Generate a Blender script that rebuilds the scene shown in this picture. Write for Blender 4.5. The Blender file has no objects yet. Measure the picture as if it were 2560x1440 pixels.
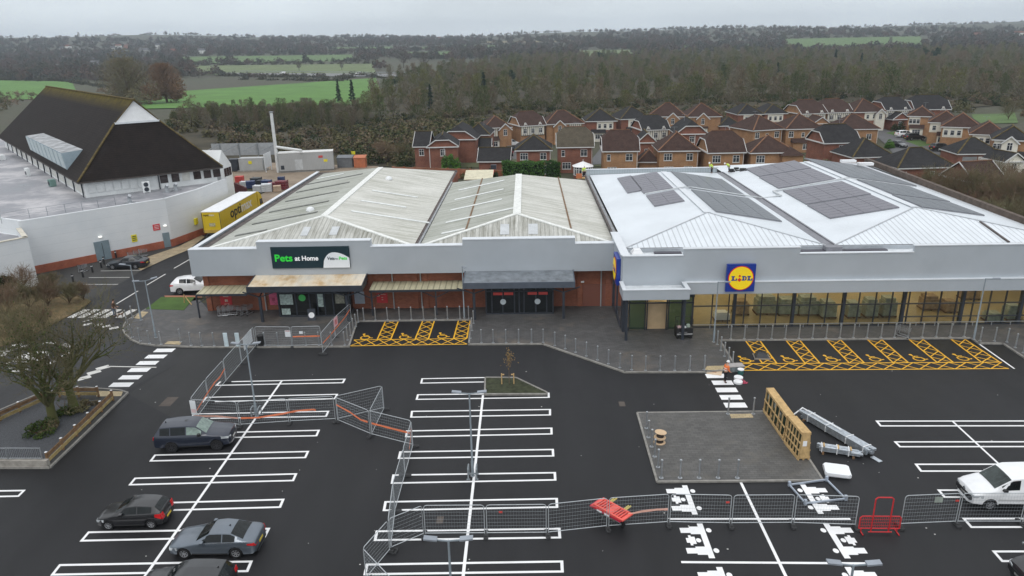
import bpy,bmesh,math,random
import numpy as np
from mathutils import Vector,Matrix
RND = random.Random(11)
SC = bpy.context.scene
COL = SC.collection.objects
ORD = ['first','second','third','fourth','fifth','sixth','seventh','eighth','ninth','tenth','eleventh','twelfth','thirteenth','fourteenth','fifteenth','sixteenth','seventeenth','eighteenth','nineteenth','twentieth']
# ------------------------ camera model (metres, car park plane z = 0)
CAM_H = 24.0
F_PX = 1800.0
def cam_axes():
    p,y,r = math.radians(18.68),math.radians(1.361),math.radians(-1.184)
    f = Vector((-math.sin(y)*math.cos(p),math.cos(y)*math.cos(p),-math.sin(p)))
    a = Vector((math.cos(y),math.sin(y),0));u = a.cross(f)
    return a*math.cos(r)+u*math.sin(r),u*math.cos(r)-a*math.sin(r),f
AX,AU,AF = cam_axes()
CAMP = Vector((0,0,CAM_H))
def ray(px,py): return AF + AX*((px-1280)/F_PX) - AU*((py-720)/F_PX)
def G(px,py,z=0.0):
    d = ray(px,py);t = (z-CAM_H)/d.z
    return Vector((d.x*t,d.y*t,z))
def GY(px,py,Y):
    d = ray(px,py);t = Y/d.y
    return Vector((d.x*t,Y,CAM_H+d.z*t))
def HP(px,py,p0,n):
    d = ray(px,py);n = Vector(n);t = (Vector(p0)-CAMP).dot(n)/d.dot(n)
    return CAMP + d*t
def terr(x,y):
    t = min(1.0,max(0.0,(y-480.0)/2200.0));s = t*t*(3-2*t)
    k = x/max(y,1.0)
    return s*(55 + 38*max(0.0,-k)**1.2 + 12*max(0.0,k) + 5*math.sin(x/260)+3*math.sin(x/97+1))
def GT(px,py):
    d = ray(px,py);lo = 60.0
    for i in range(900):
        t = lo + i*5.0
        p = CAMP + d*t
        if p.z <= terr(p.x,p.y): return Vector((p.x,p.y,terr(p.x,p.y)))
    return p
# ------------------------ object helpers
MW = {}
def tag(o,label=None,cat=None,group=None,kind=None):
    if label: o['label'] = label
    if cat: o['category'] = cat
    if group: o['group'] = group
    if kind: o['kind'] = kind
    return o
def thing(name,label,cat,loc=(0,0,0),rz=0.0,group=None):
    o = bpy.data.objects.new(name,None);COL.link(o)
    o.empty_display_size = 0.3
    o.location = loc;o.rotation_euler = (0,0,rz)
    MW[o.name] = Matrix.Translation(loc) @ Matrix.Rotation(rz,4,'Z')
    return tag(o,label,cat,group)
def rootm(o):
    while o.parent: o = o.parent
    return MW.get(o.name,Matrix())
def dup(root,loc,rz=0.0,label=None,group=None,scale=None):
    r = root.copy();COL.link(r);r.location = loc;r.rotation_euler = (0,0,rz)
    if scale: r.scale = scale if hasattr(scale,'__len__') else (scale,)*3
    if label: r['label'] = label
    if group: r['group'] = group
    for ch in list(root.children):
        c = ch.copy();COL.link(c);c.parent = r
        for g in list(ch.children):
            d = g.copy();COL.link(d);d.parent = c
    MW[r.name] = Matrix.Translation(loc) @ Matrix.Rotation(rz,4,'Z')
    return r
class MB:
    def __init__(s): s.v = [];s.f = [];s.m = []
    def poly(s,pts,m=0):
        n = len(s.v);s.v += [tuple(p) for p in pts];s.f.append(list(range(n,n+len(pts))));s.m.append(m)
    def box(s,a,b,m=0,T=None):
        x0,y0,z0 = a;x1,y1,z1 = b
        p = [(x0,y0,z0),(x1,y0,z0),(x1,y1,z0),(x0,y1,z0),(x0,y0,z1),(x1,y0,z1),(x1,y1,z1),(x0,y1,z1)]
        if T is not None: p = [T @ Vector(q) for q in p]
        n = len(s.v);s.v += [tuple(q) for q in p]
        for q in ((3,2,1,0),(4,5,6,7),(0,1,5,4),(1,2,6,5),(2,3,7,6),(3,0,4,7)):
            s.f.append([n+i for i in q]);s.m.append(m)
    def bar(s,p0,p1,w,h,m=0,up=(0,0,1)):
        p0 = Vector(p0);p1 = Vector(p1);d = (p1-p0);L = d.length
        if L < 1e-6: return
        d.normalize();up = Vector(up)
        if abs(d.dot(up)) > .99: up = Vector((1,0,0))
        sx = d.cross(up).normalized();sz = sx.cross(d).normalized()
        T = Matrix((( d.x,sx.x,sz.x,p0.x),(d.y,sx.y,sz.y,p0.y),(d.z,sx.z,sz.z,p0.z),(0,0,0,1)))
        s.box((0,-w/2,-h/2),(L,w/2,h/2),m,T)
    def prism(s,pts,z0,z1,m=0,bottom=True):
        n = len(pts)
        s.poly([(p[0],p[1],z1) for p in pts],m)
        if bottom: s.poly([(p[0],p[1],z0) for p in reversed(pts)],m)
        for i in range(n):
            a = pts[i];b = pts[(i+1)%n]
            s.poly([(a[0],a[1],z0),(b[0],b[1],z0),(b[0],b[1],z1),(a[0],a[1],z1)],m)
    def ext(s,pts,vec,m=0):
        vec = Vector(vec);P = [Vector(p) for p in pts];Q = [p+vec for p in P];n = len(P)
        s.poly(Q,m);s.poly(list(reversed(P)),m)
        for i in range(n):
            j = (i+1)%n;s.poly([P[i],P[j],Q[j],Q[i]],m)
    def tube(s,p0,p1,r0,r1=None,n=6,m=0,cap=True):
        if r1 is None: r1 = r0
        p0 = Vector(p0);p1 = Vector(p1);d = (p1-p0)
        if d.length < 1e-6: return
        d.normalize();a = d.orthogonal().normalized();b = d.cross(a)
        k = len(s.v)
        for P,r in ((p0,r0),(p1,r1)):
            for i in range(n):
                t = 2*math.pi*i/n;s.v.append(tuple(P + a*(r*math.cos(t)) + b*(r*math.sin(t))))
        for i in range(n):
            j = (i+1)%n;s.f.append([k+i,k+j,k+n+j,k+n+i]);s.m.append(m)
        if cap:
            s.f.append([k+i for i in reversed(range(n))]);s.m.append(m)
            s.f.append([k+n+i for i in range(n)]);s.m.append(m)
    def path(s,pts,r,n=6,m=0):
        for i in range(len(pts)-1): s.tube(pts[i],pts[i+1],r,r,n,m)
    def lathe(s,prof,c=(0,0,0),n=12,m=0,T=None):
        k = len(s.v);c = Vector(c)
        for r,z in prof:
            for i in range(n):
                t = 2*math.pi*i/n;q = Vector((r*math.cos(t),r*math.sin(t),z))
                if T is not None: q = T @ q
                s.v.append(tuple(c+q))
        for a in range(len(prof)-1):
            for i in range(n):
                j = (i+1)%n;s.f.append([k+a*n+i,k+a*n+j,k+(a+1)*n+j,k+(a+1)*n+i]);s.m.append(m)
        s.f.append([k+i for i in reversed(range(n))]);s.m.append(m)
        e = k+(len(prof)-1)*n;s.f.append([e+i for i in range(n)]);s.m.append(m)
    def build(s,name,mats,parent=None,smooth=None,world=True,fix=True):
        me = bpy.data.meshes.new(name)
        vs = s.v
        if parent is not None and world:
            Mi = rootm(parent).inverted();vs = [tuple(Mi @ Vector(p)) for p in vs]
        me.from_pydata(vs,[],s.f)
        if not isinstance(mats,(list,tuple)): mats = [mats]
        for mt in mats: me.materials.append(mt)
        if len(mats) > 1: me.polygons.foreach_set('material_index',s.m)
        if fix:
            bm = bmesh.new();bm.from_mesh(me);bmesh.ops.recalc_face_normals(bm,faces=bm.faces);bm.to_mesh(me);bm.free()
        if smooth:
            me.shade_smooth();me.set_sharp_from_angle(angle=math.radians(smooth))
        o = bpy.data.objects.new(name,me);COL.link(o)
        if parent is not None: o.parent = parent
        return o
def struct(name,mb,mats,**k): return tag(mb.build(name,mats,**k),kind='structure')
def solo(name,mb,mats,label,cat,group=None,loc=None,**k):
    if loc is None:
        a = np.array(mb.v);loc = (float(a[:,0].mean()),float(a[:,1].mean()),float(a[:,2].min()))
    mb.v = [(p[0]-loc[0],p[1]-loc[1],p[2]-loc[2]) for p in mb.v]
    o = mb.build(name,mats,None,**k);o.location = loc
    MW[o.name] = Matrix.Translation(loc)
    return tag(o,label,cat,group)
def text_mesh(txt,size,bold=0.0,depth=0.02,shear=0.0,spacing=1.0):
    cu = bpy.data.curves.new('lettering','FONT');cu.body = txt;cu.size = size;cu.offset = bold;cu.extrude = depth
    cu.shear = shear;cu.space_character = spacing;cu.resolution_u = 3
    o = bpy.data.objects.new('lettering',cu);COL.link(o)
    dg = bpy.context.evaluated_depsgraph_get();dg.update()
    me = bpy.data.meshes.new_from_object(o.evaluated_get(dg))
    bpy.data.objects.remove(o);bpy.data.curves.remove(cu)
    return me
def text_on(name,txt,origin,xdir,ydir,width,mat,parent,bold=0.0,depth=0.02,height=None,shear=0.0):
    me = text_mesh(txt,1.0,bold,0.02,shear)
    co = np.array([v.co[:] for v in me.vertices]);mn = co.min(0);mx = co.max(0)
    sx = width/(mx[0]-mn[0]);sy = sx if height is None else height/(mx[1]-mn[1])
    X = Vector(xdir).normalized();Y = Vector(ydir).normalized();N = X.cross(Y);O = Vector(origin)
    Mi = rootm(parent).inverted()
    for v in me.vertices:
        c = v.co;v.co = Mi @ (O + X*((c.x-mn[0])*sx) + Y*((c.y-mn[1])*sy) + N*(depth if c.z > 0 else 0.0))
    me.materials.clear();me.materials.append(mat)
    o = bpy.data.objects.new(name,me);COL.link(o);o.parent = parent
    return o
# ------------------------ materials
def new_mat(name):
    m = bpy.data.materials.new(name);m.use_nodes = True
    nt = m.node_tree;b = nt.nodes['Principled BSDF']
    return m,nt,b
def N(nt,t,**k):
    n = nt.nodes.new(t)
    for a,v in k.items():
        if a.startswith('i_'):
            key = a[2:];key = int(key) if key.isdigit() else key
            n.inputs[key].default_value = v
        else: setattr(n,a,v)
    return n
def c4(c): return (c[0],c[1],c[2],1.0)
def pos(nt,scale=(1,1,1),obj=False):
    if obj: src = N(nt,'ShaderNodeTexCoord').outputs['Object']
    else: src = N(nt,'ShaderNodeNewGeometry').outputs['Position']
    mp = N(nt,'ShaderNodeMapping');mp.inputs['Scale'].default_value = scale
    nt.links.new(src,mp.inputs['Vector']);return mp.outputs['Vector']
def noise(nt,vec,scale,detail=4,rough=.55):
    n = N(nt,'ShaderNodeTexNoise');n.inputs['Scale'].default_value = scale;n.inputs['Detail'].default_value = detail;n.inputs['Roughness'].default_value = rough
    nt.links.new(vec,n.inputs['Vector']);return n.outputs['Fac']
def ramp(nt,fac,stops):
    r = N(nt,'ShaderNodeValToRGB');e = r.color_ramp.elements
    while len(e) < len(stops): e.new(0.5)
    for i,(p,c) in enumerate(stops): e[i].position = p;e[i].color = c4(c) if hasattr(c,'__len__') else (c,c,c,1)
    nt.links.new(fac,r.inputs['Fac']);return r.outputs['Color']
def mix(nt,fac,a,b,mode='MIX'):
    n = N(nt,'ShaderNodeMix',data_type='RGBA',blend_type=mode)
    for inp,v in ((n.inputs[0],fac),(n.inputs[6],a),(n.inputs[7],b)):
        if hasattr(v,'is_linked') or hasattr(v,'links'): nt.links.new(v,inp)
        elif hasattr(v,'__len__'): inp.default_value = c4(v)
        else: inp.default_value = v
    return n.outputs[2]
def bump(nt,b,h,strength=.3,dist=.02):
    n = N(nt,'ShaderNodeBump');n.inputs['Strength'].default_value = strength;n.inputs['Distance'].default_value = dist
    nt.links.new(h,n.inputs['Height']);nt.links.new(n.outputs['Normal'],b.inputs['Normal'])
MATS = {}
def mat(name,col,rough=.6,metal=0.0,var=.15,scale=1.5,obj=False,coat=0.0,spec=None,emit=None,fine=0.0):
    if name in MATS: return MATS[name]
    m,nt,b = new_mat(name)
    b.inputs['Roughness'].default_value = rough;b.inputs['Metallic'].default_value = metal
    if coat: b.inputs['Coat Weight'].default_value = coat;b.inputs['Coat Roughness'].default_value = .05
    if spec is None and rough >= .7: spec = .2
    if spec is not None: b.inputs['Specular IOR Level'].default_value = spec
    v = pos(nt,obj=obj)
    f = noise(nt,v,scale,5,.6)
    lo = [c*(1-var) for c in col];hi = [min(1,c*(1+var)) for c in col]
    c = ramp(nt,f,[(.3,lo),(.7,hi)])
    if fine:
        f2 = noise(nt,v,60,2,.5);c = mix(nt,1.0,c,ramp(nt,f2,[(.3,1-fine),(.7,1+fine*.0+0.0)]),'MULTIPLY')
    nt.links.new(c,b.inputs['Base Color'])
    if emit:
        b.inputs['Emission Color'].default_value = c4(emit[0]);b.inputs['Emission Strength'].default_value = emit[1]
    MATS[name] = m
    return m
def m_asphalt(name,base,tint=(1,1,1),patch=.35,rough=.55):
    m,nt,b = new_mat(name)
    v = pos(nt)
    big = noise(nt,v,.06,6,.65)
    mid = noise(nt,pos(nt,(.9,.12,1)),.5,4,.6)
    sp = noise(nt,v,22,2,.7)
    c = ramp(nt,big,[(.3,[x*base*(1-patch) for x in tint]),(.72,[x*base*(1+patch) for x in tint])])
    c = mix(nt,.6,c,ramp(nt,mid,[(.3,.72),(.7,1.25)]),'MULTIPLY')
    c = mix(nt,.8,c,ramp(nt,sp,[(.25,.55),(.6,1.0),(.78,1.9)]),'MULTIPLY')
    vo = N(nt,'ShaderNodeTexVoronoi');vo.inputs['Scale'].default_value = .55;nt.links.new(v,vo.inputs['Vector'])
    fl = ramp(nt,vo.outputs['Distance'],[(.012,1.0),(.022,0.0)])
    lt = noise(nt,v,.31,1);fl2 = mix(nt,1.0,fl,ramp(nt,lt,[(.56,0.0),(.6,.8)]),'MULTIPLY')
    c = mix(nt,fl2,c,(.3,.3,.3))
    nt.links.new(c,b.inputs['Base Color'])
    r = ramp(nt,big,[(.35,rough-.12),(.65,rough+.12)]);nt.links.new(r,b.inputs['Roughness'])
    b.inputs['Specular IOR Level'].default_value = .22
    bump(nt,b,sp,.35,.01)
    return m
def m_paving(name,base,sx=.2,sy=.1,stain=(.16,.13,.10)):
    m,nt,b = new_mat(name)
    v = pos(nt)
    br = N(nt,'ShaderNodeTexBrick');br.inputs['Scale'].default_value = 1.0
    br.inputs['Brick Width'].default_value = .42;br.inputs['Row Height'].default_value = .21;br.inputs['Mortar Size'].default_value = .012
    br.inputs['Color1'].default_value = c4([x*.85 for x in base]);br.inputs['Color2'].default_value = c4([x*1.2 for x in base]);br.inputs['Mortar'].default_value = c4([x*.55 for x in base])
    nt.links.new(v,br.inputs['Vector'])
    st = noise(nt,v,.28,7,.7);big = noise(nt,v,.9,5,.65)
    c = mix(nt,ramp(nt,st,[(.54,0.0),(.72,.75)]),br.outputs['Color'],stain)
    c = mix(nt,.8,c,ramp(nt,big,[(.3,.72),(.7,1.2)]),'MULTIPLY')
    nt.links.new(c,b.inputs['Base Color']);b.inputs['Roughness'].default_value = .6
    return m
def m_brick(name,c1,c2,mortar,obj=False):
    m,nt,b = new_mat(name)
    v = pos(nt,obj=obj)
    s = N(nt,'ShaderNodeSeparateXYZ');nt.links.new(v,s.inputs[0])
    ad = N(nt,'ShaderNodeMath',operation='ADD');nt.links.new(s.outputs[0],ad.inputs[0]);nt.links.new(s.outputs[1],ad.inputs[1])
    cb = N(nt,'ShaderNodeCombineXYZ');nt.links.new(ad.outputs[0],cb.inputs[0]);nt.links.new(s.outputs[2],cb.inputs[1])
    br = N(nt,'ShaderNodeTexBrick');br.inputs['Scale'].default_value = 1.0
    br.inputs['Brick Width'].default_value = .225;br.inputs['Row Height'].default_value = .075;br.inputs['Mortar Size'].default_value = .008
    br.inputs['Color1'].default_value = c4(c1);br.inputs['Color2'].default_value = c4(c2);br.inputs['Mortar'].default_value = c4(mortar)
    nt.links.new(cb.outputs[0],br.inputs['Vector'])
    f = noise(nt,v,.7,6,.65)
    c = mix(nt,.9,br.outputs['Color'],ramp(nt,f,[(.3,.72),(.7,1.2)]),'MULTIPLY')
    nt.links.new(c,b.inputs['Base Color']);b.inputs['Roughness'].default_value = .85;b.inputs['Specular IOR Level'].default_value = .2
    return m
def m_tiles(name,base,moss=None,row=.33,obj=True,lich=.1):
    m,nt,b = new_mat(name)
    v = pos(nt,obj=obj)
    s = N(nt,'ShaderNodeSeparateXYZ');nt.links.new(v,s.inputs[0])
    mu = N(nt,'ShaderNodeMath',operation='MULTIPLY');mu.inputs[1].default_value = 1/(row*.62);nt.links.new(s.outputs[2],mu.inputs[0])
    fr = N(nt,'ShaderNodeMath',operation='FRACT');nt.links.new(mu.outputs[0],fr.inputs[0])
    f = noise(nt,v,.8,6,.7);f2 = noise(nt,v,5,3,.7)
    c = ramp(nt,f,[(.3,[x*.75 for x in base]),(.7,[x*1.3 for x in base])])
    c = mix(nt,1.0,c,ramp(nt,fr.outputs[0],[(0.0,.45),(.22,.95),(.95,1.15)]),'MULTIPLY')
    c = mix(nt,.7,c,ramp(nt,f2,[(.3,.7),(.7,1.3)]),'MULTIPLY')
    if lich:
        c = mix(nt,ramp(nt,noise(nt,v,1.7,6,.75),[(.6,0.0),(.75,lich*3)]),c,(.10,.095,.07))
    if moss:
        z0,z1,ncol = moss
        zz = N(nt,'ShaderNodeMapRange');zz.inputs[1].default_value = z0;zz.inputs[2].default_value = z1
        nt.links.new(s.outputs[2],zz.inputs[0])
        mm = N(nt,'ShaderNodeMath',operation='MULTIPLY');nt.links.new(zz.outputs[0],mm.inputs[0]);nt.links.new(ramp(nt,noise(nt,v,.9,6,.75),[(.3,0.2),(.6,1.0)]),mm.inputs[1])
        c = mix(nt,mm.outputs[0],c,ncol)
    nt.links.new(c,b.inputs['Base Color']);b.inputs['Roughness'].default_value = .85;b.inputs['Specular IOR Level'].default_value = .15
    bump(nt,b,fr.outputs[0],.5,.03)
    return m
def m_sheet(name,base,axis,period,rib=.35,dirt=None,dirtcol=(.2,.2,.15),rough=.5,metal=0.0,amt=.8,fine=.5):
    m,nt,b = new_mat(name)
    v = pos(nt)
    s = N(nt,'ShaderNodeSeparateXYZ');nt.links.new(v,s.inputs[0])
    mu = N(nt,'ShaderNodeMath',operation='MULTIPLY');mu.inputs[1].default_value = 1/period;nt.links.new(s.outputs[axis],mu.inputs[0])
    fr = N(nt,'ShaderNodeMath',operation='PINGPONG');fr.inputs[1].default_value = .5;nt.links.new(mu.outputs[0],fr.inputs[0])
    r = ramp(nt,fr.outputs[0],[(.0,1-rib),(.16,1.0),(.5,1.0)])
    f = noise(nt,v,.25,6,.65)
    c = ramp(nt,f,[(.3,[x*.9 for x in base]),(.7,[min(1,x*1.06) for x in base])])
    c = mix(nt,1.0,c,r,'MULTIPLY')
    if dirt:
        sc = [.18,.18,.18];sc[axis] = 2.2
        st = noise(nt,pos(nt,tuple(sc)),1.0,6,.7)
        st2 = noise(nt,v,.12,5,.6)
        mm = mix(nt,1.0,ramp(nt,st,[(.36,0.0),(.60,1.0)]),ramp(nt,st2,[(.3,.25),(.65,1.0)]),'MULTIPLY')
        mm = mix(nt,1.0,mm,(amt,)*3,'MULTIPLY')
        c = mix(nt,mm,c,dirtcol)
        c = mix(nt,fine,c,ramp(nt,noise(nt,v,3.5,4,.7),[(.3,.8),(.7,1.1)]),'MULTIPLY')
    nt.links.new(c,b.inputs['Base Color']);b.inputs['Roughness'].default_value = rough;b.inputs['Metallic'].default_value = metal
    bump(nt,b,fr.outputs[0],.4,.04)
    return m
def m_glass(name,tint=(.8,.85,.82),rough=.02,ior=1.5,op=0.0,opcol=(.02,.03,.03)):
    m,nt,b = new_mat(name);nt.nodes.remove(b)
    out = nt.nodes['Material Output']
    tr = N(nt,'ShaderNodeBsdfTransparent');tr.inputs[0].default_value = c4(tint)
    gl = N(nt,'ShaderNodeBsdfGlossy');gl.inputs['Roughness'].default_value = rough;gl.inputs[0].default_value = (.95,.97,1,1)
    di = N(nt,'ShaderNodeBsdfDiffuse');di.inputs[0].default_value = c4(opcol)
    fr = N(nt,'ShaderNodeFresnel');fr.inputs[0].default_value = ior
    wv = noise(nt,pos(nt),.4,2)
    m1 = N(nt,'ShaderNodeMixShader');m1.inputs[0].default_value = op
    nt.links.new(tr.outputs[0],m1.inputs[1]);nt.links.new(di.outputs[0],m1.inputs[2])
    m2 = N(nt,'ShaderNodeMixShader');nt.links.new(fr.outputs[0],m2.inputs[0]);nt.links.new(m1.outputs[0],m2.inputs[1]);nt.links.new(gl.outputs[0],m2.inputs[2])
    bp = N(nt,'ShaderNodeBump');bp.inputs['Strength'].default_value = .03;bp.inputs['Distance'].default_value = .02
    nt.links.new(wv,bp.inputs['Height']);nt.links.new(bp.outputs[0],gl.inputs['Normal'])
    nt.links.new(m2.outputs[0],out.inputs['Surface'])
    return m
def m_twig(name,c1,c2,scale=.35):
    m,nt,b = new_mat(name)
    v = pos(nt);f = noise(nt,v,scale,4,.6)
    oi = N(nt,'ShaderNodeObjectInfo')
    c = ramp(nt,f,[(.3,c1),(.7,c2)])
    c = mix(nt,.5,c,ramp(nt,oi.outputs['Random'],[(0,.75),(1,1.25)]),'MULTIPLY')
    nt.links.new(c,b.inputs['Base Color']);b.inputs['Roughness'].default_value = .9;b.inputs['Specular IOR Level'].default_value = .15
    return m
def m_paint(name,col,wear=.25):
    m,nt,b = new_mat(name)
    v = pos(nt);f = noise(nt,v,14,5,.75);g = noise(nt,v,.6,4,.6)
    c = mix(nt,ramp(nt,f,[(.60,0.0),(.76,wear*2)]),col,[x*.35 for x in col])
    c = mix(nt,.8,c,ramp(nt,g,[(.3,.86),(.7,1.05)]),'MULTIPLY')
    nt.links.new(c,b.inputs['Base Color']);b.inputs['Roughness'].default_value = .55
    return m
asphalt = m_asphalt('asphalt new',.020,(1,1,1.08))
asphalt_old = m_asphalt('asphalt worn',.055,(1,.98,.94),.22,.7)
asphalt_bay = m_asphalt('asphalt bay',.018,(1,1,1.05),.2,.6)
paving = m_paving('dark block paving',(.075,.073,.072))
pad_paving = m_paving('grey block paving',(.088,.085,.08),stain=(.12,.108,.088))
kerb_m = mat('concrete kerb',(.25,.24,.22),.85,var=.25,scale=2.5)
conc = mat('concrete',(.30,.28,.25),.9,var=.25,scale=1.2)
white_p = m_paint('white road paint',(.82,.82,.82))
white_old = m_paint('worn white road paint',(.62,.61,.58),.5)
yellow_p = m_paint('yellow road paint',(.78,.42,.02),.3)
tactile_m = m_paving('buff tactile paving',(.42,.33,.19),stain=(.3,.25,.16))
steel = mat('galvanised steel',(.42,.44,.46),.42,.75,var=.2,scale=6,obj=True)
steel_d = mat('weathered galvanised steel',(.30,.33,.35),.5,.6,var=.25,scale=5,obj=True)
grey_pole = mat('grey painted pole',(.24,.28,.31),.5,.1,obj=True)
anth = mat('anthracite metal',(.035,.042,.055),.45,.2,var=.2,obj=True)
black_pl = mat('black plastic',(.015,.015,.016),.5,var=.3,obj=True)
rubber = mat('black rubber',(.02,.02,.021),.8,var=.3,scale=4,obj=True)
white_pl = mat('white plastic',(.8,.81,.82),.4,var=.04,obj=True)
timber = mat('pale timber',(.50,.34,.16),.8,var=.25,scale=3,obj=True)
timber_d = mat('brown timber',(.20,.12,.065),.85,var=.35,scale=3)
red_pl = mat('red plastic',(.62,.035,.035),.45,var=.15,obj=True)
# ======================== GROUND, ROADS, MARKINGS
def ground_material():
    m,nt,b = new_mat('ground earth and grass')
    v = pos(nt);f = noise(nt,v,.02,8,.65);g = noise(nt,v,.35,5,.65)
    c = ramp(nt,f,[(.35,(.062,.056,.036)),(.55,(.058,.060,.032)),(.7,(.062,.078,.034))])
    c = mix(nt,.7,c,ramp(nt,g,[(.3,.65),(.7,1.25)]),'MULTIPLY')
    nt.links.new(c,b.inputs['Base Color']);b.inputs['Roughness'].default_value = 1.0
    return m
mb = MB()
ys = [-60,20,90,160,230,300,380,460] + [500+60*i for i in range(40)] + [3000,3600,4300,5200]
xs = sorted([-6200,-5000,-4200] + [-3600+150*i for i in range(49)] + [4200,5000,6200])
nx = len(xs)
for y in ys:
    for x in xs: mb.v.append((x,y,terr(x,y)-.12))
for j in range(len(ys)-1):
    for i in range(nx-1):
        k = j*nx+i;mb.f.append([k,k+1,k+nx+1,k+nx]);mb.m.append(0)
struct('ground',mb,ground_material(),fix=False)
def m_field(name,col,sc=.05):
    m,nt,b = new_mat(name);v = pos(nt)
    c = ramp(nt,noise(nt,v,sc,6,.6),[(.3,[x*.8 for x in col]),(.7,[x*1.2 for x in col])])
    c = mix(nt,.5,c,ramp(nt,noise(nt,pos(nt,(.02,.3,.3)),1.0,3),[(.3,.85),(.7,1.12)]),'MULTIPLY')
    nt.links.new(c,b.inputs['Base Color']);b.inputs['Roughness'].default_value = 1.0
    return m
f_bright = m_field('bright winter wheat',(.085,.19,.032))
f_green = m_field('pasture green',(.085,.145,.04));f_dull = m_field('dull pasture',(.12,.155,.06));f_tan = m_field('stubble',(.20,.17,.09))
def field(name,q,m,lift=.25,nu=14,nv=6):
    mb = MB()
    for j in range(nv+1):
        for i in range(nu+1):
            a,c = i/nu,j/nv
            x = (q[0][0]*(1-a)+q[1][0]*a)*(1-c)+(q[3][0]*(1-a)+q[2][0]*a)*c
            y = (q[0][1]*(1-a)+q[1][1]*a)*(1-c)+(q[3][1]*(1-a)+q[2][1]*a)*c
            p = GT(x,y);mb.v.append((p.x,p.y,terr(p.x,p.y)+lift))
    for j in range(nv):
        for i in range(nu):
            k = j*(nu+1)+i;mb.f.append([k,k+1,k+nu+2,k+nu+1]);mb.m.append(0)
    return struct(name,mb,m,fix=False)
field('field',[(-90,200),(180,205),(200,250),(-90,250)],f_bright)
field('field',[(350,236),(940,196),(960,262),(350,274)],f_bright)
field('field',[(450,143),(880,137),(890,153),(450,160)],f_green)
field('field',[(480,165),(930,160),(940,184),(480,188)],f_dull)
field('field',[(1955,98),(2300,91),(2310,119),(1975,125)],f_green)
field('field',[(830,119),(1240,113),(1240,121),(830,127)],f_green)
field('field',[(1440,127),(1580,125),(1590,149),(1450,152)],f_dull)
field('field',[(1700,112),(1950,106),(1950,111),(1700,118)],f_green)
field('field',[(1200,104),(1500,100),(1500,104),(1200,108)],f_tan)
field('field',[(2350,96),(2560,90),(2560,97),(2350,103)],f_green)
field('field',[(1000,131),(1130,129),(1130,139),(1000,142)],f_green)
field('lawn',[(2428,290),(2535,283),(2545,309),(2440,318)],f_green,lift=.05)
field('motorway',[(560,183),(1120,187),(1120,195),(560,190)],mat('pale motorway surface',(.19,.19,.19),.8),lift=.5,nv=2)
def flat(mb,px,z=0.0,m=0): mb.poly([G(x,y,z) for x,y in px],m)
def lineG(mb,p,q,w,z,m=0):
    p = Vector((p[0],p[1]));q = Vector((q[0],q[1]));d = (q-p)
    if d.length < 1e-5: return
    n = Vector((-d.y,d.x)).normalized()*(w/2)
    mb.poly([(p.x-n.x,p.y-n.y,z),(q.x-n.x,q.y-n.y,z),(q.x+n.x,q.y+n.y,z),(p.x+n.x,p.y+n.y,z)],m)
def linep(mb,a,b,w,z,m=0): lineG(mb,G(a[0],a[1],0),G(b[0],b[1],0),w,z,m)
mb = MB()
mb.poly([(-80,4,0),(80,4,0),(80,66,0),(-28,66,0),(-34,68,0),(-36,82,0),(-36,118,0),(-44.3,118,0),(-44.5,95.6,0),(-46,90,0),(-57,78.3,0),(-80,60,0)])
struct('car_park',mb,asphalt)
mb = MB()
flat(mb,[(60,690),(94,684),(240,656),(367,630),(446,613),(423,640),(355,675),(325,694),(295,712),(263,728),(228,753),(150,760)],.004)
struct('side_parking',mb,asphalt_old)
mb = MB();flat(mb,[(-60,872),(60,850),(190,782),(300,800),(330,852),(430,872),(450,905),(300,985),(215,971),(150,975),(90,990),(-60,1050)],.004)
struct('link_road',mb,m_asphalt('asphalt link road',.034,(1,1,1.04),.2,.6))
mb = MB();flat(mb,[(430,872),(640,872),(560,970),(470,1040),(440,1050),(320,985),(450,905)],.004)
struct('repaired_surface',mb,m_asphalt('asphalt lighter patch',.033,(1,1,1.0),.2,.6))
mb = MB();flat(mb,[(360,645),(446,616),(503,588),(512,592),(470,625),(420,645),(352,676),(340,668)],.06)
struct('footpath',mb,m_paving('buff footpath',(.34,.27,.17),stain=(.2,.17,.12)))
m,nt,b = new_mat('rough verge');v = pos(nt)
c = ramp(nt,noise(nt,v,.9,7,.7),[(.3,(.05,.05,.02)),(.5,(.13,.09,.04)),(.7,(.20,.14,.07))]);nt.links.new(c,b.inputs['Base Color']);b.inputs['Roughness'].default_value = 1
verge_m = m
mb = MB();mb.prism([G(x,y,.1) for x,y in [(-80,690),(60,692),(150,735),(190,735),(228,752),(195,776),(150,800),(90,830),(0,866),(-80,900)]],.006,.1)
struct('verge',mb,verge_m)
PV = [(365,772),(337,788),(318,800),(310,810),(307,822),(312,833),(328,848),(350,857.5),(390,862.5),(503,866.7),(640,866.5),(872,865),(893,801.5),(1178,798),(1172,859.5),(1357,858.5),(1562,929),(1765,928.5),(1842,921),(1800,849.5),(2428,843.5),(2447,857),(2508,857.5),(2562,893),(2640,945)]
PVW = [G(x,y,.12) for x,y in PV]
back = [(60,40),(60,59.6),(8.3,59.6),(8.3,65.4),(-31.3,65.4),(-33.3,68.2)]
mb = MB();mb.prism([(p.x,p.y) for p in PVW]+back,.006,.12)
struct('pavement',mb,paving)
mb = MB()
for a,c in zip(PVW[:-1],PVW[1:]):
    d = (c-a).normalized();mb.bar(Vector((a.x,a.y,.066))-d*.06,Vector((c.x,c.y,.066))+d*.06,.14,.125)
struct('kerb',mb,kerb_m)
mb = MB()
for q in ([(334,795),(352,778),(371,780),(352,797)],[(411,860),(420,853),(455,853),(450,861.5)],[(1760,925),(1768,915),(1812,914),(1806,925)]):
    mb.poly([G(x,y,.128) for x,y in q])
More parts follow.
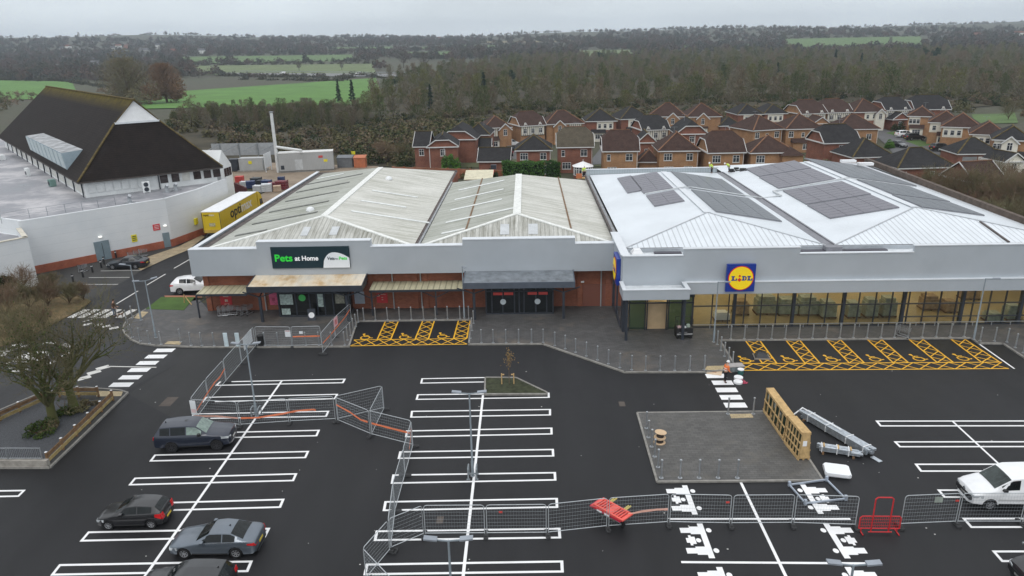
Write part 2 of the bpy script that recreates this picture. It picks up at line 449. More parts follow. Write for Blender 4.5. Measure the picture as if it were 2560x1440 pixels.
struct('tactile_paving',mb,tactile_m)
grass_m = m_field('mown grass',(.060,.115,.022),.9)
mb = MB();mb.prism([G(x,y,.14) for x,y in [(365,772),(403,742.5),(487,743),(460,775)]],.10,.15)
struct('grass',mb,grass_m)
mb = MB();mb.prism([G(x,y,.17) for x,y in [(411,739.5),(505,739.5),(505,742.5),(412,742.5)]],.10,.2)
struct('edging',mb,mat('brick edging',(.36,.17,.11),.9))
PADP = [(1593,1031),(1945,1027),(2057,1199),(1643,1203)]
PADW = [G(x,y,.1) for x,y in PADP]
mb = MB();mb.prism([(p.x,p.y) for p in PADW],.006,.1);struct('paved_island',mb,pad_paving)
mb = MB()
for i in range(4):
    a,c = PADW[i],PADW[(i+1)%4];mb.bar((a.x,a.y,.055),(c.x,c.y,.055),.13,.105)
struct('island_kerb',mb,kerb_m)
mb = MB();mb.poly([G(x,y,.108) for x,y in [(1824,1035),(1879,1034),(1884,1044),(1828,1045.5)]]);struct('island_tactile_paving',mb,tactile_m)
# ---- white markings
mb = MB();Z = .008;W = .145
def hairpin(pts,closeR=True,closeL=True):
    g = [G(x,y) for x,y in pts]
    lineG(mb,g[0],g[2],W,Z);lineG(mb,g[1],g[3],W,Z)
    for k,a,c in ((closeL,g[0],g[1]),(closeR,g[2],g[3])):
        if k:
            d = (a-c).normalized()*(W/2-.002);lineG(mb,a+d,c-d,W,Z+.001)
LB = [((550,955),(541,963.5),(862,948),(857,957)),((516,993.5),(507,1005),(843,986),(837,997)),((487,1035),(473,1047),(820.8,1028.5),(815,1041)),((443,1084),(430,1097),(797,1076),(791,1089.5)),
 ((388,1138),(377,1152.5),(770,1129),(763,1144)),((338,1196),(325,1212),(740,1185),(732.7,1201.5)),((281,1261),(266,1280),(708,1249),(700,1268)),((222,1331),(204,1352),(671.7,1322),(661.7,1342)),((150,1413),(131,1437),(628,1404),(618,1428))]
MBR = [((1055.6,947),(1053,958),(1212,944),(1210,955)),((1045,987),(1041.6,998.6),(1371.5,983),(1372,993.6)),((1030,1028.6),(1028,1043),(1375,1024),(1375,1037.5)),((1017.5,1077.6),(1015.6,1092),(1378.5,1070.6),(1379,1085)),
 ((1001,1130),(997,1146),(1382,1124),(1383,1140)),((983.7,1188),(980,1208),(1387,1182),(1388,1200)),((964,1255),(960,1276),(1391.7,1247),(1392.5,1268)),((942.5,1328.5),(937.8,1350.6),(1398,1322),(1399.5,1344)),((917.6,1411.7),(912.5,1436),(1404.5,1404),(1405.7,1429))]
for q in LB: hairpin(q)
for i,q in enumerate(MBR): hairpin(q,closeR=i > 0)
for xl,y0,xb,y1 in ((2192,1053,2202,1065),(2238,1105,2250,1117),(2290,1161,2303,1178),(2347,1225.7,2361.5,1243),(2410,1297,2428.5,1318),(2484.7,1379,2505.8,1403)):
    hairpin(((xl,y0),(xb,y1),(2700,y0-.5),(2700,y1-.5)))
hairpin(((-150,1230),(-165,1245),(60,1226.5),(46,1240.5)))
linep(mb,(704,953),(300,1530),.155,Z+.002);linep(mb,(1207.5,988),(1147,1540),.155,Z+.002)
linep(mb,(1851,1204),(2012,1540),.155,Z+.002);linep(mb,(2382,1054),(2498,1161),.13,Z+.002)
linep(mb,(1670,1297.5),(2126,1297.5),.15,Z);linep(mb,(1703,1405.5),(2202,1409),.15,Z)
struct('parking_markings',mb,white_p)
mb = MB()
def block(cx,cy,w,h,ang=0.0,z=.009):
    p = G(cx,cy);c,s = math.cos(ang),math.sin(ang)
    mb.poly([(p.x+a*c-b*s,p.y+a*s+b*c,z) for a,b in ((-w/2,-h/2),(w/2,-h/2),(w/2,h/2),(-w/2,h/2))])
for x,y in ((411,876),(390,891.5),(369,907.5),(348,925),(326,943.5),(303,962)): block(x,y,1.62,.74)
for x,y in ((1790,940),(1806.5,957),(1816.5,975),(1827.5,993.5),(1838.5,1013)): block(x,y,1.5,.72)
struct('zebra_crossings',mb,white_p);mb = MB()
for x,y in ((197,784),(222,784),(250,784),(277,784),(316,784)): block(x,y,.72,2.3,-.15)
for x,y in ((218,811),(246,812),(265,816),(285,820)): block(x,y,.75,.5,.6)
block(228,799,.15,1.5,-.7)
for x,y in ((156,970),(210,945),(235,931),(257,919.5)): block(x,y,.95,.62,.75)
linep(mb,(268,916),(391,918.5),.14,.009)
for a,c in (((435,671),(476,647.5)),((366.7,713),(414,685)),((291,760),(345,727.5))): linep(mb,a,c,.16,.009)
for a,c in (((252,677.5),(355,676)),((222,694),(324,693.5)),((192,711),(295,711))): linep(mb,a,c,.12,.009)
p = G(78,893);n = 20
mb.poly([(p.x+1.3*math.cos(2*math.pi*i/n),p.y+1.3*math.sin(2*math.pi*i/n),.009) for i in range(n)])
pc = G(72,892)
for k in range(9):
    a0 = k*2*math.pi/9;q = []
    for r,s in ((2.75,1),(3.15,-1)):
        for i in range(4):
            a = a0 + (i if s > 0 else 3-i)*.4/3;q.append((pc.x+r*math.cos(a),pc.y+r*math.sin(a),.009))
    mb.poly(q)
mb.poly([G(x,y,.009) for x,y in [(8,912),(24,903),(25,910),(19,914)]]);mb.poly([G(x,y,.009) for x,y in [(14,913),(19,914),(26,919),(37,920),(24,922)]])
for x,y in ((4,877),(20,877),(3,888),(40,863)): block(x,y,.8,.5,.5)
struct('road_markings',mb,white_old)
# ---- yellow accessible bays
mb = MB();Z = .009
def L2(a,b,w=.12,z=Z): linep(mb,a,b,w,z)
def lerp(a,b,t): return (a[0]+(b[0]-a[0])*t,a[1]+(b[1]-a[1])*t)
def hatch_quad(tl,tr,br,bl,n,k):
    L2(tl,bl);L2(tr,br)
    for i in range(n):
        a0,a1 = i/n,(i+1)/n
        L2(lerp(tl,bl,a0),lerp(tr,br,a1),.09,Z+.001);L2(lerp(tr,br,a0),lerp(tl,bl,a1),.09,Z+.002)
def wheelchair(cx,cy,s=1.0,flip=1):
    p = G(cx,cy)
    def P(u,v): return (p.x+u*s*flip,p.y+v*s)
    def seg(pts,w=.15):
        for i in range(len(pts)-1): lineG(mb,P(*pts[i]),P(*pts[i+1]),w,Z)
    mb.poly([(*P(-.38+.14*math.cos(t*math.pi/5),.62+.14*math.sin(t*math.pi/5)),Z) for t in range(10)])
    seg([(-.36,.5),(-.26,.06),(.18,.06),(.38,-.34),(.6,-.27)],.13);seg([(-.32,.3),(.1,.3)],.11)
    arc = [(-.1+.42*math.cos(a),-.2+.42*math.sin(a)) for a in [math.radians(x) for x in (140,175,210,245,280,315,340)]]
    seg(arc,.12)
hatch_quad((885,850),(874,865),(1168,860.5),(1166.5,846.5),9,0)
mb2 = mb
for tl,tr,br,bl in (((965,800.5),(997,800),(977,848),(943,849)),((1058,799.5),(1087,799),(1071,847),(1038,847.5)),((1147,798),(1176,797.5),(1167,846),(1134,846.5))): hatch_quad(tl,tr,br,bl,4,0)
for x,y in ((917,842),(1014,840.5),(1109,839)): wheelchair(x,y,.95)
hatch_quad((1838,909.5),(1853,926),(2522,921.5),(2504,905.5),15,0)
T = [(1863,1899),(1964.5,1999),(2067,2101.5),(2169,2205),(2273,2308),(2378,2413)]
Bm = [(1906,1942),(2012.5,2049.5),(2123,2161),(2233,2271),(2343,2384),(2454,2500)]
for i in range(6):
    yt = 850.8-.4*i;yb = 908.4-.5*i
    hatch_quad((T[i][0],yt),(T[i][1],yt),(Bm[i][1],yb),(Bm[i][0],yb),4,0)
for x,y in ((1865,899),(1973,898),(2080,896.5),(2188,895.5),(2297,894.5),(2407,893.5)): wheelchair(x,y,.95)
struct('accessible_bay_markings',mb,yellow_p)
mb = MB();linep(mb,(2444,857.5),(2536,922),.13,.012);struct('bay_end_line',mb,white_p)
# ---- family bay symbols: two adults, a child between, joined arms
mb = MB()
def family(cx,cy,flip=1,s=1.0):
    p = G(cx,cy)
    def R(u0,v0,u1,v1,z=.009): mb.poly([(p.x+u*s*flip,p.y+v*s,z) for u,v in ((u0,v0),(u1,v0),(u1,v1),(u0,v1))])
    def C(u,v,r): mb.poly([(p.x+(u+r*math.cos(t*math.pi/8))*s*flip,p.y+(v+r*1.25*math.sin(t*math.pi/8))*s,.009) for t in range(16)])
    for c in (.85,-.85):
        R(-.95,c-.22,-.42,c+.22);R(-.42,c-.33,.1,c+.33);C(.63,c,.15)
    R(.1,-1.45,.42,1.45)
    R(-.78,-.2,-.5,.2);R(-.5,-.3,-.28,.3,.0095);R(-.62,-.42,-.48,.42,.010);C(-.12,0,.14)
family(1713,1249,1,.93);family(1752,1351,1,.93);family(1803,1468,1,.93);family(2040,1247,-1,.93);family(2103,1351,-1,.93);family(2163,1468,-1,.93)
struct('family_bay_symbols',mb,white_p)
# ---- drain covers
mb = MB()
for x,y,s in ((422,1004,.7),(1555,1010,.35),(1100,1300,.3)):
    p = G(x,y);mb.box((p.x-s*.6,p.y-s,.004),(p.x+s*.6,p.y+s,.008))
struct('drain_covers',mb,mat('rusty iron cover',(.10,.085,.075),.8))
# ======================== THE RETAIL BUILDINGS
brick = m_brick('shop brick',(.23,.065,.036),(.30,.095,.05),(.24,.15,.11))
clad = mat('grey cladding',(.42,.455,.49),.48,.15,var=.05,scale=.4)
clad_w = mat('pale cladding capping',(.66,.69,.72),.45,.1,var=.06)
gutter_m = mat('dark gutter',(.10,.085,.08),.7,var=.35,scale=1.2)
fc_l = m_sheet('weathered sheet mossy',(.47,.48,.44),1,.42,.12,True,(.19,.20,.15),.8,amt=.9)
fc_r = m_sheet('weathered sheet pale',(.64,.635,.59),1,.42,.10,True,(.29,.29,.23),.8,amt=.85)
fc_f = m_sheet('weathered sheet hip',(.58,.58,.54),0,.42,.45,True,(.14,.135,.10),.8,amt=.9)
rl_d = mat('grimy rooflight',(.15,.155,.14),.6,var=.35,scale=2);rl_g = mat('grey rooflight',(.50,.52,.53),.5,var=.12);rl_w = mat('pale rooflight',(.66,.68,.66),.5,var=.15)
ridge_w = mat('ridge capping',(.72,.73,.70),.7,var=.15,scale=3)
store_glass = m_glass('shopfront glass',(.78,.82,.78),.03,1.5,.12,(.03,.04,.04))
dark_glass = m_glass('dark door glass',(.35,.38,.38),.03,1.55,.45,(.012,.014,.015))
inter_dark = mat('shop interior',(.10,.075,.055),.8,var=.5,scale=.8)
can_top = None
def m_canopy():
    m,nt,b = new_mat('stained canopy sheet');v = pos(nt)
    a = noise(nt,v,.55,6,.65);e = noise(nt,pos(nt,(2.2,.3,1)),1.2,5,.7)
    c = ramp(nt,a,[(.35,(.62,.58,.50)),(.52,(.62,.52,.38)),(.68,(.45,.28,.12))])
    c = mix(nt,.7,c,ramp(nt,e,[(.3,.75),(.7,1.2)]),'MULTIPLY')
    nt.links.new(c,b.inputs['Base Color']);b.inputs['Roughness'].default_value = .7;return m
can_stain = m_canopy()
can_grey = mat('grey lead canopy',(.17,.19,.21),.6,var=.35,scale=1.3)
yel_sheet = m_sheet('yellowed corrugated sheet',(.58,.54,.37),0,.55,.6,True,(.12,.10,.06),.6,amt=.5)
lit_white = mat('illuminated white',(.8,.8,.8),.4,var=.0,emit=((1,1,1),.25))
def hip(parent,x0,x1,y0,y1,ze,zr,run,mats,yb=None):
    xm = (x0+x1)/2;A = (xm,y0+run,zr);B = (xm,y1-run,zr)
    mb = MB()
    mb.poly([(x0,y0,ze),A,B,(x0,y1,ze)][::-1],0);mb.poly([(x1,y0,ze),(x1,y1,ze),B,A],1)
    mb.poly([(x0,y0,ze),(x1,y0,ze),A],2);mb.poly([(x1,y1,ze),(x0,y1,ze),B],2)
    o = mb.build('roof',list(mats),parent,fix=False)
    return A,B,o
def slopes(x0,x1,ze,zr):
    xm = (x0+x1)/2;r = zr-ze;h = xm-x0
    return ((x0,0,ze),(-r,0,h)),((x1,0,ze),(r,0,h))
def strip_on(name,parent,a,b,plane,w,mat_,lift=.05):
    p = HP(a[0],a[1],*plane);q = HP(b[0],b[1],*plane);q.y = p.y = (p.y+q.y)/2
    n = Vector(plane[1]).normalized();mb = MB();mb.bar(p+n*lift,q+n*lift,w,.06,up=n)
    return mb.build(name,mat_,parent)
# ------------------------ unit one: the pet shop
U1 = thing('retail_unit','long brick retail unit with mossy pitched roof, grey fascia and rust stained entrance canopy','shop building',(-20.6,65,0))
mb = MB()
mb.box((-31,65,0),(-10.35,107.4,6.1))
for x in (-30.8,-25.6,-15.0,-10.8): mb.box((x-.25,64.88,0),(x+.25,65.0,4.0))
mb.build('wall',brick,U1)
mb = MB()
for x0,x1,zt in ((-31.55,-25.1,6.5),(-25.1,-14.5,7.15),(-14.5,-10.3,6.55)):
    mb.box((x0,63.9,3.95),(x1,64.6,zt));mb.box((x0,63.86,zt),(x1,64.66,zt+.07),1)
mb.box((-31.6,64.6,5.1),(-31.35,107.8,6.4));mb.box((-31.66,64.66,6.4),(-31.2,107.8,6.46),1)
mb.build('fascia',[clad,clad_w],U1)
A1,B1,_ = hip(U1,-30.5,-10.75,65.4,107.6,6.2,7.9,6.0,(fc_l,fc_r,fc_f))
pl1 = slopes(-30.5,-10.75,6.2,7.9)
mb = MB();mb.bar(A1,B1,.7,.12)
for e,a in (((-30.5,65.4,6.2),A1),((-10.75,65.4,6.2),A1)): mb.bar(e,a,.42,.1)
mb.build('ridge_capping',ridge_w,U1)
mb = MB();mb.box((-31.2,64.7,6.0),(-30.5,107.8,6.22));mb.box((-31.2,107.5,5.9),(-10.4,107.9,6.3));mb.box((-30.5,64.66,6.05),(-10.5,65.3,6.16));mb.box((-10.72,64.7,6.0),(-10.4,107.6,6.16));mb.build('gutter',gutter_m,U1)
q = lambda x,y: (x/2.667+460,y/2.667+380)
for a,b in (((345,560),(550,522)),((455,485),(890,400)),((575,400),(960,332)),((680,330),(1030,265)),((755,268),(1100,205)),((830,210),(1180,155))):
    strip_on('rooflight',U1,q(*a),q(*b),pl1[0],.5,rl_d)
for a,b in (((1250,262),(1560,300)),((1180,325),(1480,372)),((1110,400),(1640,470))):
    strip_on('rooflight',U1,q(*a),q(*b),pl1[1],.5,rl_w)
strip_on('rooflight',U1,q(890,178),q(1060,150),pl1[0],.6,rl_w)
fp = ((0,65.4,6.2),(0,-1.7,6.0))
def hip_light(parent,px0,py0,px1,py1,plane):
    a = HP(px0,py0,*plane);b = HP(px1,py1,*plane);n = Vector(plane[1]).normalized()*.05
    mb = MB();mb.ext([Vector((a.x,a.y,a.z)),Vector((b.x,a.y,a.z)),Vector((b.x,b.y,b.z)),Vector((a.x,b.y,b.z))],n);mb.build('rooflight',rl_g,parent)
hip_light(U1,750,590,778,568,fp);hip_light(U1,822,588,850,567,fp)
for x,y,pl in ((776,527,0),(972,449,1)):
    p = HP(x,y,*pl1[pl]);mb = MB();mb.lathe([(.45,0),(.45,.1),(.38,.3),(.2,.42),(.02,.46)],p,14);mb.build('roof_vent',mat('white vent cowl',(.75,.77,.78),.35,var=.06),U1,smooth=50)
YC = 61.5
def canopy(parent,pl,pr,bl,br,topm,bandm):
    a = GY(*pl,YC);b = GY(*pr,YC);z1 = (a.z+b.z)/2
    mb = MB();x0,x1 = a.x,b.x
    mb.poly([(x0,YC,z1+.5),(x1,YC,z1+.5),(x1,63.88,z1+.9),(x0,63.88,z1+.9)]);mb.build('canopy_sheet',topm,parent)
    mb = MB();mb.box((x0-.06,YC-.08,z1),(x1+.06,YC,z1+.56))
    for x in (x0-.06,x1-.02):
        mb.ext([(x,YC,z1),(x,63.88,z1+.35),(x,63.88,z1+.95),(x,YC,z1+.56)],(.08,0,0))
    mb.box((x0,YC,z1+.02),(x1,63.88,z1+.06));mb.build('canopy_frame',bandm,parent)
    return x0,x1,z1
x0,x1,zc = canopy(U1,(619,733),(905,727),0,0,can_stain,anth)
def ypost(parent,x,y,z,name='canopy_post'):
    mb = MB();mb.box((x-.11,y-.11,.12),(x+.11,y+.11,z-.5))
    for s in (-1,1): mb.bar((x,y,z-.55),(x+s*1.5,y,z-.02),.09,.09)
    mb.bar((x,y,z-.55),(x,y+1.4,z-.02),.09,.09);mb.build(name,anth,parent)
ypost(U1,-24.6,61.75,zc);ypost(U1,-16.6,61.75,zc)
def lowcanopy(parent,x0,x1,zf,zb,y0=62.9):
    mb = MB();mb.poly([(x0,y0,zf),(x1,y0,zf),(x1,64.98,zb),(x0,64.98,zb)]);mb.build('side_canopy',yel_sheet,parent)
    mb = MB();mb.box((x0,y0-.07,zf-.2),(x1,y0+.02,zf-.02));mb.box((x0,64.8,zb-.12),(x1,64.96,zb-.02))
    mb.build('side_canopy_rail',anth,parent)
a = GY(490,737,62.9);b = GY(614,732,62.9);lowcanopy(U1,a.x,b.x+.1,a.z+.05,a.z+.22)
mb = MB();mb.box((-31.1,62.95,.12),(-30.98,63.07,a.z-.1));mb.bar((-31,63,a.z-.9),(-29.6,63,a.z-.1),.07,.07);mb.build('canopy_post',anth,U1)
def lobby(parent,x0,x1,zt,bays,y0=63.05):
    mb = MB();mb.box((x0+.1,64.3,.12),(x1-.1,64.95,zt-.1));mb.build('lobby_interior',inter_dark,parent)
    mb = MB()
    for x in bays: mb.box((x-.06,y0-.05,.12),(x+.06,y0+.07,zt))
    mb.box((x0,y0-.06,zt-.22),(x1,y0+.08,zt));mb.box((x0,y0-.06,.12),(x1,y0+.08,.24));mb.box((x0,y0-.05,zt*.72),(x1,y0+.07,zt*.72+.09))
    for x in (x0,x1-.1): mb.box((x,y0,.12),(x+.1,64.95,.24));mb.box((x,64.0,.12),(x+.1,64.1,zt))
    mb.box((x0,y0,zt-.02),(x1,64.98,zt+.08));mb.build('lobby_frame',anth,parent)
    mb = MB();mb.poly([(x0+.05,y0,.2),(x1-.05,y0,.2),(x1-.05,y0,zt-.1),(x0+.05,y0,zt-.1)])
    for x in (x0+.05,x1-.05): mb.poly([(x,y0,.2),(x,64.95,.2),(x,64.95,zt-.1),(x,y0,zt-.1)])
    mb.build('lobby_glass',dark_glass,parent)
e0,e1 = -23.45,-16.85
lobby(U1,e0,e1,3.3,(e0+.06,e0+1.7,e0+3.0,e0+3.7,e0+4.4,e0+5.2,e1-.06))
def panel(parent,name,x0,x1,z0,z1,y,m,t=.03):
    mb = MB();mb.box((x0,y-t,z0),(x1,y,z1));return mb.build(name,m,parent)
dec = mat('pale window sticker',(.34,.42,.40),.5,var=.5,scale=5);decg = mat('green window disc',(.06,.42,.10),.5)
panel(U1,'window_sticker',e0+.25,e0+1.45,1.35,2.35,63.0,dec);panel(U1,'window_sticker',e0+.3,e0+1.1,.35,.95,63.0,dec);panel(U1,'window_sticker',e0+3.8,e0+4.3,1.1,2.35,63.0,dec);panel(U1,'window_sticker',e0+5.45,e1-.3,1.4,2.3,63.0,mat('dim window sticker',(.2,.2,.16),.5,var=.6,scale=5))
mb = MB();mb.lathe([(.33,0),(.33,.03)],(0,0,0),20,T=Matrix.Rotation(math.pi/2,4,'X'));
for i,v in enumerate(mb.v): mb.v[i] = (v[0]+e0+2.35,v[1]+62.99,v[2]+2.0)
mb.build('window_disc',decg,U1)
for x in (-25.3,-12.9):
    mb = MB();mb.tube((x,64.8,.12),(x,64.8,4.0),.06,n=8);mb.build('downpipe',mat('grey downpipe',(.33,.34,.35),.5),U1)
p = G(781,799,.12);t = thing('pavement_sign','black pavement sign with a white roundel before the glass doors','sign',p,.1)
mb = MB();mb.ext([(-.35,-.25,0),(.35,-.25,0),(.35,.0,1.05),(-.35,.0,1.05)],(0,.05,0));mb.build('sign_panel',anth,t,world=False)
mb = MB();mb.lathe([(.27,0),(.27,.02)],(0,0,0),18,T=Matrix.Translation((0,-.16,.5)) @ Matrix.Rotation(math.pi/2-.23,4,'X'));mb.build('sign_roundel',white_pl,t,world=False)
# ------------------------ unit two: vacant
U2 = thing('retail_unit','vacant brick retail unit with pale streaked roof, plain grey fascia and blue grey canopy','shop building',(-1.2,65,0))
mb = MB();mb.box((-10.34,65,0),(8.05,98.0,6.1))
for x in (-9.8,-5.6,4.9,7.6): mb.box((x-.25,64.88,0),(x+.25,65.0,4.0))
mb.build('wall',brick,U2)
mb = MB()
for x0,x1,zt in ((-10.3,-6.0,6.55),(-6.0,4.35,7.1),(4.35,8.0,6.55)):
    mb.box((x0,63.92,3.95),(x1,64.6,zt));mb.box((x0,63.88,zt),(x1,64.66,zt+.07),1)
mb.build('fascia',[clad,clad_w],U2)
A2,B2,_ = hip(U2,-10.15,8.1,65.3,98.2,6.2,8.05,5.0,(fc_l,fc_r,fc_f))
pl2 = slopes(-10.15,8.1,6.2,8.05)
mb = MB();mb.bar(A2,B2,.8,.12)
for e in ((-10.15,65.3,6.2),(8.1,65.3,6.2)): mb.bar(e,A2,.42,.1)
mb.build('ridge_capping',ridge_w,U2)
mb = MB();mb.box((-10.39,64.7,6.0),(-10.2,98.3,6.3));mb.box((-10.2,64.66,6.05),(8.1,65.25,6.16));mb.build('gutter',mat('grey lead gutter',(.26,.27,.28),.6,var=.3),U2)
q = lambda x,y: (x/2.667+1000,y/2.667+380)
for a,b in (((395,250),(695,198)),((368,315),(690,255)),((340,385),(680,322)),((310,465),(775,380)),((278,545),(435,515))):
    strip_on('rooflight',U2,q(*a),q(*b),pl2[0],.55,rl_w)
for pl,a,b in ((0,(440,520),(535,180)),(1,(1140,510),(1062,170))):
    p = HP(*q(*a),*pl2[pl]);r = HP(*q(*b),*pl2[pl]);r.x = p.x;r.z = p.z;mb = MB();mb.bar(p+Vector((0,0,.04)),r+Vector((0,0,.04)),.16,.05);mb.build('sheet_lap',mat('rusty lap',(.20,.13,.08),.9,var=.4),U2)
fp2 = ((0,65.3,6.2),(0,-1.85,5.0))
hip_light(U2,1250,587,1273,561,fp2);hip_light(U2,1321,586,1344,560,fp2)
x0,x1,zc2 = canopy(U2,(1159,722.5),(1436,718),0,0,can_grey,mat('slate blue canopy band',(.075,.09,.115),.5))
ypost(U2,-4.95,61.75,zc2);ypost(U2,3.2,61.75,zc2)
a = GY(912,727,62.9);b = GY(1157,722,62.9);lowcanopy(U2,-14.75,-6.1,a.z+.05,a.z+.22)
for x in (-14.6,-8.6):
    mb = MB();mb.box((x-.06,62.95,.12),(x+.06,63.07,a.z-.1))
    for s in (-1,1): mb.bar((x,63,a.z-.8),(x+s*1.4,63,a.z-.1),.07,.07)
    mb.build('canopy_post',anth,U2)
v0,v1 = -4.0,2.35
lobby(U2,v0,v1,3.2,(v0+.06,v0+.6,v0+1.6,v0+2.7,v0+3.15,v0+3.6,v0+4.7,v0+5.7,v1-.06))
mb = MB();mb.box((v0+.15,63.25,.24),(v1-.15,63.3,3.0));mb.build('blanking_board',mat('blue grey door board',(.035,.055,.075),.6,var=.3),U2)
redp = mat('red notice',(.55,.06,.05),.6,var=.1)
for x in (v0+.75,v0+1.75,v0+3.95,v0+4.95): panel(U2,'door_notice',x,x+.85,2.02,2.28,63.0,redp)
for x in (v0+1.65,v0+4.85):
    mb = MB();mb.lathe([(.21,0),(.27,.0),(.27,.03),(.21,.03)],(0,0,0),18,T=Matrix.Rotation(math.pi/2,4,'X'))
    mb.v = [(p[0]+x,p[1]+63.0,p[2]+1.35) for p in mb.v];mb.build('door_roundel',mat('pale roundel',(.5,.55,.58),.5),U2)
for x in (-10.2,6.9):
    mb = MB();mb.tube((x,64.8,.12),(x,64.8,4.0),.06,n=8);mb.build('downpipe',MATS['grey downpipe'],U2)
mb = MB();mb.box((5.0,64.86,2.5),(5.3,64.99,2.65));mb.build('bulkhead_light',white_pl,U2)
mb = MB();mb.box((5.2,64.9,.12),(8.0,64.98,2.3));mb.build('shutter_door',m_sheet('brick red shutter',(.20,.07,.045),2,.12,.25),U2)
# ------------------------ unit three: the new supermarket
U3 = thing('supermarket_building','new supermarket with white metal roof, solar panels and full width glass front','supermarket',(28,59.2,0))
w_l = m_sheet('white standing seam',(.66,.70,.735),1,.5,.06,None,rough=.35)
w_f = m_sheet('white standing seam hip',(.67,.71,.745),0,.52,.40,None,rough=.35)
XR = 50.0
mb = MB();mb.box((8.2,65.5,0),(8.45,100.6,6.3));mb.box((8.2,100.4,0),(27,100.7,6.3));mb.box((27,105.6,0),(XR,105.9,6.3));mb.box((XR-.3,59.5,0),(XR,105.9,6.3))
mb.build('wall',mat('supermarket wall',(.36,.37,.38),.6),U3)
mb = MB();mb.box((8.5,59.3,.06),(XR-.4,98,.125));mb.build('floor',mat('tan shop floor',(.40,.31,.15),.35,var=.08),U3)
mb = MB();mb.box((8.5,84,.13),(XR-.4,84.2,4.4));mb.build('back_wall',mat('cream inner wall',(.62,.50,.32),.8),U3)
mb = MB();mb.box((8.5,59.6,4.4),(XR-.4,84,4.5));mb.build('ceiling',mat('white inner ceiling',(.7,.68,.62),.8),U3)
mb = MB()
for k in range(9):
    for r in range(4): mb.box((11+k*4.3,60.2+r*5.2,4.3),(11.25+k*4.3,64.2+r*5.2,4.36))
mb.build('ceiling_light',mat('lit ceiling tube',(1,.95,.85),.5,var=0,emit=((1,.86,.60),9)),U3)
mb = MB()
for x0,x1,zt in ((8.0,13.05,6.93),(13.05,22.75,7.5),(22.75,32.15,6.95),(32.15,XR,7.5)):
    mb.box((x0,58.3,4.6),(x1,58.55,zt));mb.box((x0-.04,58.24,zt),(x1,58.62,zt+.08),1)
mb.box((13.3,58.0,3.6),(XR,58.5,4.62));mb.box((13.3,57.96,4.62),(XR,58.3,4.68),1)
mb.box((7.9,58.55,4.0),(8.12,65.6,6.93));mb.box((7.86,58.6,6.93),(8.6,66.5,7.0),1);mb.box((8.0,58.3,3.75),(13.3,58.5,4.6))
mb.box((XR-.25,58.55,3.6),(XR,66,7.5))
mb.build('fascia',[clad,clad_w],U3)
mb = MB();mb.box((8.12,58.6,6.05),(XR,62.3,6.15));mb.build('flat_gutter',mat('gutter deck',(.62,.65,.67),.5,var=.2),U3)
mb = MB();mb.box((8.6,62.2,6.15),(XR,62.4,6.5));mb.build('eaves_upstand',mat('grey upstand',(.40,.43,.46),.55,var=.15),U3)
A3,B3,_ = hip(U3,8.8,26.5,62.35,100.2,6.55,8.05,7.1,(w_l,w_l,w_f));pl3 = slopes(8.8,26.5,6.55,8.05)
A4,B4,_ = hip(U3,27.3,48.6,62.35,106.3,6.55,8.15,7.6,(w_l,w_l,w_f));pl4 = slopes(27.3,48.6,6.55,8.15)
mb = MB();mb.box((26.4,62.0,6.3),(27.4,101,6.5));mb.box((26.35,62.0,6.3),(26.5,101,6.6));mb.box((27.3,62.0,6.3),(27.45,101,6.6));mb.box((26.2,61.4,6.2),(27.6,62.2,6.62));mb.build('valley_gutter',mat('zinc valley',(.19,.19,.21),.5,var=.2),U3)
mb = MB();mb.box((8.15,66.2,5.9),(8.7,100.5,6.35));mb.build('side_gutter',MATS['grey lead gutter'],U3)
mb = MB();mb.box((8.1,66.2,6.35),(8.26,100.5,6.62));mb.build('side_capping',gutter_m,U3)
hipl = mat('hip trim',(.42,.44,.46),.5)
mb = MB()
for e,a in (((8.8,62.35,6.55),A3),((26.5,62.35,6.55),A3),((27.3,62.35,6.55),A4),((48.6,62.35,6.55),A4)): mb.bar(Vector(e)+Vector((0,0,.03)),Vector(a)+Vector((0,0,.03)),.12,.06)
mb.build('hip_trim',hipl,U3)
for A_,B_ in ((A3,B3),(A4,B4)):
    mb = MB();mb.bar(Vector(A_)+Vector((0,0,.04)),Vector(B_)+Vector((0,0,.04)),.7,.05);mb.build('ridge_trim',clad_w,U3)
p = GY(1474,428,100.5);r = GY(1792,416,100.5)
mb = MB();mb.box((8.3,100.5,6.3),(26.4,100.66,(p.z+r.z)/2));mb.box((8.2,100.4,(p.z+r.z)/2),(26.6,100.76,(p.z+r.z)/2+.1),1);mb.build('rear_parapet',[m_sheet('parapet cladding',(.42,.47,.50),0,.35,.2),clad_w],U3)
a = G(2165,401,6.9);b = G(2700,607,6.9);mb = MB();mb.bar(a,b,.5,.7);mb.build('side_parapet',mat('brown parapet',(.11,.085,.07),.8,var=.3),U3)
p = HP(2450,555,(48.6,62.35,6.55),(0,-1.6,7.6));mb = MB();mb.bar((p.x,p.y,p.z+.05),(p.x+.2,62.3,6.62),.2,.08);mb.build('roof_pipe',gutter_m,U3)
SX = [14.35];
for x in (1777,1818.5,1858,1900,1939.5,1981,2022,2064,2107,2145,2187,2228,2271,2311,2351,2393,2436,2477.6,2517.5,2558,2600): SX.append(G(x,822).x)
thick = [G(x,822).x for x in (1833,1981,2107,2259,2409,2560)]
mb = MB()
for x in SX: mb.box((x-.035,59.12,.1),(x+.035,59.26,3.62))
for x in thick: mb.box((x-.11,59.05,.1),(x+.11,59.4,3.62))
mb.box((14.3,59.1,.1),(XR-.4,59.28,.2));mb.box((14.3,59.1,2.05),(XR-.4,59.26,2.13));mb.box((14.3,59.1,3.5),(XR-.4,59.26,3.62))
mb.box((thick[3],59.1,.85),(XR-.4,59.26,.92));mb.build('mullions',anth,U3)
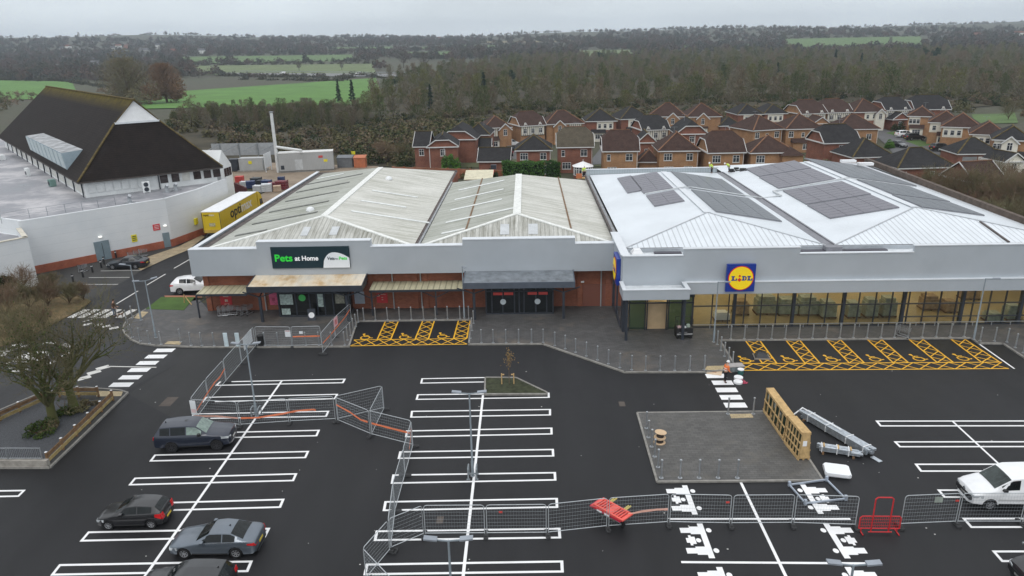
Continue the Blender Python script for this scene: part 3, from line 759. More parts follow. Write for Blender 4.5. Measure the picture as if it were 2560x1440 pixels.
mb = MB();mb.poly([(14.3,59.18,.15),(XR-.4,59.18,.15),(XR-.4,59.18,3.55),(14.3,59.18,3.55)]);mb.build('shopfront_glass',store_glass,U3)
mb = MB()
mb.box((13.9,58.86,.42),(XR-.4,58.94,.48))
for i in range(22): mb.box((14.2+i*1.62,58.87,.12),(14.26+i*1.62,58.93,.44))
mb.build('guard_rail',steel,U3)
mb = MB()
a = GY(1557,752,56.0);b = GY(1724,748,56.0);z0 = (a.z+b.z)/2;z1 = z0+.85
mb.box((a.x,56.0,z0),(b.x,56.22,z1));mb.box((a.x,56.22,z0),(a.x+.22,58.3,z1));mb.box((b.x-.22,56.22,z0),(b.x,58.0,z1));mb.box((a.x+.22,56.22,z0+.02),(b.x-.22,58.3,z0+.5),2)
mb.box((a.x-.04,55.96,z1),(b.x+.04,56.3,z1+.06),1);mb.box((a.x-.04,56.3,z1),(a.x+.3,58.3,z1+.06),1);mb.box((b.x-.3,56.3,z1),(b.x+.04,58.0,z1+.06),1)
mb.build('entrance_canopy',[clad,clad_w,MATS['gutter deck']],U3)
for x in (8.2,12.95):
    mb = MB();mb.box((x-.11,56.35,.12),(x+.11,56.57,z0));mb.build('canopy_post',anth,U3)
mb = MB()
mb.box((8.1,58.3,.12),(8.5,59.3,3.75));mb.box((8.5,58.6,3.15),(14.3,59.2,3.75))
for x in (8.75,10.15,10.3,12.0,12.15,13.3,14.2): mb.box((x-.05,58.7,.12),(x+.05,58.85,3.2))
mb.box((8.5,58.7,2.55),(14.3,58.84,2.66));mb.box((8.05,59.3,.12),(8.2,65.3,.3));mb.box((8.05,59.3,3.6),(8.2,65.3,4.0));mb.box((8.05,62.2,.3),(8.2,62.35,3.6));mb.box((8.0,64.9,.12),(8.2,65.2,4))
mb.build('entrance_frame',anth,U3)
eg = m_glass('green entrance glass',(.22,.36,.30),.03,1.5,.5,(.025,.06,.045))
for x0,x1,y0,y1,z0,z1 in ((8.7,10.1,58.77,58.77,.15,3.1),(12.1,14.2,58.77,58.77,.15,3.1),(8.12,8.12,59.3,65,.3,3.7)):
    mb = MB();mb.poly([(x0,y0,z0),(x1,y1,z0),(x1,y1,z1),(x0,y0,z1)]);mb.build('entrance_glass',eg,U3)
mb = MB();mb.box((10.28,58.95,.12),(12.02,59.0,2.5));mb.build('door_board',mat('plywood door board',(.55,.40,.24),.8,var=.08),U3)
mb = MB();mb.box((10.9,58.5,3.3),(11.2,58.6,3.42));mb.build('entrance_lamp',lit_white,U3)
mb = MB();mb.lathe([(.75,0),(.72,.3),(.4,.6),(.42,.62)],(0,0,0),4,T=Matrix.Rotation(math.pi/4,4,'Z'));mb.v = [(x+9.6,y+61.2,z+6.15) for x,y,z in mb.v];mb.build('roof_vent',white_pl,U3)
mb = MB();mb.bar((11.2,61.7,6.25),(13.6,61.7,6.25),.5,.1);mb.bar((23.0,61.7,6.25),(31.6,61.7,6.25),.5,.1);mb.build('gutter_panel',mat('dark violet panel',(.05,.045,.06),.35),U3)
mb = MB()
q = lambda x,y: (x/4+1440,y/4+390)
q2 = lambda x,y: (x/4+1920,y/4+380)
pts = [HP(*q(690,388),*pl3[0]),HP(*q(1080,322),*pl3[0]),HP(*q(1150,322),*pl3[1]),HP(*q(1870,432),*pl3[1]),HP(*q(2050,405),*pl4[0]),HP(*q(1970,362),*pl4[0]),HP(*q2(790,268),*pl4[0]),HP(*q2(1450,357),*pl4[1])]
for i in range(len(pts)-1): mb.bar(pts[i]+Vector((0,0,.14)),pts[i+1]+Vector((0,0,.14)),.22,.1)
mb.build('cable_tray',mat('cable tray',(.55,.57,.58),.45,.3),U3)
def m_pv(name,tint):
    m,nt,b = new_mat(name);v = pos(nt)
    b.inputs['Base Color'].default_value = c4(tint);b.inputs['Roughness'].default_value = .32;b.inputs['Specular IOR Level'].default_value = .8
    c = ramp(nt,noise(nt,v,2.5,3),[(.3,[x*.8 for x in tint]),(.7,[x*1.2 for x in tint])]);nt.links.new(c,b.inputs['Base Color'])
    return m
pv1 = m_pv('solar cell violet grey',(.105,.098,.122));pv2 = m_pv('solar cell blue grey',(.082,.09,.105));pvf = mat('solar frame',(.28,.28,.30),.4,.5)
def pv(label,plane,corners,m):
    P = [HP(x,y,*plane) for x,y in corners]
    x0 = min(P[0].x,P[1].x) if len(P) == 2 else None
    xa = (P[0].x+P[3].x)/2;xb = (P[1].x+P[2].x)/2;yb = (P[0].y+P[1].y)/2;ya = (P[2].y+P[3].y)/2
    if xa > xb: xa,xb = xb,xa
    if ya > yb: ya,yb = yb,ya
    p0,n = Vector(plane[0]),Vector(plane[1]).normalized()
    def at(x,y,h): z = p0.z - (n.x*(x-p0.x))/n.z;return Vector((x,y,z)) + n*h
    nx = max(1,round((xb-xa)/1.72));ny = max(1,round((yb-ya)/1.08));mb = MB()
    dx = (xb-xa)/nx;dy = (yb-ya)/ny;g = .022
    for i in range(nx):
        for j in range(ny):
            X0,X1,Y0,Y1 = xa+i*dx+g,xa+(i+1)*dx-g,ya+j*dy+g,ya+(j+1)*dy-g
            mb.ext([at(X0,Y0,.10),at(X1,Y0,.10),at(X1,Y1,.10),at(X0,Y1,.10)],n*.04,0)
    mb.ext([at(xa,ya,.02),at(xb,ya,.02),at(xb,yb,.02),at(xa,yb,.02)],n*.085,1)
    return solo('solar_array',mb,[m,pvf],label,'solar panels','solar arrays on the white roof')
S3L,S3R = pl3;S4L,S4R = pl4
pv('narrow solar array nearest the pale mossy roof',S3L,[q(415,230),q(560,200),q(660,350),q(515,378)],pv1)
pv('grey solar array below the first white ridge, stepped beside the narrow one',S3L,[q(535,212),q(810,168),q(965,320),q(690,388)],pv1)
pv('small solar array of few panels in front of the stepped ones',S3L,[q(705,405),q(980,350),q(1085,455),q(785,512)],pv1)
pv('blue grey solar array behind the cable tray, between ridge and dark valley gutter',S3R,[q(960,165),q(1450,235),q(1690,400),q(1115,318)],pv2)
pv('large blue grey solar array in front of the cable tray beside the valley gutter',S3R,[q(1160,345),q(1730,430),q(2040,657),q(1390,565)],pv2)
pv('rearmost violet solar array on the slope right of the valley gutter',S4L,[q(1690,130),q(2190,55),q(2345,120),q(1840,217)],pv1)
pv('violet solar array just behind the cable tray, right of the valley gutter',S4L,[q(1845,225),q(2345,128),q2(680,272),q(2030,335)],pv1)
pv('violet solar array just in front of the cable tray, right of the valley gutter',S4L,[q2(155,400),q2(740,295),q2(1010,425),q2(390,535)],pv1)
pv('frontmost violet solar array above the front hip',S4L,[q2(410,548),q2(1015,432),q2(1280,545),q2(645,690)],pv1)
pv('dark solar array at the far end of the slope beside the brown parapet',S4R,[q2(430,92),q2(930,130),q2(1390,330),q2(820,262)],pv2)
pv('dark middle solar array beside the brown parapet',S4R,[q2(890,280),q2(1430,355),q2(1800,505),q2(1230,425)],pv2)
pv('dark solar array tapering to the front hip beside the brown parapet',S4R,[q2(1240,435),q2(1830,515),q2(2190,655),q2(1500,545)],pv2)
# ------------------------ signs
def shop_sign():
    y = 63.9;a = GY(677,618,y);b = GY(873,614,y);c = GY(683,671,y);d = GY(876,667,y)
    x0,x1 = (a.x+c.x)/2,(b.x+d.x)/2;zt,zb = (a.z+b.z)/2,(c.z+d.z)/2
    t = thing('shop_sign','dark teal shop sign with green and white lettering above the stained canopy','shop sign',((x0+x1)/2,y,zb))
    mb = MB();mb.box((x0,y-.16,zb),(x1,y-.002,zt));mb.build('sign_panel',mat('dark teal sign',(.006,.026,.036),.4,var=.04),t)
    H = zt-zb;Wd = x1-x0;yf = y-.16
    mb = MB();n = 22;cx = x0+Wd*.655;pts = []
    top = lambda u: .72*H*(1-((u-.42)/.95)**2) if u > .42 else .72*H*math.sqrt(max(0,1-((.42-u)/.42)**2))
    for i in range(n+1):
        u = i/n;pts.append((cx+(x1-.02-cx)*u,yf-.03,zb+.02+top(u)))
    mb.ext([(cx,yf-.03,zb+.02)]+pts[1:]+[(x1-.02,yf-.03,zb+.02)],(0,.028,0));mb.build('sign_dome',mat('white sign face',(.80,.83,.86),.4,var=.03),t)
    gr = mat('green sign letters',(.03,.56,.05),.4,var=.03,emit=((.02,.6,.04),.25));wh = mat('white sign letters',(.85,.86,.88),.4,var=.03,emit=((1,1,1),.12))
    X,Yv = (1,0,0),(0,0,1)
    text_on('lettering','Pets',(x0+Wd*.045,yf,zb+H*.33),X,Yv,Wd*.225,gr,t,.022,.05,H*.33)
    text_on('lettering','at Home',(x0+Wd*.30,yf,zb+H*.36),X,Yv,Wd*.30,wh,t,.022,.05,H*.225)
    text_on('lettering','Vets',(x0+Wd*.715,yf-.03,zb+H*.38),X,Yv,Wd*.095,mat('dark sign letters',(.02,.05,.06),.4),t,.015,.03,H*.15)
    text_on('lettering','for',(x0+Wd*.82,yf-.03,zb+H*.40),X,Yv,Wd*.035,MATS['dark sign letters'],t,.0,.03,H*.07)
    text_on('lettering','Pets',(x0+Wd*.868,yf-.03,zb+H*.38),X,Yv,Wd*.10,gr,t,.015,.03,H*.15)
shop_sign()
blue_s = mat('deep blue sign',(.008,.035,.27),.35,var=.03);yel_s = mat('yellow sign disc',(.86,.62,.01),.4,var=.02,emit=((1,.72,.02),.12));red_s = mat('red sign ring',(.70,.02,.02),.4,var=.02)
def disc_sign(t,O,X,Nn,s):
    X = Vector(X);Nn = Vector(Nn);Zv = Vector((0,0,1));O = Vector(O)
    P = lambda u,v,h: O + X*u*s + Zv*v*s + Nn*h
    def disc(name,r,h,m):
        mb = MB();mb.ext([P(r*math.cos(2*math.pi*i/40),r*math.sin(2*math.pi*i/40),h) for i in range(40)],Nn*.02);mb.build(name,m,t)
    disc('sign_ring',.445,.0,red_s);disc('sign_disc',.415,.022,yel_s)
    mb = MB()
    def pg(pts,h=.044): mb.ext([P(u,v,h) for u,v in pts],Nn*.012)
    def bx(u0,v0,u1,v1): pg([(u0,v0),(u1,v0),(u1,v1),(u0,v1)])
    for u0,k in ((-.335,1.0),(.215,.92)):
        bx(u0,-.085,u0+.20*k,-.045);bx(u0,.045,u0+.12,.085);bx(u0+.03,-.045,u0+.09,.045);bx(u0+.16*k,-.045,u0+.20*k,-.0)
    bx(.03,-.085,.13,-.045);bx(.03,.045,.13,.085);bx(.055,-.045,.105,.045)
    pg([(.13,-.085),(.17,-.07),(.195,-.035),(.195,.035),(.17,.07),(.13,.085),(.13,.045),(.15,.02),(.15,-.02),(.13,-.045)])
    mb.build('lettering',blue_s,t)
    mb = MB()
    for v,r in ((-.055,.075),(.085,.048)): mb.ext([P(-.05+r*a,v+r*b,.044) for a,b in ((0,-1),(1,0),(0,1),(-1,0))],Nn*.014)
    mb.build('lettering',red_s,t)
def big_sign():
    y = 58.0;a = GY(1817,661,y-.25);b = GY(1890,661,y-.25);c = GY(1815,729,y-.25);d = GY(1886,729,y-.25)
    x0,x1 = (a.x+c.x)/2,(b.x+d.x)/2;zb,zt = (c.z+d.z)/2,(a.z+b.z)/2;s = (x1-x0)
    t = thing('shop_sign','square blue sign with yellow disc mounted on the long grey fascia','shop sign',((x0+x1)/2,y,zb))
    mb = MB();mb.box((x0,y-.25,zb),(x1,y-.002,zt));mb.build('sign_box',blue_s,t)
    disc_sign(t,((x0+x1)/2,y-.27,(zb+zt)/2),(1,0,0),(0,-1,0),s)
    t = thing('shop_sign','blue sign with yellow disc seen edge on at the corner by the entrance','shop sign',(7.9,60.4,zb+.3))
    mb = MB();mb.box((7.55,58.75,zb+.35),(7.89,61.1,zt+.3));mb.build('sign_box',blue_s,t)
    disc_sign(t,(7.53,59.93,(zb+zt)/2+.32),(0,-1,0),(-1,0,0),2.3)
big_sign()
def poster(x0,x1,z0,z1,y,m,label,marks=None):
    t = thing('poster',label,'poster',((x0+x1)/2,y,z0))
    mb = MB();mb.box((x0,y-.05,z0),(x1,y,z1));mb.build('poster_frame',m,t)
    if marks:
        mb = MB()
        for u0,v0,u1,v1 in marks[1]: mb.box((x0+(x1-x0)*u0,y-.058,z0+(z1-z0)*v0),(x0+(x1-x0)*u1,y-.051,z0+(z1-z0)*v1))
        mb.build('poster_print',marks[0],t)
red_po = mat('red poster',(.50,.03,.035),.5,var=.15);pink_po = mat('pink poster',(.55,.10,.20),.5,var=.3,scale=4);cream = mat('poster cream',(.55,.42,.33),.6,var=.4,scale=8)
a = GY(553,763,64.98);b = GY(578,738,64.98);poster(a.x,b.x,a.z,b.z,64.98,red_po,'red poster on the brick wall above the stacked trolleys',(cream,[(.4,.35,.65,.6),(.3,.85,.75,.92),(.3,.1,.75,.16)]))
a = GY(676,762,64.98);b = GY(692,732,64.98);poster(a.x,b.x,a.z,b.z,64.98,pink_po,'pink poster on brick just left of the glass doors',(mat('poster dark pink',(.35,.04,.1),.6),[(.3,.35,.7,.6)]))
a = GY(888,759,64.98);b = GY(910,729,64.98);poster(a.x,b.x,a.z,b.z,64.98,mat('grey notice board',(.36,.40,.46),.5),'plain grey board on brick right of the glass doors')
a = GY(943,757,64.98);b = GY(968,733,64.98);poster(a.x,b.x,a.z,b.z,64.98,red_po,'red poster on the brick wall behind the yellow marked bays',(cream,[(.08,.68,.3,.82),(.45,.55,.6,.62),(.45,.3,.6,.4),(.15,.88,.85,.93)]))
# ------------------------ stock standing inside the glass front
shrink = mat('grey green shrink wrapped stock',(.33,.37,.31),.45,var=.35,scale=2.5,obj=True);carton = mat('cardboard stock',(.36,.26,.16),.8,var=.3,scale=3,obj=True)
def stock(px,py,w,d,h,m,label):
    p = G(px,py,.13);t = thing('stock_pallet',label,'pallet',(p.x,p.y,.13),0,'wrapped pallets inside the shop')
    mb = MB()
    for i in range(3): mb.box((-w/2+i*(w-.12)/2,-d/2,.0),(-w/2+.12+i*(w-.12)/2,d/2,.1))
    mb.box((-w/2,-d/2,.1),(w/2,d/2,.14));mb.build('pallet_base',timber_d,t,world=False)
    mb = MB();mb.prism([(-w*.48,-d*.45),(-w*.42,-d*.48),(w*.44,-d*.48),(w*.48,-d*.42),(w*.48,d*.45),(w*.4,d*.48),(-w*.44,d*.48),(-w*.48,d*.4)],.14,h*.8);mb.box((-w*.4,-d*.42,h*.8),(w*.3,d*.4,h));mb.build('wrapped_load',m,t,world=False)
for i,(px,py,w,d,h,m,lb) in enumerate(((1803,806,1.5,1.0,.9,white_pl,'low pale pallet inside the glass behind the tall lamp post'),(1850,790,1.5,1.2,1.5,carton,'cardboard coloured pallet behind the low pale one'),
 (1912,788,2.2,1.3,1.9,shrink,'tall green wrapped pallet under the blue square sign'),(1965,790,2.0,1.3,1.7,shrink,'green wrapped pallet right of the one under the sign'),(2015,790,2.0,1.3,1.9,shrink,'green wrapped pallet in the middle of the glass front'),
 (2066,797,1.5,1.3,1.7,shrink,'narrow wrapped pallet beside the thick window column'),(2128,797,1.3,1.2,1.6,shrink,'wrapped pallet just right of the thick window column'),(2172,796,1.3,1.2,1.9,shrink,'tall wrapped pallet before the empty stretch of floor'),(2216,795,1.4,1.2,2.0,shrink,'tallest wrapped pallet at the edge of the empty floor'),
 (2320,778,1.7,1.2,1.5,carton,'brown carton pallet behind the parked trolley'),(2370,784,1.3,1.2,1.2,carton,'small brown pallet right of the bigger brown one'),(2420,752,1.8,1.2,1.2,carton,'dark brown pallet deep inside the shop'),(2480,808,1.6,1.1,.9,shrink,'low green pallet behind the second facade lamp post'),(2525,803,1.4,1.1,1.5,shrink,'green pallet next to the right frame edge'))):
    stock(px,py-7,w*.9,d,h*.9,m,lb)
# ------------------------ the older white superstore
S = thing('superstore_building','white walled superstore with steep dark brown tiled roof and flat grey lower roof','superstore',(-50,92,0))
wwall = None
m,nt,b = new_mat('white panel wall');v = pos(nt);s_ = N(nt,'ShaderNodeSeparateXYZ');nt.links.new(v,s_.inputs[0])
mu = N(nt,'ShaderNodeMath',operation='MULTIPLY');mu.inputs[1].default_value = 1/1.02;nt.links.new(s_.outputs[2],mu.inputs[0]);fr = N(nt,'ShaderNodeMath',operation='FRACT');nt.links.new(mu.outputs[0],fr.inputs[0])
c = ramp(nt,noise(nt,v,.35,5,.6),[(.3,(.66,.69,.71)),(.7,(.74,.76,.77))]);c = mix(nt,1.0,c,ramp(nt,fr.outputs[0],[(0,.72),(.03,1.0),(1,1.0)]),'MULTIPLY')
nt.links.new(c,b.inputs['Base Color']);b.inputs['Roughness'].default_value = .6;wwall = m
plinth_m = m_brick('red plinth brick',(.36,.09,.05),(.42,.12,.065),(.30,.16,.11))
white_w = mat('white painted wall',(.72,.74,.74),.7,var=.08,scale=.5)
WL = [(-57.1,77.9),(-46.1,89.7),(-44.5,95.8),(-43.9,104)]
mb = MB();mp = MB()
for (ax,ay),(bx_,by) in zip(WL[:-1],WL[1:]):
    d = Vector((bx_-ax,by-ay)).normalized();n = Vector((-d.y,d.x))*.35
    mb.prism([(ax,ay),(bx_,by),(bx_+n.x,by+n.y),(ax+n.x,ay+n.y)],.95,6.3)
    o = Vector((d.y,-d.x))*.06;mp.prism([(ax+o.x,ay+o.y),(bx_+o.x,by+o.y),(bx_+n.x*.9,by+n.y*.9),(ax+n.x*.9,ay+n.y*.9)],0,.95)
mb.prism([(-100,52),(-63.2,60.2),(-53.4,73.7),(-57.0,77.95),(-57.3,78.5),(-95,95)],0,4.5);mb.prism([(-57.3,78.45),(-57.3,78.8),(-95,95.35),(-95,95)],4.5,6.25)
P0 = [(-80,52),(-63.2,60.2),(-53.4,73.7),(-57.0,77.95)]
for (ax,ay),(bx_,by) in zip(P0[:-1],P0[1:]):
    d = Vector((bx_-ax,by-ay)).normalized();n = Vector((-d.y,d.x))*.4;mb.prism([(ax,ay),(bx_,by),(bx_+n.x,by+n.y),(ax+n.x,ay+n.y)],4.5,5.5)
mb.build('wall',wwall,S);mp.build('brick_plinth',plinth_m,S)
mb = MB()
for (ax,ay),(bx_,by) in zip(P0[:-1],P0[1:]):
    d = Vector((bx_-ax,by-ay)).normalized();n = Vector((-d.y,d.x));mb.prism([(ax-n.x*.05,ay-n.y*.05),(bx_-n.x*.05,by-n.y*.05),(bx_+n.x*.45,by+n.y*.45),(ax+n.x*.45,ay+n.y*.45)],5.5,5.58)
mb.build('coping',mat('stained coping',(.55,.52,.44),.8,var=.25,scale=2),S)
m,nt,b = new_mat('wet grey felt roof');v = pos(nt)
c = ramp(nt,noise(nt,v,.12,7,.68),[(.32,(.12,.13,.145)),(.5,(.26,.26,.28)),(.62,(.46,.45,.46))]);nt.links.new(c,b.inputs['Base Color'])
r = ramp(nt,noise(nt,v,.12,7,.68),[(.35,.25),(.6,.8)]);nt.links.new(r,b.inputs['Roughness']);felt = m
mb = MB();mb.poly([(-57.3,78.5,6.0),(-46.5,90,6.0),(-45.0,96,6.0),(-44.2,104,6.0),(-60,125,6.0),(-120,170,6.0),(-140,150,6.0),(-95,95,6.0)]);mb.poly([(-79,53.3,4.6),(-63.4,60.7,4.6),(-54,73.8,4.6),(-57.4,78,4.6),(-95,94.9,4.6),(-98,60,4.6)]);mb.build('flat_roof',felt,S)
E0 = Vector((-57.9,92.5));u = Vector((.787,.617));w = Vector((-.665,.747));WDT,LEN = 16.8,74.0
Pn = lambda a,c,z: Vector((E0.x+u.x*a+w.x*c,E0.y+u.y*a+w.y*c,z))
mb = MB();mb.prism([tuple(Pn(*q,0))[:2] for q in ((0,0),(WDT,0),(WDT,LEN),(0,LEN))],0,8.05);mb.build('upper_wall',white_w,S)
ze,zr = 8.2,17.9;o = .75;gb = 6.2;zg = 14.9
dark_t = m_tiles('dark brown tiles',(.0175,.0135,.012),moss=(16.2,17.8,(.11,.085,.012)),row=.42,obj=False,lich=0)
rise = zr-ze;hw = WDT/2+o;kk = (zg-ze)/rise
mb = MB()
c0 = -o;c1 = LEN+o;xa,xb = -o,WDT+o;xm = WDT/2
gl = (xa+hw*kk,c0+gb*kk/1.0*.9);gr_ = (xb-hw*kk,c0+gb*kk*.9)
yg = c0+gb*kk*.9;yr = yg-.35
far = c1-7.5
mb.poly([Pn(xa,c0,ze),Pn(gl[0],yg,zg),Pn(xm,yr,zr),Pn(xm,far,zr),Pn(xa,c1,ze)][::-1])
mb.poly([Pn(xb,c0,ze),Pn(gr_[0],yg,zg),Pn(xm,yr,zr),Pn(xm,far,zr),Pn(xb,c1,ze)])
mb.poly([Pn(xa,c0,ze),Pn(xb,c0,ze),Pn(gr_[0],yg,zg),Pn(gl[0],yg,zg)]);mb.poly([Pn(xa,c1,ze),Pn(xm,far,zr),Pn(xb,c1,ze)])
mb.build('tiled_roof',dark_t,S,fix=False)
mb = MB();mb.ext([Pn(gl[0]+.1,yg-.1,zg+.1),Pn(gr_[0]-.1,yg-.1,zg+.1),Pn(xm,yg-.1,zr-.15)],(w.x*.1,w.y*.1,0));mb.build('gablet',mat('white gablet',(.84,.85,.86),.6,var=.05),S)
mb = MB();mb.bar(Pn(gl[0],yg-.05,zg+.05),Pn(gr_[0],yg-.05,zg+.05),.2,.25);mb.build('gablet_sill',clad_w,S)
moss_e = mat('mossy hip tiles',(.10,.075,.03),.9,var=.5,scale=2)
mb = MB();mb.bar(Pn(xa,c0,ze+.06),Pn(gl[0],yg,zg+.06),.3,.12);mb.bar(Pn(xb,c0,ze+.06),Pn(gr_[0],yg,zg+.06),.3,.12);mb.bar(Pn(xm,yr,zr+.05),Pn(xm,far,zr+.05),.35,.15);mb.bar(Pn(gl[0],yg,zg+.05),Pn(xm,yr,zr+.05),.25,.12);mb.bar(Pn(gr_[0],yg,zg+.05),Pn(xm,yr,zr+.05),.25,.12);mb.build('hip_tiles',moss_e,S)
mb = MB();mb.prism([tuple(Pn(*q,0))[:2] for q in ((xa,c0),(xb,c0),(xb,c1),(xa,c1))],7.98,8.18);mb.build('eaves',mat('brown gutter',(.07,.06,.055),.7),S)
a = G(549,416,8.0);b_ = G(577,407,8.0);d = (b_-a).normalized();n_ = Vector((-d.y,d.x,0))*5;L_ = (b_-a).length
mb = MB();mb.ext([(a.x,a.y,0),(b_.x,b_.y,0),(b_.x,b_.y,7.9),(a.x+d.x*L_*.35,a.y+d.y*L_*.35,10.2),(a.x,a.y,8.6)],n_);mb.build('rear_wing',white_w,S)
for f in (.3,.52,.74):
    p = a+d*(L_*f);mb = MB();mb.ext([(p.x-d.y*-.04,p.y-d.x*.04,6.3),(p.x+d.x*.6+d.y*.04,p.y+d.y*.6-d.x*.04,6.3),(p.x+d.x*.6+d.y*.04,p.y+d.y*.6-d.x*.04,7.5),(p.x+d.y*.04,p.y-d.x*.04,7.5)],(d.y*.03,-d.x*.03,0));mb.build('window',mat('dark window',(.05,.04,.04),.15,var=.5,scale=.8),S)
mb = MB();mg = MB()
for i in range(8):
    a0 = .4+i*1.0;mb.ext([Pn(a0,-.04,6.55),Pn(a0+.85,-.04,6.55),Pn(a0+.85,-.04,7.75),Pn(a0,-.04,7.75)],(-w.x*.05,-w.y*.05,0))
mb.build('louvre_panel',m_sheet('white louvres',(.70,.72,.72),2,.14,.35),S)
def sw(a0,wd,z0,z1,m_,side=0):
    if side == 0: P = [Pn(a0,-.05,z0),Pn(a0+wd,-.05,z0),Pn(a0+wd,-.05,z1),Pn(a0,-.05,z1)];v_ = (-w.x*.03,-w.y*.03,0)
    mb = MB();mb.ext(P,v_);mb.build('window',m_,S)
win_d = mat('dark window',(.05,.04,.04),.15,var=.5,scale=.8)
for i,a0 in enumerate((9.2,10.7,12.1,13.6,15.0,16.3)): sw(a0,1.0,6.75,7.85,win_d if i != 2 else mat('whitened window',(.6,.6,.56),.4))
mb = MB()
for i in range(11):
    c0_ = 1.0+i*5.6;mb.ext([Pn(-.05,c0_,6.4),Pn(-.05,c0_+4.6,6.4),Pn(-.05,c0_+4.6,7.7),Pn(-.05,c0_,7.7)],(-u.x*.05,-u.y*.05,0))
mb.build('louvre_panel',m_sheet('cream louvres',(.62,.62,.58),2,.14,.3),S)
mb = MB()
for i in range(13): mb.tube(Pn(-.18,.6+i*5.6,6.0),Pn(-.18,.6+i*5.6,8.0),.08,n=6)
mb.tube(Pn(9.0,-.15,6.0),Pn(9.0,-.15,8.0),.08,n=6);mb.build('downpipe',anth,S)
sl = Vector((-u.x*rise,-u.y*rise,hw));sl_p = (Pn(xa,0,ze),sl)
d0 = HP(109,381,*sl_p);d1 = HP(189,410,*sl_p)
def ac(P): r_ = Vector((P.x-E0.x,P.y-E0.y));return r_.dot(u),r_.dot(w)
a0,ca = ac(d0);a1,cb = ac(d1);am = (a0+a1)/2;zf = ze+rise*(am-xa)/hw
mb = MB()
H_ = 2.3;back = am+H_*hw/rise
sect = lambda c: [Pn(am,c,zf-.2),Pn(am-.25,c,zf+H_),Pn(back+.2,c,zf+H_+.25)]
s1,s2 = sect(cb),sect(ca)
mb.poly(s1);mb.poly(s2[::-1]);mb.poly([s1[0],s2[0],s2[1],s1[1]],0);mb.poly([s1[1],s2[1],s2[2],s1[2]],1)
mb.build('dormer',[mat('blue grey dormer',(.30,.38,.43),.6,var=.1),mat('dormer felt',(.35,.36,.37),.8,var=.5,scale=.8)],S,fix=False)
mb = MB();nlo = 9
for i in range(nlo):
    t0 = (i+.12)/nlo;t1 = (i+.88)/nlo
    ca_,cb_ = cb+(ca-cb)*t0,cb+(ca-cb)*t1
    mb.ext([Pn(am-.03,ca_,zf+.1),Pn(am-.03,cb_,zf+.1),Pn(am-.26,cb_,zf+H_-.15),Pn(am-.26,ca_,zf+H_-.15)],(-u.x*.05,-u.y*.05,0))
mb.build('dormer_louvre',mat('pale dormer glazing',(.46,.53,.55),.5,var=.12),S)
dW = (Vector(WL[1])-Vector(WL[0])).normalized();nW = Vector((dW.y,-dW.x))
def onwall(px,py,off=.0):
    p = HP(px,py,(WL[0][0],WL[0][1],0),(nW.x,nW.y,0));return Vector((p.x+nW.x*off,p.y+nW.y*off,p.z))
def wallbox(name,tl,br,m,t=.07,parent=S,z0=None):
    a = onwall(*tl);b = onwall(*br);z1,zz = a.z,b.z
    if z0 is not None: zz = z0
    mb = MB();mb.ext([Vector((a.x,a.y,zz)),Vector((b.x,b.y,zz)),Vector((b.x,b.y,z1)),Vector((a.x,a.y,z1))],(nW.x*t,nW.y*t,0));return mb.build(name,m,parent)
door_m = mat('blue grey door',(.19,.25,.28),.5,var=.1)
wallbox('double_door',(233,606),(281,650),door_m,.12,z0=.05);wallbox('door',(405,583),(428,618),door_m,.12,z0=.05)
mb = MB();p = onwall(257,625,.125);mb.box((p.x-.02,p.y-.02,.1),(p.x+.02,p.y+.02,p.z+.9));mb.build('door_gap',anth,S)
for px,py in ((250,592),(412,564)):
    p = onwall(px,py,.08);mb = MB();mb.lathe([(.02,-.1),(.2,-.06),(.2,.06),(.02,.1)],p,10);mb.build('wall_lamp',mat('lit wall lamp',(1,1,.95),.4,var=0,emit=((1,.98,.9),.7)),S,smooth=60)
def wallsign(tl,br,m,label,tm):
    a = onwall(*tl);b = onwall(*br);t = thing('wall_sign',label,'sign',(a.x,a.y,b.z))
    wallbox('sign_plate',tl,br,m,.05,t)
    mb = MB()
    for k in (.25,.5,.75):
        z = b.z+(a.z-b.z)*k;P,Q = a.lerp(b,.15),a.lerp(b,.85)
        mb.bar((P.x+nW.x*.06,P.y+nW.y*.06,z),(Q.x+nW.x*.06,Q.y+nW.y*.06,z),.02,(a.z-b.z)*.1)
    mb.build('sign_print',tm,t)
yel_sign = mat('yellow sign',(.75,.66,.02),.5,var=.08)
wallsign((327,588),(344,603),yel_sign,'yellow sign on the white wall right of the double doors',anth)
wallsign((381,562),(401,574),red_p if 'red_p' in globals() else mat('red sign',(.60,.04,.05),.5),'red sign high on the white wall beside a lit lamp',mat('pale sign print',(.7,.5,.5),.5))
p = HP(490,553,(WL[1][0],WL[1][1],0),(.966,-.26,0));mb = MB();mb.box((p.x-.1,p.y-.4,p.z-.4),(p.x+.12,p.y+.4,p.z+.4));solo('wall_sign',mb,yel_sign,'small yellow sign on the white wall behind the trailer','sign')
mb = MB();prev = None
for px,py in ((5,563),(75,549),(120,544),(165,537),(207,531),(247,525),(290,519)):
    p = G(px,py-4,6.0);mb.tube(p,p+Vector((0,0,1.1)),.03,n=5)
    if prev:
        for h in (.55,1.1): mb.tube(prev+Vector((0,0,h)),p+Vector((0,0,h)),.022,n=5)
    prev = p
solo('roof_guard_rail',mb,steel_d,'thin grey guard rail along the edge of the flat roof','railing')
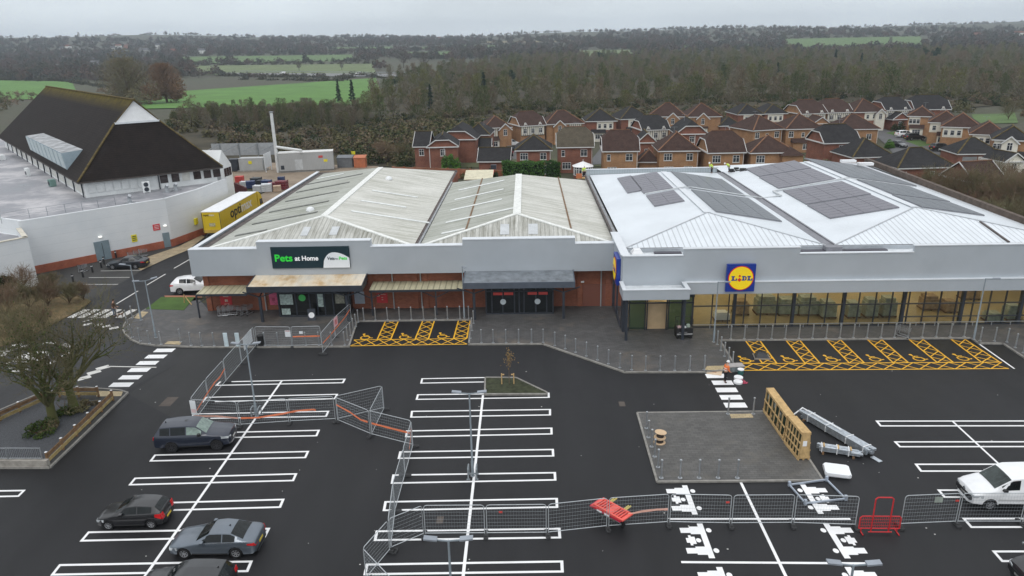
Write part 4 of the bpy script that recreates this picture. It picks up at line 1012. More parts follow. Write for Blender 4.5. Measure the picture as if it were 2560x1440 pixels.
def ac_unit(px,py,w_,d_,h_,rz,label,m_=white_w,z=6.0):
    p = G(px,py,z);t = thing('air_conditioner',label,'air conditioner',(p.x,p.y,z),rz)
    mb = MB();mb.box((-w_/2,-d_/2,.1),(w_/2,d_/2,h_));mb.box((-w_/2+.05,-d_/2+.05,0),(-w_/2+.15,d_/2-.05,.1));mb.box((w_/2-.15,-d_/2+.05,0),(w_/2-.05,d_/2-.05,.1));mb.build('casing',m_,t,world=False)
    mb = MB()
    for k in range(max(1,int(h_/.75))):
        mb.lathe([(.3,0),(.3,.03)],(0,-d_/2-.02,.5+k*.65),14,T=Matrix.Rotation(math.pi/2,4,'X'))
    mb.build('fan_grille',anth,t,world=False)
ac_unit(71,440,1.0,.5,1.25,-.7,'beige air conditioner against the long louvred wall');ac_unit(368,482,.9,.4,1.5,.6,'white twin fan air conditioner below the white louvres');ac_unit(132,466,.9,.8,1.0,-.7,'green roof box near the corner of the tiled roof',mat('green plant box',(.16,.27,.24),.6));ac_unit(5,400,1.6,.9,.9,-.7,'pale roof box at the left frame edge')
def goose(px,py,label):
    p = G(px,py,6.0);mb = MB();mb.tube(p,p+Vector((0,0,.7)),.28,.22,10);mb.tube(p+Vector((0,0,.65)),p+Vector((.3,-.3,1.0)),.24,.2,10);mb.box((p.x-.5,p.y-.5,6.0),(p.x+.5,p.y+.5,6.08));solo('roof_cowl',mb,steel,label,'roof cowl')
goose(325,507,'galvanised roof cowl standing alone on the grey felt');goose(418,480,'galvanised roof cowl near the dark windows');goose(440,476,'galvanised roof cowl nearest the corner of the white wall')
# ======================== THE HOUSING ESTATE
b_red = m_brick('red house brick',(.205,.072,.045),(.26,.10,.065),(.22,.14,.11),True)
b_or = m_brick('orange house brick',(.33,.165,.075),(.40,.215,.105),(.33,.24,.16),True)
render_w = mat('cream render',(.72,.69,.60),.8,var=.08,obj=True)
upvc = mat('white window frame',(.66,.66,.65),.45,var=.04,obj=True);pane_m = mat('window pane',(.035,.042,.05),.08,var=.5,scale=.6,spec=.7)
t_dk = m_tiles('dark grey house tiles',(.030,.029,.030),lich=.05);t_br = m_tiles('red brown house tiles',(.056,.034,.028),lich=.04);t_tan = m_tiles('tan lichen house tiles',(.085,.072,.052),lich=.15)
RM = {'dk': t_dk,'br': t_br,'tan': t_tan};WM = {'r': b_red,'o': b_or}
beam_m = mat('dark timbering',(.03,.025,.022),.8);ridge_t = mat('terracotta ridge',(.19,.10,.06),.9,var=.3,obj=True)
WCACHE = {}
def win_mesh(w,h,n):
    k = (round(w,2),round(h,2),n)
    if k not in WCACHE:
        f = MB();t = .07
        f.box((-w/2,-.05,0),(w/2,.02,t));f.box((-w/2,-.05,h-t),(w/2,.02,h));f.box((-w/2-.06,-.1,-.06),(w/2+.06,.0,0))
        for i in range(n+1):
            x = -w/2+(w-t)*i/n;f.box((x,-.05,t),(x+t,.02,h-t))
        f.box((-w/2,-.045,h*.62),(w/2,.02,h*.62+.05))
        p = MB();p.poly([(-w/2+t,-.02,t),(w/2-t,-.02,t),(w/2-t,-.02,h-t),(-w/2+t,-.02,h-t)])
        fo = f.build('window',upvc);po = p.build('pane',pane_m,fix=False)
        WCACHE[k] = (fo.data,po.data);bpy.data.objects.remove(fo);bpy.data.objects.remove(po)
    return WCACHE[k]
def add_win(root,x,y,z,w,h,n=2,rz=0.0):
    a,b_ = win_mesh(w,h,n)
    o = bpy.data.objects.new('window',a);COL.link(o);o.parent = root;o.location = (x,y,z);o.rotation_euler = (0,0,rz)
    p = bpy.data.objects.new('pane',b_);COL.link(p);p.parent = o
def roof_mesh(W,D,ez,style,pitch=34,o=.35):
    x0,x1,y0,y1 = -o,W+o,-o,D+o;mb = MB();rz = []
    tp = math.tan(math.radians(pitch))
    if style == 'hip':
        if W >= D:
            h = (y1-y0)/2*tp;i = (y1-y0)/2*.95;a = (x0+i,(y0+y1)/2,ez+h);b_ = (x1-i,(y0+y1)/2,ez+h)
            if i*2 > W: a = b_ = ((x0+x1)/2,(y0+y1)/2,ez+h)
            mb.poly([(x0,y0,ez),(x1,y0,ez),b_,a]);mb.poly([(x1,y1,ez),(x0,y1,ez),a,b_]);mb.poly([(x0,y1,ez),(x0,y0,ez),a]);mb.poly([(x1,y0,ez),(x1,y1,ez),b_])
        else:
            h = (x1-x0)/2*tp;i = (x1-x0)/2*.95;a = ((x0+x1)/2,y0+i,ez+h);b_ = ((x0+x1)/2,y1-i,ez+h)
            mb.poly([(x0,y0,ez),(x1,y0,ez),a]);mb.poly([(x1,y1,ez),(x0,y1,ez),b_]);mb.poly([(x0,y1,ez),(x0,y0,ez),a,b_]);mb.poly([(x1,y0,ez),(x1,y1,ez),b_,a])
        rz = [((x0,y0,ez),a),((x1,y0,ez),b_ if W >= D else a),(a,b_)];gab = []
    else:
        clip = .42 if style[0] == 'j' else 0.0
        if style[1] == 'x':
            h = (y1-y0)/2*tp;ym = (y0+y1)/2;i = (y1-y0)/2*clip*.9;hz = ez+h*(1-clip);yc = (y1-y0)/2*(1-clip)
            a = (x0+i,ym,ez+h);b_ = (x1-i,ym,ez+h)
            if clip:
                mb.poly([(x0,y0,ez),(x1,y0,ez),(x1,y0+yc,hz),b_,a,(x0,y0+yc,hz)]);mb.poly([(x1,y1,ez),(x0,y1,ez),(x0,y1-yc,hz),a,b_,(x1,y1-yc,hz)])
                mb.poly([(x0,y1-yc,hz),(x0,y0+yc,hz),a]);mb.poly([(x1,y0+yc,hz),(x1,y1-yc,hz),b_])
            else:
                mb.poly([(x0,y0,ez),(x1,y0,ez),b_,a]);mb.poly([(x1,y1,ez),(x0,y1,ez),a,b_])
            gab = [[(x,0,ez),(x,D,ez),(x,ym+ (D/2)*clip,hz-.1),(x,ym-(D/2)*clip,hz-.1)] for x in (0.0,W)]
            barge = [[(x,y0,ez),(x,ym-(ym-y0)*clip,hz),(x,ym+(ym-y0)*clip,hz),(x,y1,ez)] for x in (x0,x1)]
        else:
            h = (x1-x0)/2*tp;xm = (x0+x1)/2;i = (x1-x0)/2*clip*.9;hz = ez+h*(1-clip);xc = (x1-x0)/2*(1-clip)
            a = (xm,y0+i,ez+h);b_ = (xm,y1-i,ez+h)
            if clip:
                mb.poly([(x0,y1,ez),(x0,y0,ez),(x0+xc,y0,hz),a,b_,(x0+xc,y1,hz)]);mb.poly([(x1,y0,ez),(x1,y1,ez),(x1-xc,y1,hz),b_,a,(x1-xc,y0,hz)])
                mb.poly([(x0+xc,y0,hz),(x1-xc,y0,hz),a]);mb.poly([(x1-xc,y1,hz),(x0+xc,y1,hz),b_])
            else:
                mb.poly([(x0,y1,ez),(x0,y0,ez),a,b_]);mb.poly([(x1,y0,ez),(x1,y1,ez),b_,a])
            gab = [[(0,y,ez),(W,y,ez),(xm+(W/2)*clip,y,hz-.1),(xm-(W/2)*clip,y,hz-.1)] for y in (0.0,D)]
            barge = [[(x0,y0,ez),(xm-(xm-x0)*clip,y0,hz),(xm+(xm-x0)*clip,y0,hz),(x1,y0,ez)]]
        rz = [(a,b_)]
        return mb,rz,gab,barge,h
    return mb,rz,[],[],h
HOUSE = {}
def house(label,L,Rr,style='hip',wall='o',roof='br',D=8.0,ez=5.0,pitch=34,wins='two',extras=(),name='brick_house',cat='house',group='houses of the estate'):
    a = G(L[0],L[1],ez);b_ = G(Rr[0],Rr[1],ez);W = math.hypot(b_.x-a.x,b_.y-a.y);rz = math.atan2(b_.y-a.y,b_.x-a.x)
    rz = max(-.5,min(.5,rz))
    t = thing(name,label,cat,(a.x,a.y,-.1),rz,group)
    wm = WM.get(wall,render_w)
    mb,rid,gab,barge,h = roof_mesh(W,D,ez+.1,style,pitch)
    wb = MB();wb.box((0,0,0),(W,D,ez+.1))
    for gq in gab:
        th = (.02,0,0) if gq[0][0] == gq[1][0] else (0,.02,0)
        wb.ext(gq,th)
    wb.build('wall',wm,t,world=False)
    ro = mb.build('roof',RM[roof],t,world=False,fix=False)
    rb = MB()
    for p,q in rid: rb.bar(Vector(p)+Vector((0,0,.04)),Vector(q)+Vector((0,0,.04)),.26,.12)
    rb.build('ridge_tiles',ridge_t if roof != 'dk' else moss_e,ro,world=False)
    fb = MB();fb.box((-.36,-.36,ez-.1),(W+.36,D+.36,ez+.085))
    for bg in barge:
        for p,q in zip(bg[:-1],bg[1:]): fb.bar(p,q,.07,.17)
    fb.build('fascia_board',upvc,t,world=False)
    zu = ez-1.75 if ez > 4 else 1.0
    if wins == 'two':
        add_win(t,W*.22,0,zu,1.5,1.3,3);add_win(t,W*.78,0,zu,1.2,1.3,2)
        if ez > 4: add_win(t,W*.25,0,.9,1.7,1.25,3);add_win(t,W*.76,0,.5,1.6,1.7,2)
    elif wins == 'wide':
        add_win(t,W*.14,0,zu,1.1,1.3,2);add_win(t,W*.48,0,zu,.7,1.0,1);add_win(t,W*.82,0,zu,1.2,1.3,2);add_win(t,W*.3,0,.9,1.8,1.3,3);add_win(t,W*.75,0,.9,1.6,1.3,2)
    elif wins == 'small':
        add_win(t,W*.15,0,zu,.7,1.2,1);add_win(t,W*.75,0,zu,1.3,1.3,2);add_win(t,W*.25,0,.8,1.7,1.3,3)
    elif wins == 'low':
        add_win(t,W*.08+.4,0,1.1,.8,1.1,1);add_win(t,W*.62,0,1.1,.8,1.1,1)
    elif wins == 'one': add_win(t,W*.5,0,zu,1.0,1.3,2)
    zb = ez-2.3
    for e in extras:
        k = e[0]
        if k == 'tudor':
            x0,x1 = e[1]*W,e[2]*W;pb = MB();pb.box((x0,-.06,zb),(x1,0,ez-.12));pb.build('render_panel',render_w,t,world=False)
            bb = MB();n = max(3,round((x1-x0)/.55))
            for i in range(n+1): xx = x0+(x1-x0-.1)*i/n;bb.box((xx,-.1,zb),(xx+.1,-.06,ez-.12))
            bb.box((x0,-.11,zb-.08),(x1,-.06,zb+.06));bb.build('timbering',beam_m,t,world=False)
            nw = max(1,round((x1-x0)/2.2))
            for i in range(nw): add_win(t,x0+(x1-x0)*(i+.5)/nw,-.11,zu-.05,.95,1.2,2)
        elif k == 'white':
            x0,x1 = e[1]*W,e[2]*W;pb = MB();pb.box((x0,-.06,zb+.1),(x1,0,ez-.12));pb.build('render_panel',render_w,t,world=False)
            for i in range(3): add_win(t,x0+(x1-x0)*(i+.5)/3,-.08,zu,.8,1.1,1)
        elif k == 'gable':
            xc,gw = e[1]*W,e[2];gm = WM.get(e[3],render_w) if len(e) > 3 else wm;p_ = .7;hh = gw/2*math.tan(math.radians(42))
            gb_ = MB();gb_.box((xc-gw/2,-p_,0),(xc+gw/2,.0,ez-.4));gb_.ext([(xc-gw/2,-p_,ez-.4),(xc+gw/2,-p_,ez-.4),(xc,-p_,ez-.4+hh)],(0,p_+.6,0));gb_.build('gable_wall',gm,t,world=False)
            rr = MB();r2 = gw/2+.25;h2 = r2*math.tan(math.radians(42));zt = ez-.4-.25*.9
            for s in (-1,1): rr.ext([(xc+s*r2,-p_-.25,zt),(xc,-p_-.25,zt+h2),(xc,2.6,zt+h2),(xc+s*r2,2.6,zt)],(0,0,.1))
            rr.build('gable_roof',RM[roof],t,world=False)
            br_ = MB()
            for s in (-1,1): br_.bar((xc+s*r2,-p_-.29,zt+.02),(xc,-p_-.29,zt+h2+.02),.06,.22)
            br_.build('bargeboard',upvc,t,world=False);add_win(t,xc,-p_-.01,zu-.1,.9,1.5,2)
        elif k == 'dormers':
            for xc in (W*.2,W*.8):
                gb_ = MB();gb_.ext([(xc-.6,-.12,ez-.2),(xc+.6,-.12,ez-.2),(xc,-.12,ez+.75)],(0,1.4,0));gb_.build('dormer_gable',render_w,t,world=False)
                br_ = MB()
                for s in (-1,1): br_.bar((xc+s*.7,-.2,ez-.25),(xc,-.2,ez+.85),.1,.14)
                br_.build('bargeboard',upvc,t,world=False)
        elif k == 'porch':
            xc,pw = e[1]*W,e[2];gb_ = MB();gb_.box((xc-pw/2,-1.3,0),(xc+pw/2,0,2.2));gb_.build('porch',render_w if len(e) < 4 else wm,t,world=False)
            rr = MB();rr.poly([(xc-pw/2-.2,-1.6,2.2),(xc+pw/2+.2,-1.6,2.2),(xc+pw/2+.2,0,3.0),(xc-pw/2-.2,0,3.0)]);rr.poly([(xc-pw/2-.2,-1.6,2.2),(xc-pw/2-.2,0,3.0),(xc-pw/2-.2,0,2.2)]);rr.poly([(xc+pw/2+.2,-1.6,2.2),(xc+pw/2+.2,0,3.0),(xc+pw/2+.2,0,2.2)]);rr.build('porch_roof',RM[roof],t,world=False)
            add_win(t,xc,-1.31,.7,min(1.8,pw*.8),1.2,3)
        elif k == 'garage':
            x0,gw = e[1]*W,e[2];db = MB();db.box((x0,-.06,.1),(x0+gw,0,2.2));db.build('garage_door',upvc if len(e) < 4 else mat('grey garage door',(.25,.26,.27),.5),t,world=False)
        elif k == 'wing':
            x0,ww,dd,ze_ = e[1],e[2],e[3],e[4]
            wb2 = MB();wb2.box((x0,-1.0,0),(x0+ww,dd,ze_));wb2.build('wing_wall',wm,t,world=False)
            m2,r2_,_,_,_ = roof_mesh(ww,dd+1.0,ze_,'hip',pitch);m2.v = [(p[0]+x0,p[1]-1.0,p[2]) for p in m2.v];m2.build('wing_roof',RM[roof],t,world=False,fix=False)
        elif k == 'pipe':
            pb = MB();pb.tube((e[1]*W,-.08,.1),(e[1]*W,-.08,ez),.07,n=6);pb.build('downpipe',upvc,t,world=False)
        elif k == 'sidewin':
            for yy in (D*.3,D*.7): add_win(t,-.0,yy,1.1,.9,1.2,2,-math.pi/2)
    if wins in ('two','small','wide'):
        pb = MB();pb.tube((W-.12,-.07,.1),(W-.12,-.07,ez),.055,n=5);pb.build('downpipe',upvc,t,world=False)
    if ez > 4 and RND.random() < .6:
        ab = MB();x = W*.5+RND.uniform(-1,1);yy = D*.5;zt = ez+h
        ab.tube((x,yy,zt-.5),(x,yy,zt+1.0),.03,n=4);ab.bar((x-.6,yy,zt+.95),(x+.6,yy,zt+.95),.03,.03)
        for i in range(5): ab.bar((x-.5+i*.25,yy-.25,zt+.95),(x-.5+i*.25,yy+.25,zt+.95),.02,.02)
        ab.build('aerial',steel_d,t,world=False)
    return t
house('red brick house with dark roof at the left end of the estate',(1036,366),(1070,365.6),'gx','r','dk',D=7,wins='one')
house('red brick house with dark clipped gable facing the shops, left end of the estate',(1069.5,367.5),(1143,365.5),'jy','r','dk',D=9,wins='one',extras=(('pipe',.55),('pipe',.05)))
house('tall windowless red brick gable with dark clipped roof behind the leftmost pair',(1098,348.5),(1188,347.5),'jy','r','dk',D=10,wins='none')
house('low dark roofed garage in front of the parked red car',(1197,403),(1272,402.5),'gx','r','dk',D=6,ez=2.5,wins='none',name='garage_building',cat='garage')
house('small dark garage roof behind the low garage beside the brick gable',(1191,371),(1225,370.5),'gx','r','dk',D=5,ez=2.5,wins='none',name='garage_building',cat='garage')
house('red brick house with dark pyramid roof behind the green hedge',(1291,375.5),(1377,374.3),'hip','r','dk',D=8.5,wins='two')
house('red brick house with tan lichen covered roof and white conservatory',(1395,367.5),(1481.5,366.3),'jx','r','tan',D=8,wins='small',pitch=38)
house('orange brick house with brown clipped roof right of the white conservatory',(1509.5,377.5),(1595,376.6),'jx','o','br',D=8,wins='small',pitch=38)
house('small brown roofed garage between two orange brick houses',(1598,404),(1648,404),'hip','o','br',D=5.5,ez=2.5,wins='none',name='garage_building',cat='garage',pitch=42)
house('orange brick house with pyramid brown roof, second orange one from the conservatory',(1649.5,376.7),(1746.5,375.5),'hip','o','br',D=8.5,wins='two',pitch=37)
house('orange brick house with clipped brown roof and blank left side wall',(1773,381.5),(1861,379.7),'jx','o','br',D=8,wins='two',pitch=38)
house('orange brick house with long low brown hip touching the white roof edge',(1879,381.5),(1986,379.7),'hip','o','br',D=7.5,wins='two',pitch=32,extras=(('wing',5.2,3.6,4.5,4.6),))
house('dark hipped red brick house between the blank gable and the timbered houses',(1165,337),(1222,336.5),'hip','r','dk',D=9,wins='none',pitch=38)
house('house with red brown roof, timbered left half and orange gable beside white van',(1212,320),(1277,317),'hip','o','br',D=8,wins='none',extras=(('tudor',.08,.5),('gable',.76,3.0,'o'),('porch',.3,2.6)))
house('timbered white fronted house with two small gablets and orange side wall',(1301,315),(1362,311.5),'jx','o','br',D=8.5,wins='none',pitch=34,extras=(('tudor',.02,.98),('dormers',)))
house('orange house with front gable and timbered right part, nearest the grey tan roof',(1366,310.5),(1457,307),'hip','o','br',D=8,wins='none',extras=(('gable',.35,3.0,'o'),('tudor',.62,.97)))
house('red brick gable house with dark clipped roof amid the middle of the estate',(1693,334.5),(1768,333.5),'jy','r','dk',D=10,wins='one',extras=(('pipe',.6),),pitch=38)
house('dark roofed timbered house with cream gablets left of the red gable',(1607,325),(1672,322.5),'jx','r','dk',D=8,wins='none',pitch=34,extras=(('tudor',.02,.98),('dormers',)))
house('small dark roofed gabled porch house behind the second orange one',(1596,356),(1640,355.5),'gy','r','dk',D=7,ez=3.6,wins='one',pitch=42)
house('large orange house with brown pyramid roof in the centre right of the estate',(1884,326),(1956,321.5),'hip','o','br',D=9,wins='wide',pitch=34)
house('orange house with long lower lean-to roof right of the large pyramid roof',(1967,322.5),(2055,320.5),'hip','o','br',D=8,wins='wide',extras=(('porch',.55,6.0,'w'),))
house('dark roofed white doored garage in front of the far dark roofed pair',(1800,314.5),(1852,313.5),'hip','r','dk',D=6,ez=2.6,wins='none',name='garage_building',cat='garage',extras=(('garage',.45,2.4),))
house('dark roofed red brick house with three white panels, back row left',(1466,303),(1541,301.5),'hip','r','dk',D=9,wins='none',extras=(('white',.35,.9),('porch',.4,3.4)))
house('dark roofed house with cream upper storey, second in the back row',(1553,297.8),(1625,295),'hip','r','dk',D=9,wins='none',extras=(('white',.25,.98),('porch',.35,2.2)))
house('red brown roofed house with low orange gable, third in the back row',(1622,291),(1714,291),'hip','o','br',D=9,wins='none',extras=(('gable',.66,3.2,'o'),))
house('red brown roofed orange house with tall arched window gable, back row',(1719,292),(1802,290.5),'hip','o','br',D=9,wins='none',extras=(('gable',.45,3.2,'o'),('porch',.45,2.4)))
house('dark pyramid roofed house with cream front, left of the far pair',(1846,286),(1906,284.5),'hip','r','dk',D=9.5,wins='none',extras=(('white',.22,.97),))
house('dark pyramid roofed house with pale blue white front, right of the far pair',(1912,284),(1967,282.8),'hip','r','dk',D=9.5,wins='none',extras=(('white',.15,.85),))
house('timbered house with brown roof and two gablets next to the dark pair',(2005,284.5),(2066,282),'jx','o','br',D=9,wins='none',pitch=34,extras=(('tudor',.02,.98),('dormers',),('porch',.6,3.0)))
house('timbered white and black house with brown roof, second of the brown timbered pair',(2068,281.5),(2130,279.5),'jx','o','br',D=9,wins='none',pitch=34,extras=(('tudor',.02,.98),('dormers',)))
house('brown roofed house with white gable at its right, behind the street',(2136,280.5),(2212,278.3),'hip','r','br',D=9,wins='none',extras=(('white',.35,.98),('gable',.83,2.6,'w'),))
house('dark roofed timbered house with two gablets at the far end of the street',(2215,275.5),(2275,274),'jx','r','dk',D=9,wins='none',pitch=34,extras=(('tudor',.02,.98),('dormers',)))
house('wide dark clipped roof of the last house before the green lawn',(2288,273.5),(2375,272.5),'jx','r','dk',D=9,wins='none',pitch=36,extras=(('dormers',),))
house('orange brick house with long brown hip roof and dark windows beside the street',(2096,323),(2197,321.5),'hip','o','br',D=8.5,ez=3.4,wins='two',pitch=33)
house('small orange gable house wedged between the timbered pair and the street corner',(2036,308.5),(2072,308),'gy','o','br',D=7,ez=3.6,wins='one',pitch=36)
house('gabled brick garage beside the conifer hedge at the end of the street',(2233,298.5),(2271,297),'gy','r','dk',D=6,ez=2.8,wins='one',name='garage_building',cat='garage')
house('brown pyramid roofed house with cream panel facing the parked white car',(2271,289.5),(2334,291),'hip','o','br',D=9,wins='none',extras=(('white',.05,.5),('porch',.4,3.0)))
house('white clad brown roofed house, left of the joined pair by the lawn',(2324,305),(2384,311),'hip','o','br',D=9,wins='none',extras=(('white',.03,.95),('porch',.5,2.2)))
house('white clad brown roofed house, right of the joined pair by the lawn',(2356,316),(2452,320),'hip','o','br',D=9,wins='none',extras=(('white',.03,.55),('garage',.6,2.3)))
house('brown pyramid roofed house behind the dark double garage',(2428,334.5),(2500,342),'hip','o','br',D=9,wins='none',extras=(('white',.05,.6),))
house('dark roofed house with white front gable at the right frame edge',(2484,348),(2580,353),'hip','o','dk',D=9,wins='one',extras=(('gable',.45,2.6,'w'),('white',.03,.3),('porch',.75,2.2)))
house('dark roofed double garage with a white door and an open door',(2396,384),(2500,383.5),'hip','r','dk',D=7,ez=2.7,wins='none',name='garage_building',cat='garage',extras=(('garage',.12,2.6,'g'),('garage',.5,2.4)))
house('long dark roofed red brick bungalow beside the brown parapet',(2246,420),(2386,416),'hip','r','dk',D=8,ez=2.8,wins='low',name='brick_bungalow',pitch=33)
house('dark hipped red brick bungalow left of the long one',(2134,393),(2231,390),'hip','r','dk',D=8,ez=3.0,wins='low',name='brick_bungalow',pitch=36)
house('red brick house with mossy dark roof behind the hipped bungalow',(2062,357.5),(2148,355),'jx','r','dk',D=7.5,ez=4.4,wins='one',pitch=38)
house('brown roof of a low house half hidden by the bare shrubs',(2438,456),(2512,452),'gx','r','br',D=7,ez=2.8,wins='none',name='brick_bungalow')
house('small white gabled annexe below the right frame edge houses',(2514,404),(2560,402),'gy','w','dk',D=5,ez=2.6,wins='one',name='annexe',cat='house')
p = G(1459,447,0);t = thing('conservatory','white round ended conservatory with white roof against the red brick house','conservatory',(p.x,p.y+1.4,-.1),0)
n = 10;arc = lambda r,i: (r*math.cos(math.pi+math.pi*i/(n-1)),r*math.sin(math.pi+math.pi*i/(n-1))*.75)
mb = MB();pts = [arc(1.75,i) for i in range(n)];mb.prism(pts+[(1.75,1.6),(-1.75,1.6)],0,.6);mb.build('dwarf_wall',b_red,t,world=False)
mb = MB()
for x,y in pts: mb.box((x-.07,y-.07,.6),(x+.07,y+.07,2.2))
for i in range(n-1):
    a,c = pts[i],pts[i+1]
    for z in (.64,1.75,2.16): mb.bar((a[0],a[1],z),(c[0],c[1],z),.1,.1)
mb.build('frame',upvc,t,world=False)
mb = MB()
for i in range(n-1):
    a,c = pts[i],pts[i+1];mb.poly([(a[0]*.98,a[1]*.98,.65),(c[0]*.98,c[1]*.98,.65),(c[0]*.98,c[1]*.98,2.15),(a[0]*.98,a[1]*.98,2.15)])
mb.build('glazing',pane_m,t,world=False,fix=False)
mb = MB();ap = (0,.4,3.1);ring = [arc(1.95,i) for i in range(n)]+[(1.95,1.6),(-1.95,1.6)]
for i in range(len(ring)):
    a,c = ring[i],ring[(i+1)%len(ring)];mb.poly([(a[0],a[1],2.2),(c[0],c[1],2.2),ap])
mb.build('roof',mat('white polycarbonate roof',(.78,.78,.78),.5,var=.05),t,world=False);mb = MB();mb.lathe([(.05,3.0),(.06,3.35),(.0,3.5)],(0,.4,0),6);mb.build('finial',upvc,t,world=False)
mb = MB();flat(mb,[(2180,330),(2212,322),(2245,338),(2300,352),(2345,372),(2352,386),(2240,392),(2215,362)],.02)
flat(mb,[(1240,384),(1300,352),(1312,352),(1296,398),(1240,398)],.02);flat(mb,[(1478,400),(1500,372),(1510,372),(1505,410),(1478,412)],.02);flat(mb,[(1782,345),(1850,325),(1870,330),(1850,345)],.02)
struct('estate_road',mb,m_asphalt('estate asphalt',.11,(1,1,1.02),.2,.7))
mb = MB();flat(mb,[(2262,352),(2300,350),(2335,362),(2300,366)],.03);flat(mb,[(2215,332),(2240,328),(2260,336),(2240,340)],.03);struct('estate_grass',mb,grass_m)
mb = MB();flat(mb,[(980,398),(1120,398),(2060,392),(2640,470),(2640,560),(2300,470),(2100,410),(1000,420)],-.03);struct('gardens',mb,m_field('garden ground',(.075,.085,.035),.4))
mb = MB();a = G(985,440,0);b_ = G(1350,453,0);mb.bar((a.x,a.y,.9),(b_.x,b_.y,.9),.25,1.8)
for i in range(14):
    p = a.lerp(b_,i/13);mb.box((p.x-.25,p.y-.28,0),(p.x+.25,p.y+.05,1.9))
t = solo('garden_wall',mb,m_brick('garden wall brick',(.27,.085,.045),(.33,.12,.06),(.25,.16,.11)),'long red brick boundary wall with piers behind the mossy roofs','wall')
# ======================== VEHICLES
car_glass = mat('car glass',(.010,.013,.014),.05,var=.3,scale=2,obj=True,spec=.3)
car_glass_l = mat('pale green windscreen',(.17,.23,.20),.06,var=.35,scale=3,obj=True,spec=.8)
tyre_m = mat('tyre rubber',(.018,.018,.019),.85,obj=True);alloy = mat('alloy wheel',(.42,.43,.45),.35,.7,obj=True);alloy_d = mat('dark alloy wheel',(.035,.035,.04),.4,.4,obj=True)
lamp_c = mat('clear lamp',(.55,.58,.60),.1,.3,obj=True);lamp_r = mat('red lamp',(.55,.012,.015),.2,obj=True);trim_b = mat('black trim',(.014,.014,.015),.5,obj=True);chrome = mat('chrome trim',(.6,.62,.64),.2,.9,obj=True)
plate_w = mat('white number plate',(.7,.7,.68),.5,obj=True);plate_y = mat('yellow number plate',(.70,.52,.05),.5,obj=True)
def paint(name,c,metal=.3): return mat(name,c,.28,metal,var=.08,scale=1.2,obj=True,coat=.7)
def wheel_parts(root,x,y,r,w,rimm):
    s = 1 if y > 0 else -1;mb = MB()
    T = Matrix.Translation((x,y,r)) @ Matrix.Rotation(-s*math.pi/2,4,'X')
    mb.lathe([(r*.62,-w/2),(r*.9,-w/2),(r,-w*.32),(r,w*.32),(r*.92,w/2),(r*.66,w/2),(r*.64,w*.36)],(0,0,0),20,T=T)
    wo = mb.build('wheel',tyre_m,root,smooth=40,world=False)
    rb = MB();rb.lathe([(r*.66,w*.30),(r*.66,w*.46),(r*.58,w*.44),(r*.57,w*.30)],(0,0,0),18,T=T)
    for k in range(7):
        a = 2*math.pi*k/7;p = T @ Vector((r*.08*math.cos(a),r*.08*math.sin(a),w*.42));q = T @ Vector((r*.60*math.cos(a),r*.60*math.sin(a),w*.42));rb.bar(p,q,r*.13,w*.08,up=(0,s,0))
    rb.lathe([(r*.14,w*.3),(r*.14,w*.47),(r*.05,w*.48)],(0,0,0),8,T=T);rb.build('rim',rimm,wo,world=False)
SPECS = {
 'saloon': dict(L=4.7,zu=.20,zs=.27,ax=(.86,3.62),R=.33,keys=[(0,.62,.56),(.10,.80,.64),(.35,.88,.72),(.9,.915,.80),(1.5,.915,.93),(2.25,.915,.96,.62,1.36),(2.8,.915,.97,.64,1.40),(3.35,.91,.98,.61,1.36),(4.08,.89,1.03),(4.5,.86,1.00),(4.66,.80,.90),(4.7,.70,.80)],ws=(1.5,2.25),rw=(3.35,4.08),roof=(2.25,3.35),sw=[(1.82,2.92),(2.98,3.62)]),
 'hatch': dict(L=3.92,zu=.20,zs=.27,ax=(.72,3.2),R=.30,keys=[(0,.56,.56),(.10,.74,.66),(.35,.81,.76),(.75,.835,.84),(1.12,.84,.95),(1.85,.84,.97,.58,1.36),(2.4,.84,.98,.60,1.42),(3.1,.83,1.0,.59,1.38),(3.45,.82,1.02,.56,1.32),(3.80,.78,1.0),(3.88,.74,.80),(3.92,.66,.60)],ws=(1.12,1.85),rw=(3.45,3.80),roof=(1.85,3.45),sw=[(1.5,2.45),(2.52,3.3)]),
 'suv': dict(L=4.95,zu=.30,zs=.40,ax=(.88,3.8),R=.39,keys=[(0,.66,.80),(.07,.86,.98),(.4,.95,1.06),(1.0,.985,1.11),(1.45,.985,1.18),(2.15,.985,1.2,.70,1.72),(2.7,.985,1.21,.73,1.80),(3.8,.98,1.22,.72,1.78),(4.5,.96,1.24,.69,1.72),(4.84,.92,1.22),(4.92,.88,1.0),(4.95,.8,.7)],ws=(1.45,2.15),rw=(4.5,4.84),roof=(2.15,4.5),sw=[(1.78,2.72),(2.8,3.75),(3.82,4.45)]),
 'crossover': dict(L=4.45,zu=.24,zs=.34,ax=(.86,3.5),R=.35,keys=[(0,.6,.70),(.08,.82,.84),(.4,.90,.92),(.95,.92,1.0),(1.35,.92,1.08),(2.1,.92,1.10,.60,1.54),(2.7,.92,1.13,.63,1.62),(3.4,.91,1.18,.60,1.59),(3.95,.89,1.24,.55,1.50),(4.3,.84,1.14),(4.4,.8,.95),(4.45,.7,.62)],ws=(1.35,2.1),rw=(3.95,4.3),roof=(2.1,3.95),sw=[(1.85,2.7),(2.76,3.45)]),
 'van': dict(L=5.0,zu=.24,zs=.36,ax=(.92,4.02),R=.34,keys=[(0,.64,.70),(.08,.84,.86),(.35,.92,.98),(.75,.96,1.08),(1.05,.965,1.18),(1.95,.965,1.22,.80,1.82),(2.3,.965,1.24,.84,1.90),(3.5,.965,1.26,.86,1.93),(4.8,.955,1.26,.86,1.92),(4.97,.95,1.24,.84,1.86),(5.0,.92,1.2,.80,1.80)],ws=(1.05,1.95),rw=None,roof=(1.95,4.97),sw=[(1.42,2.32)]),
}
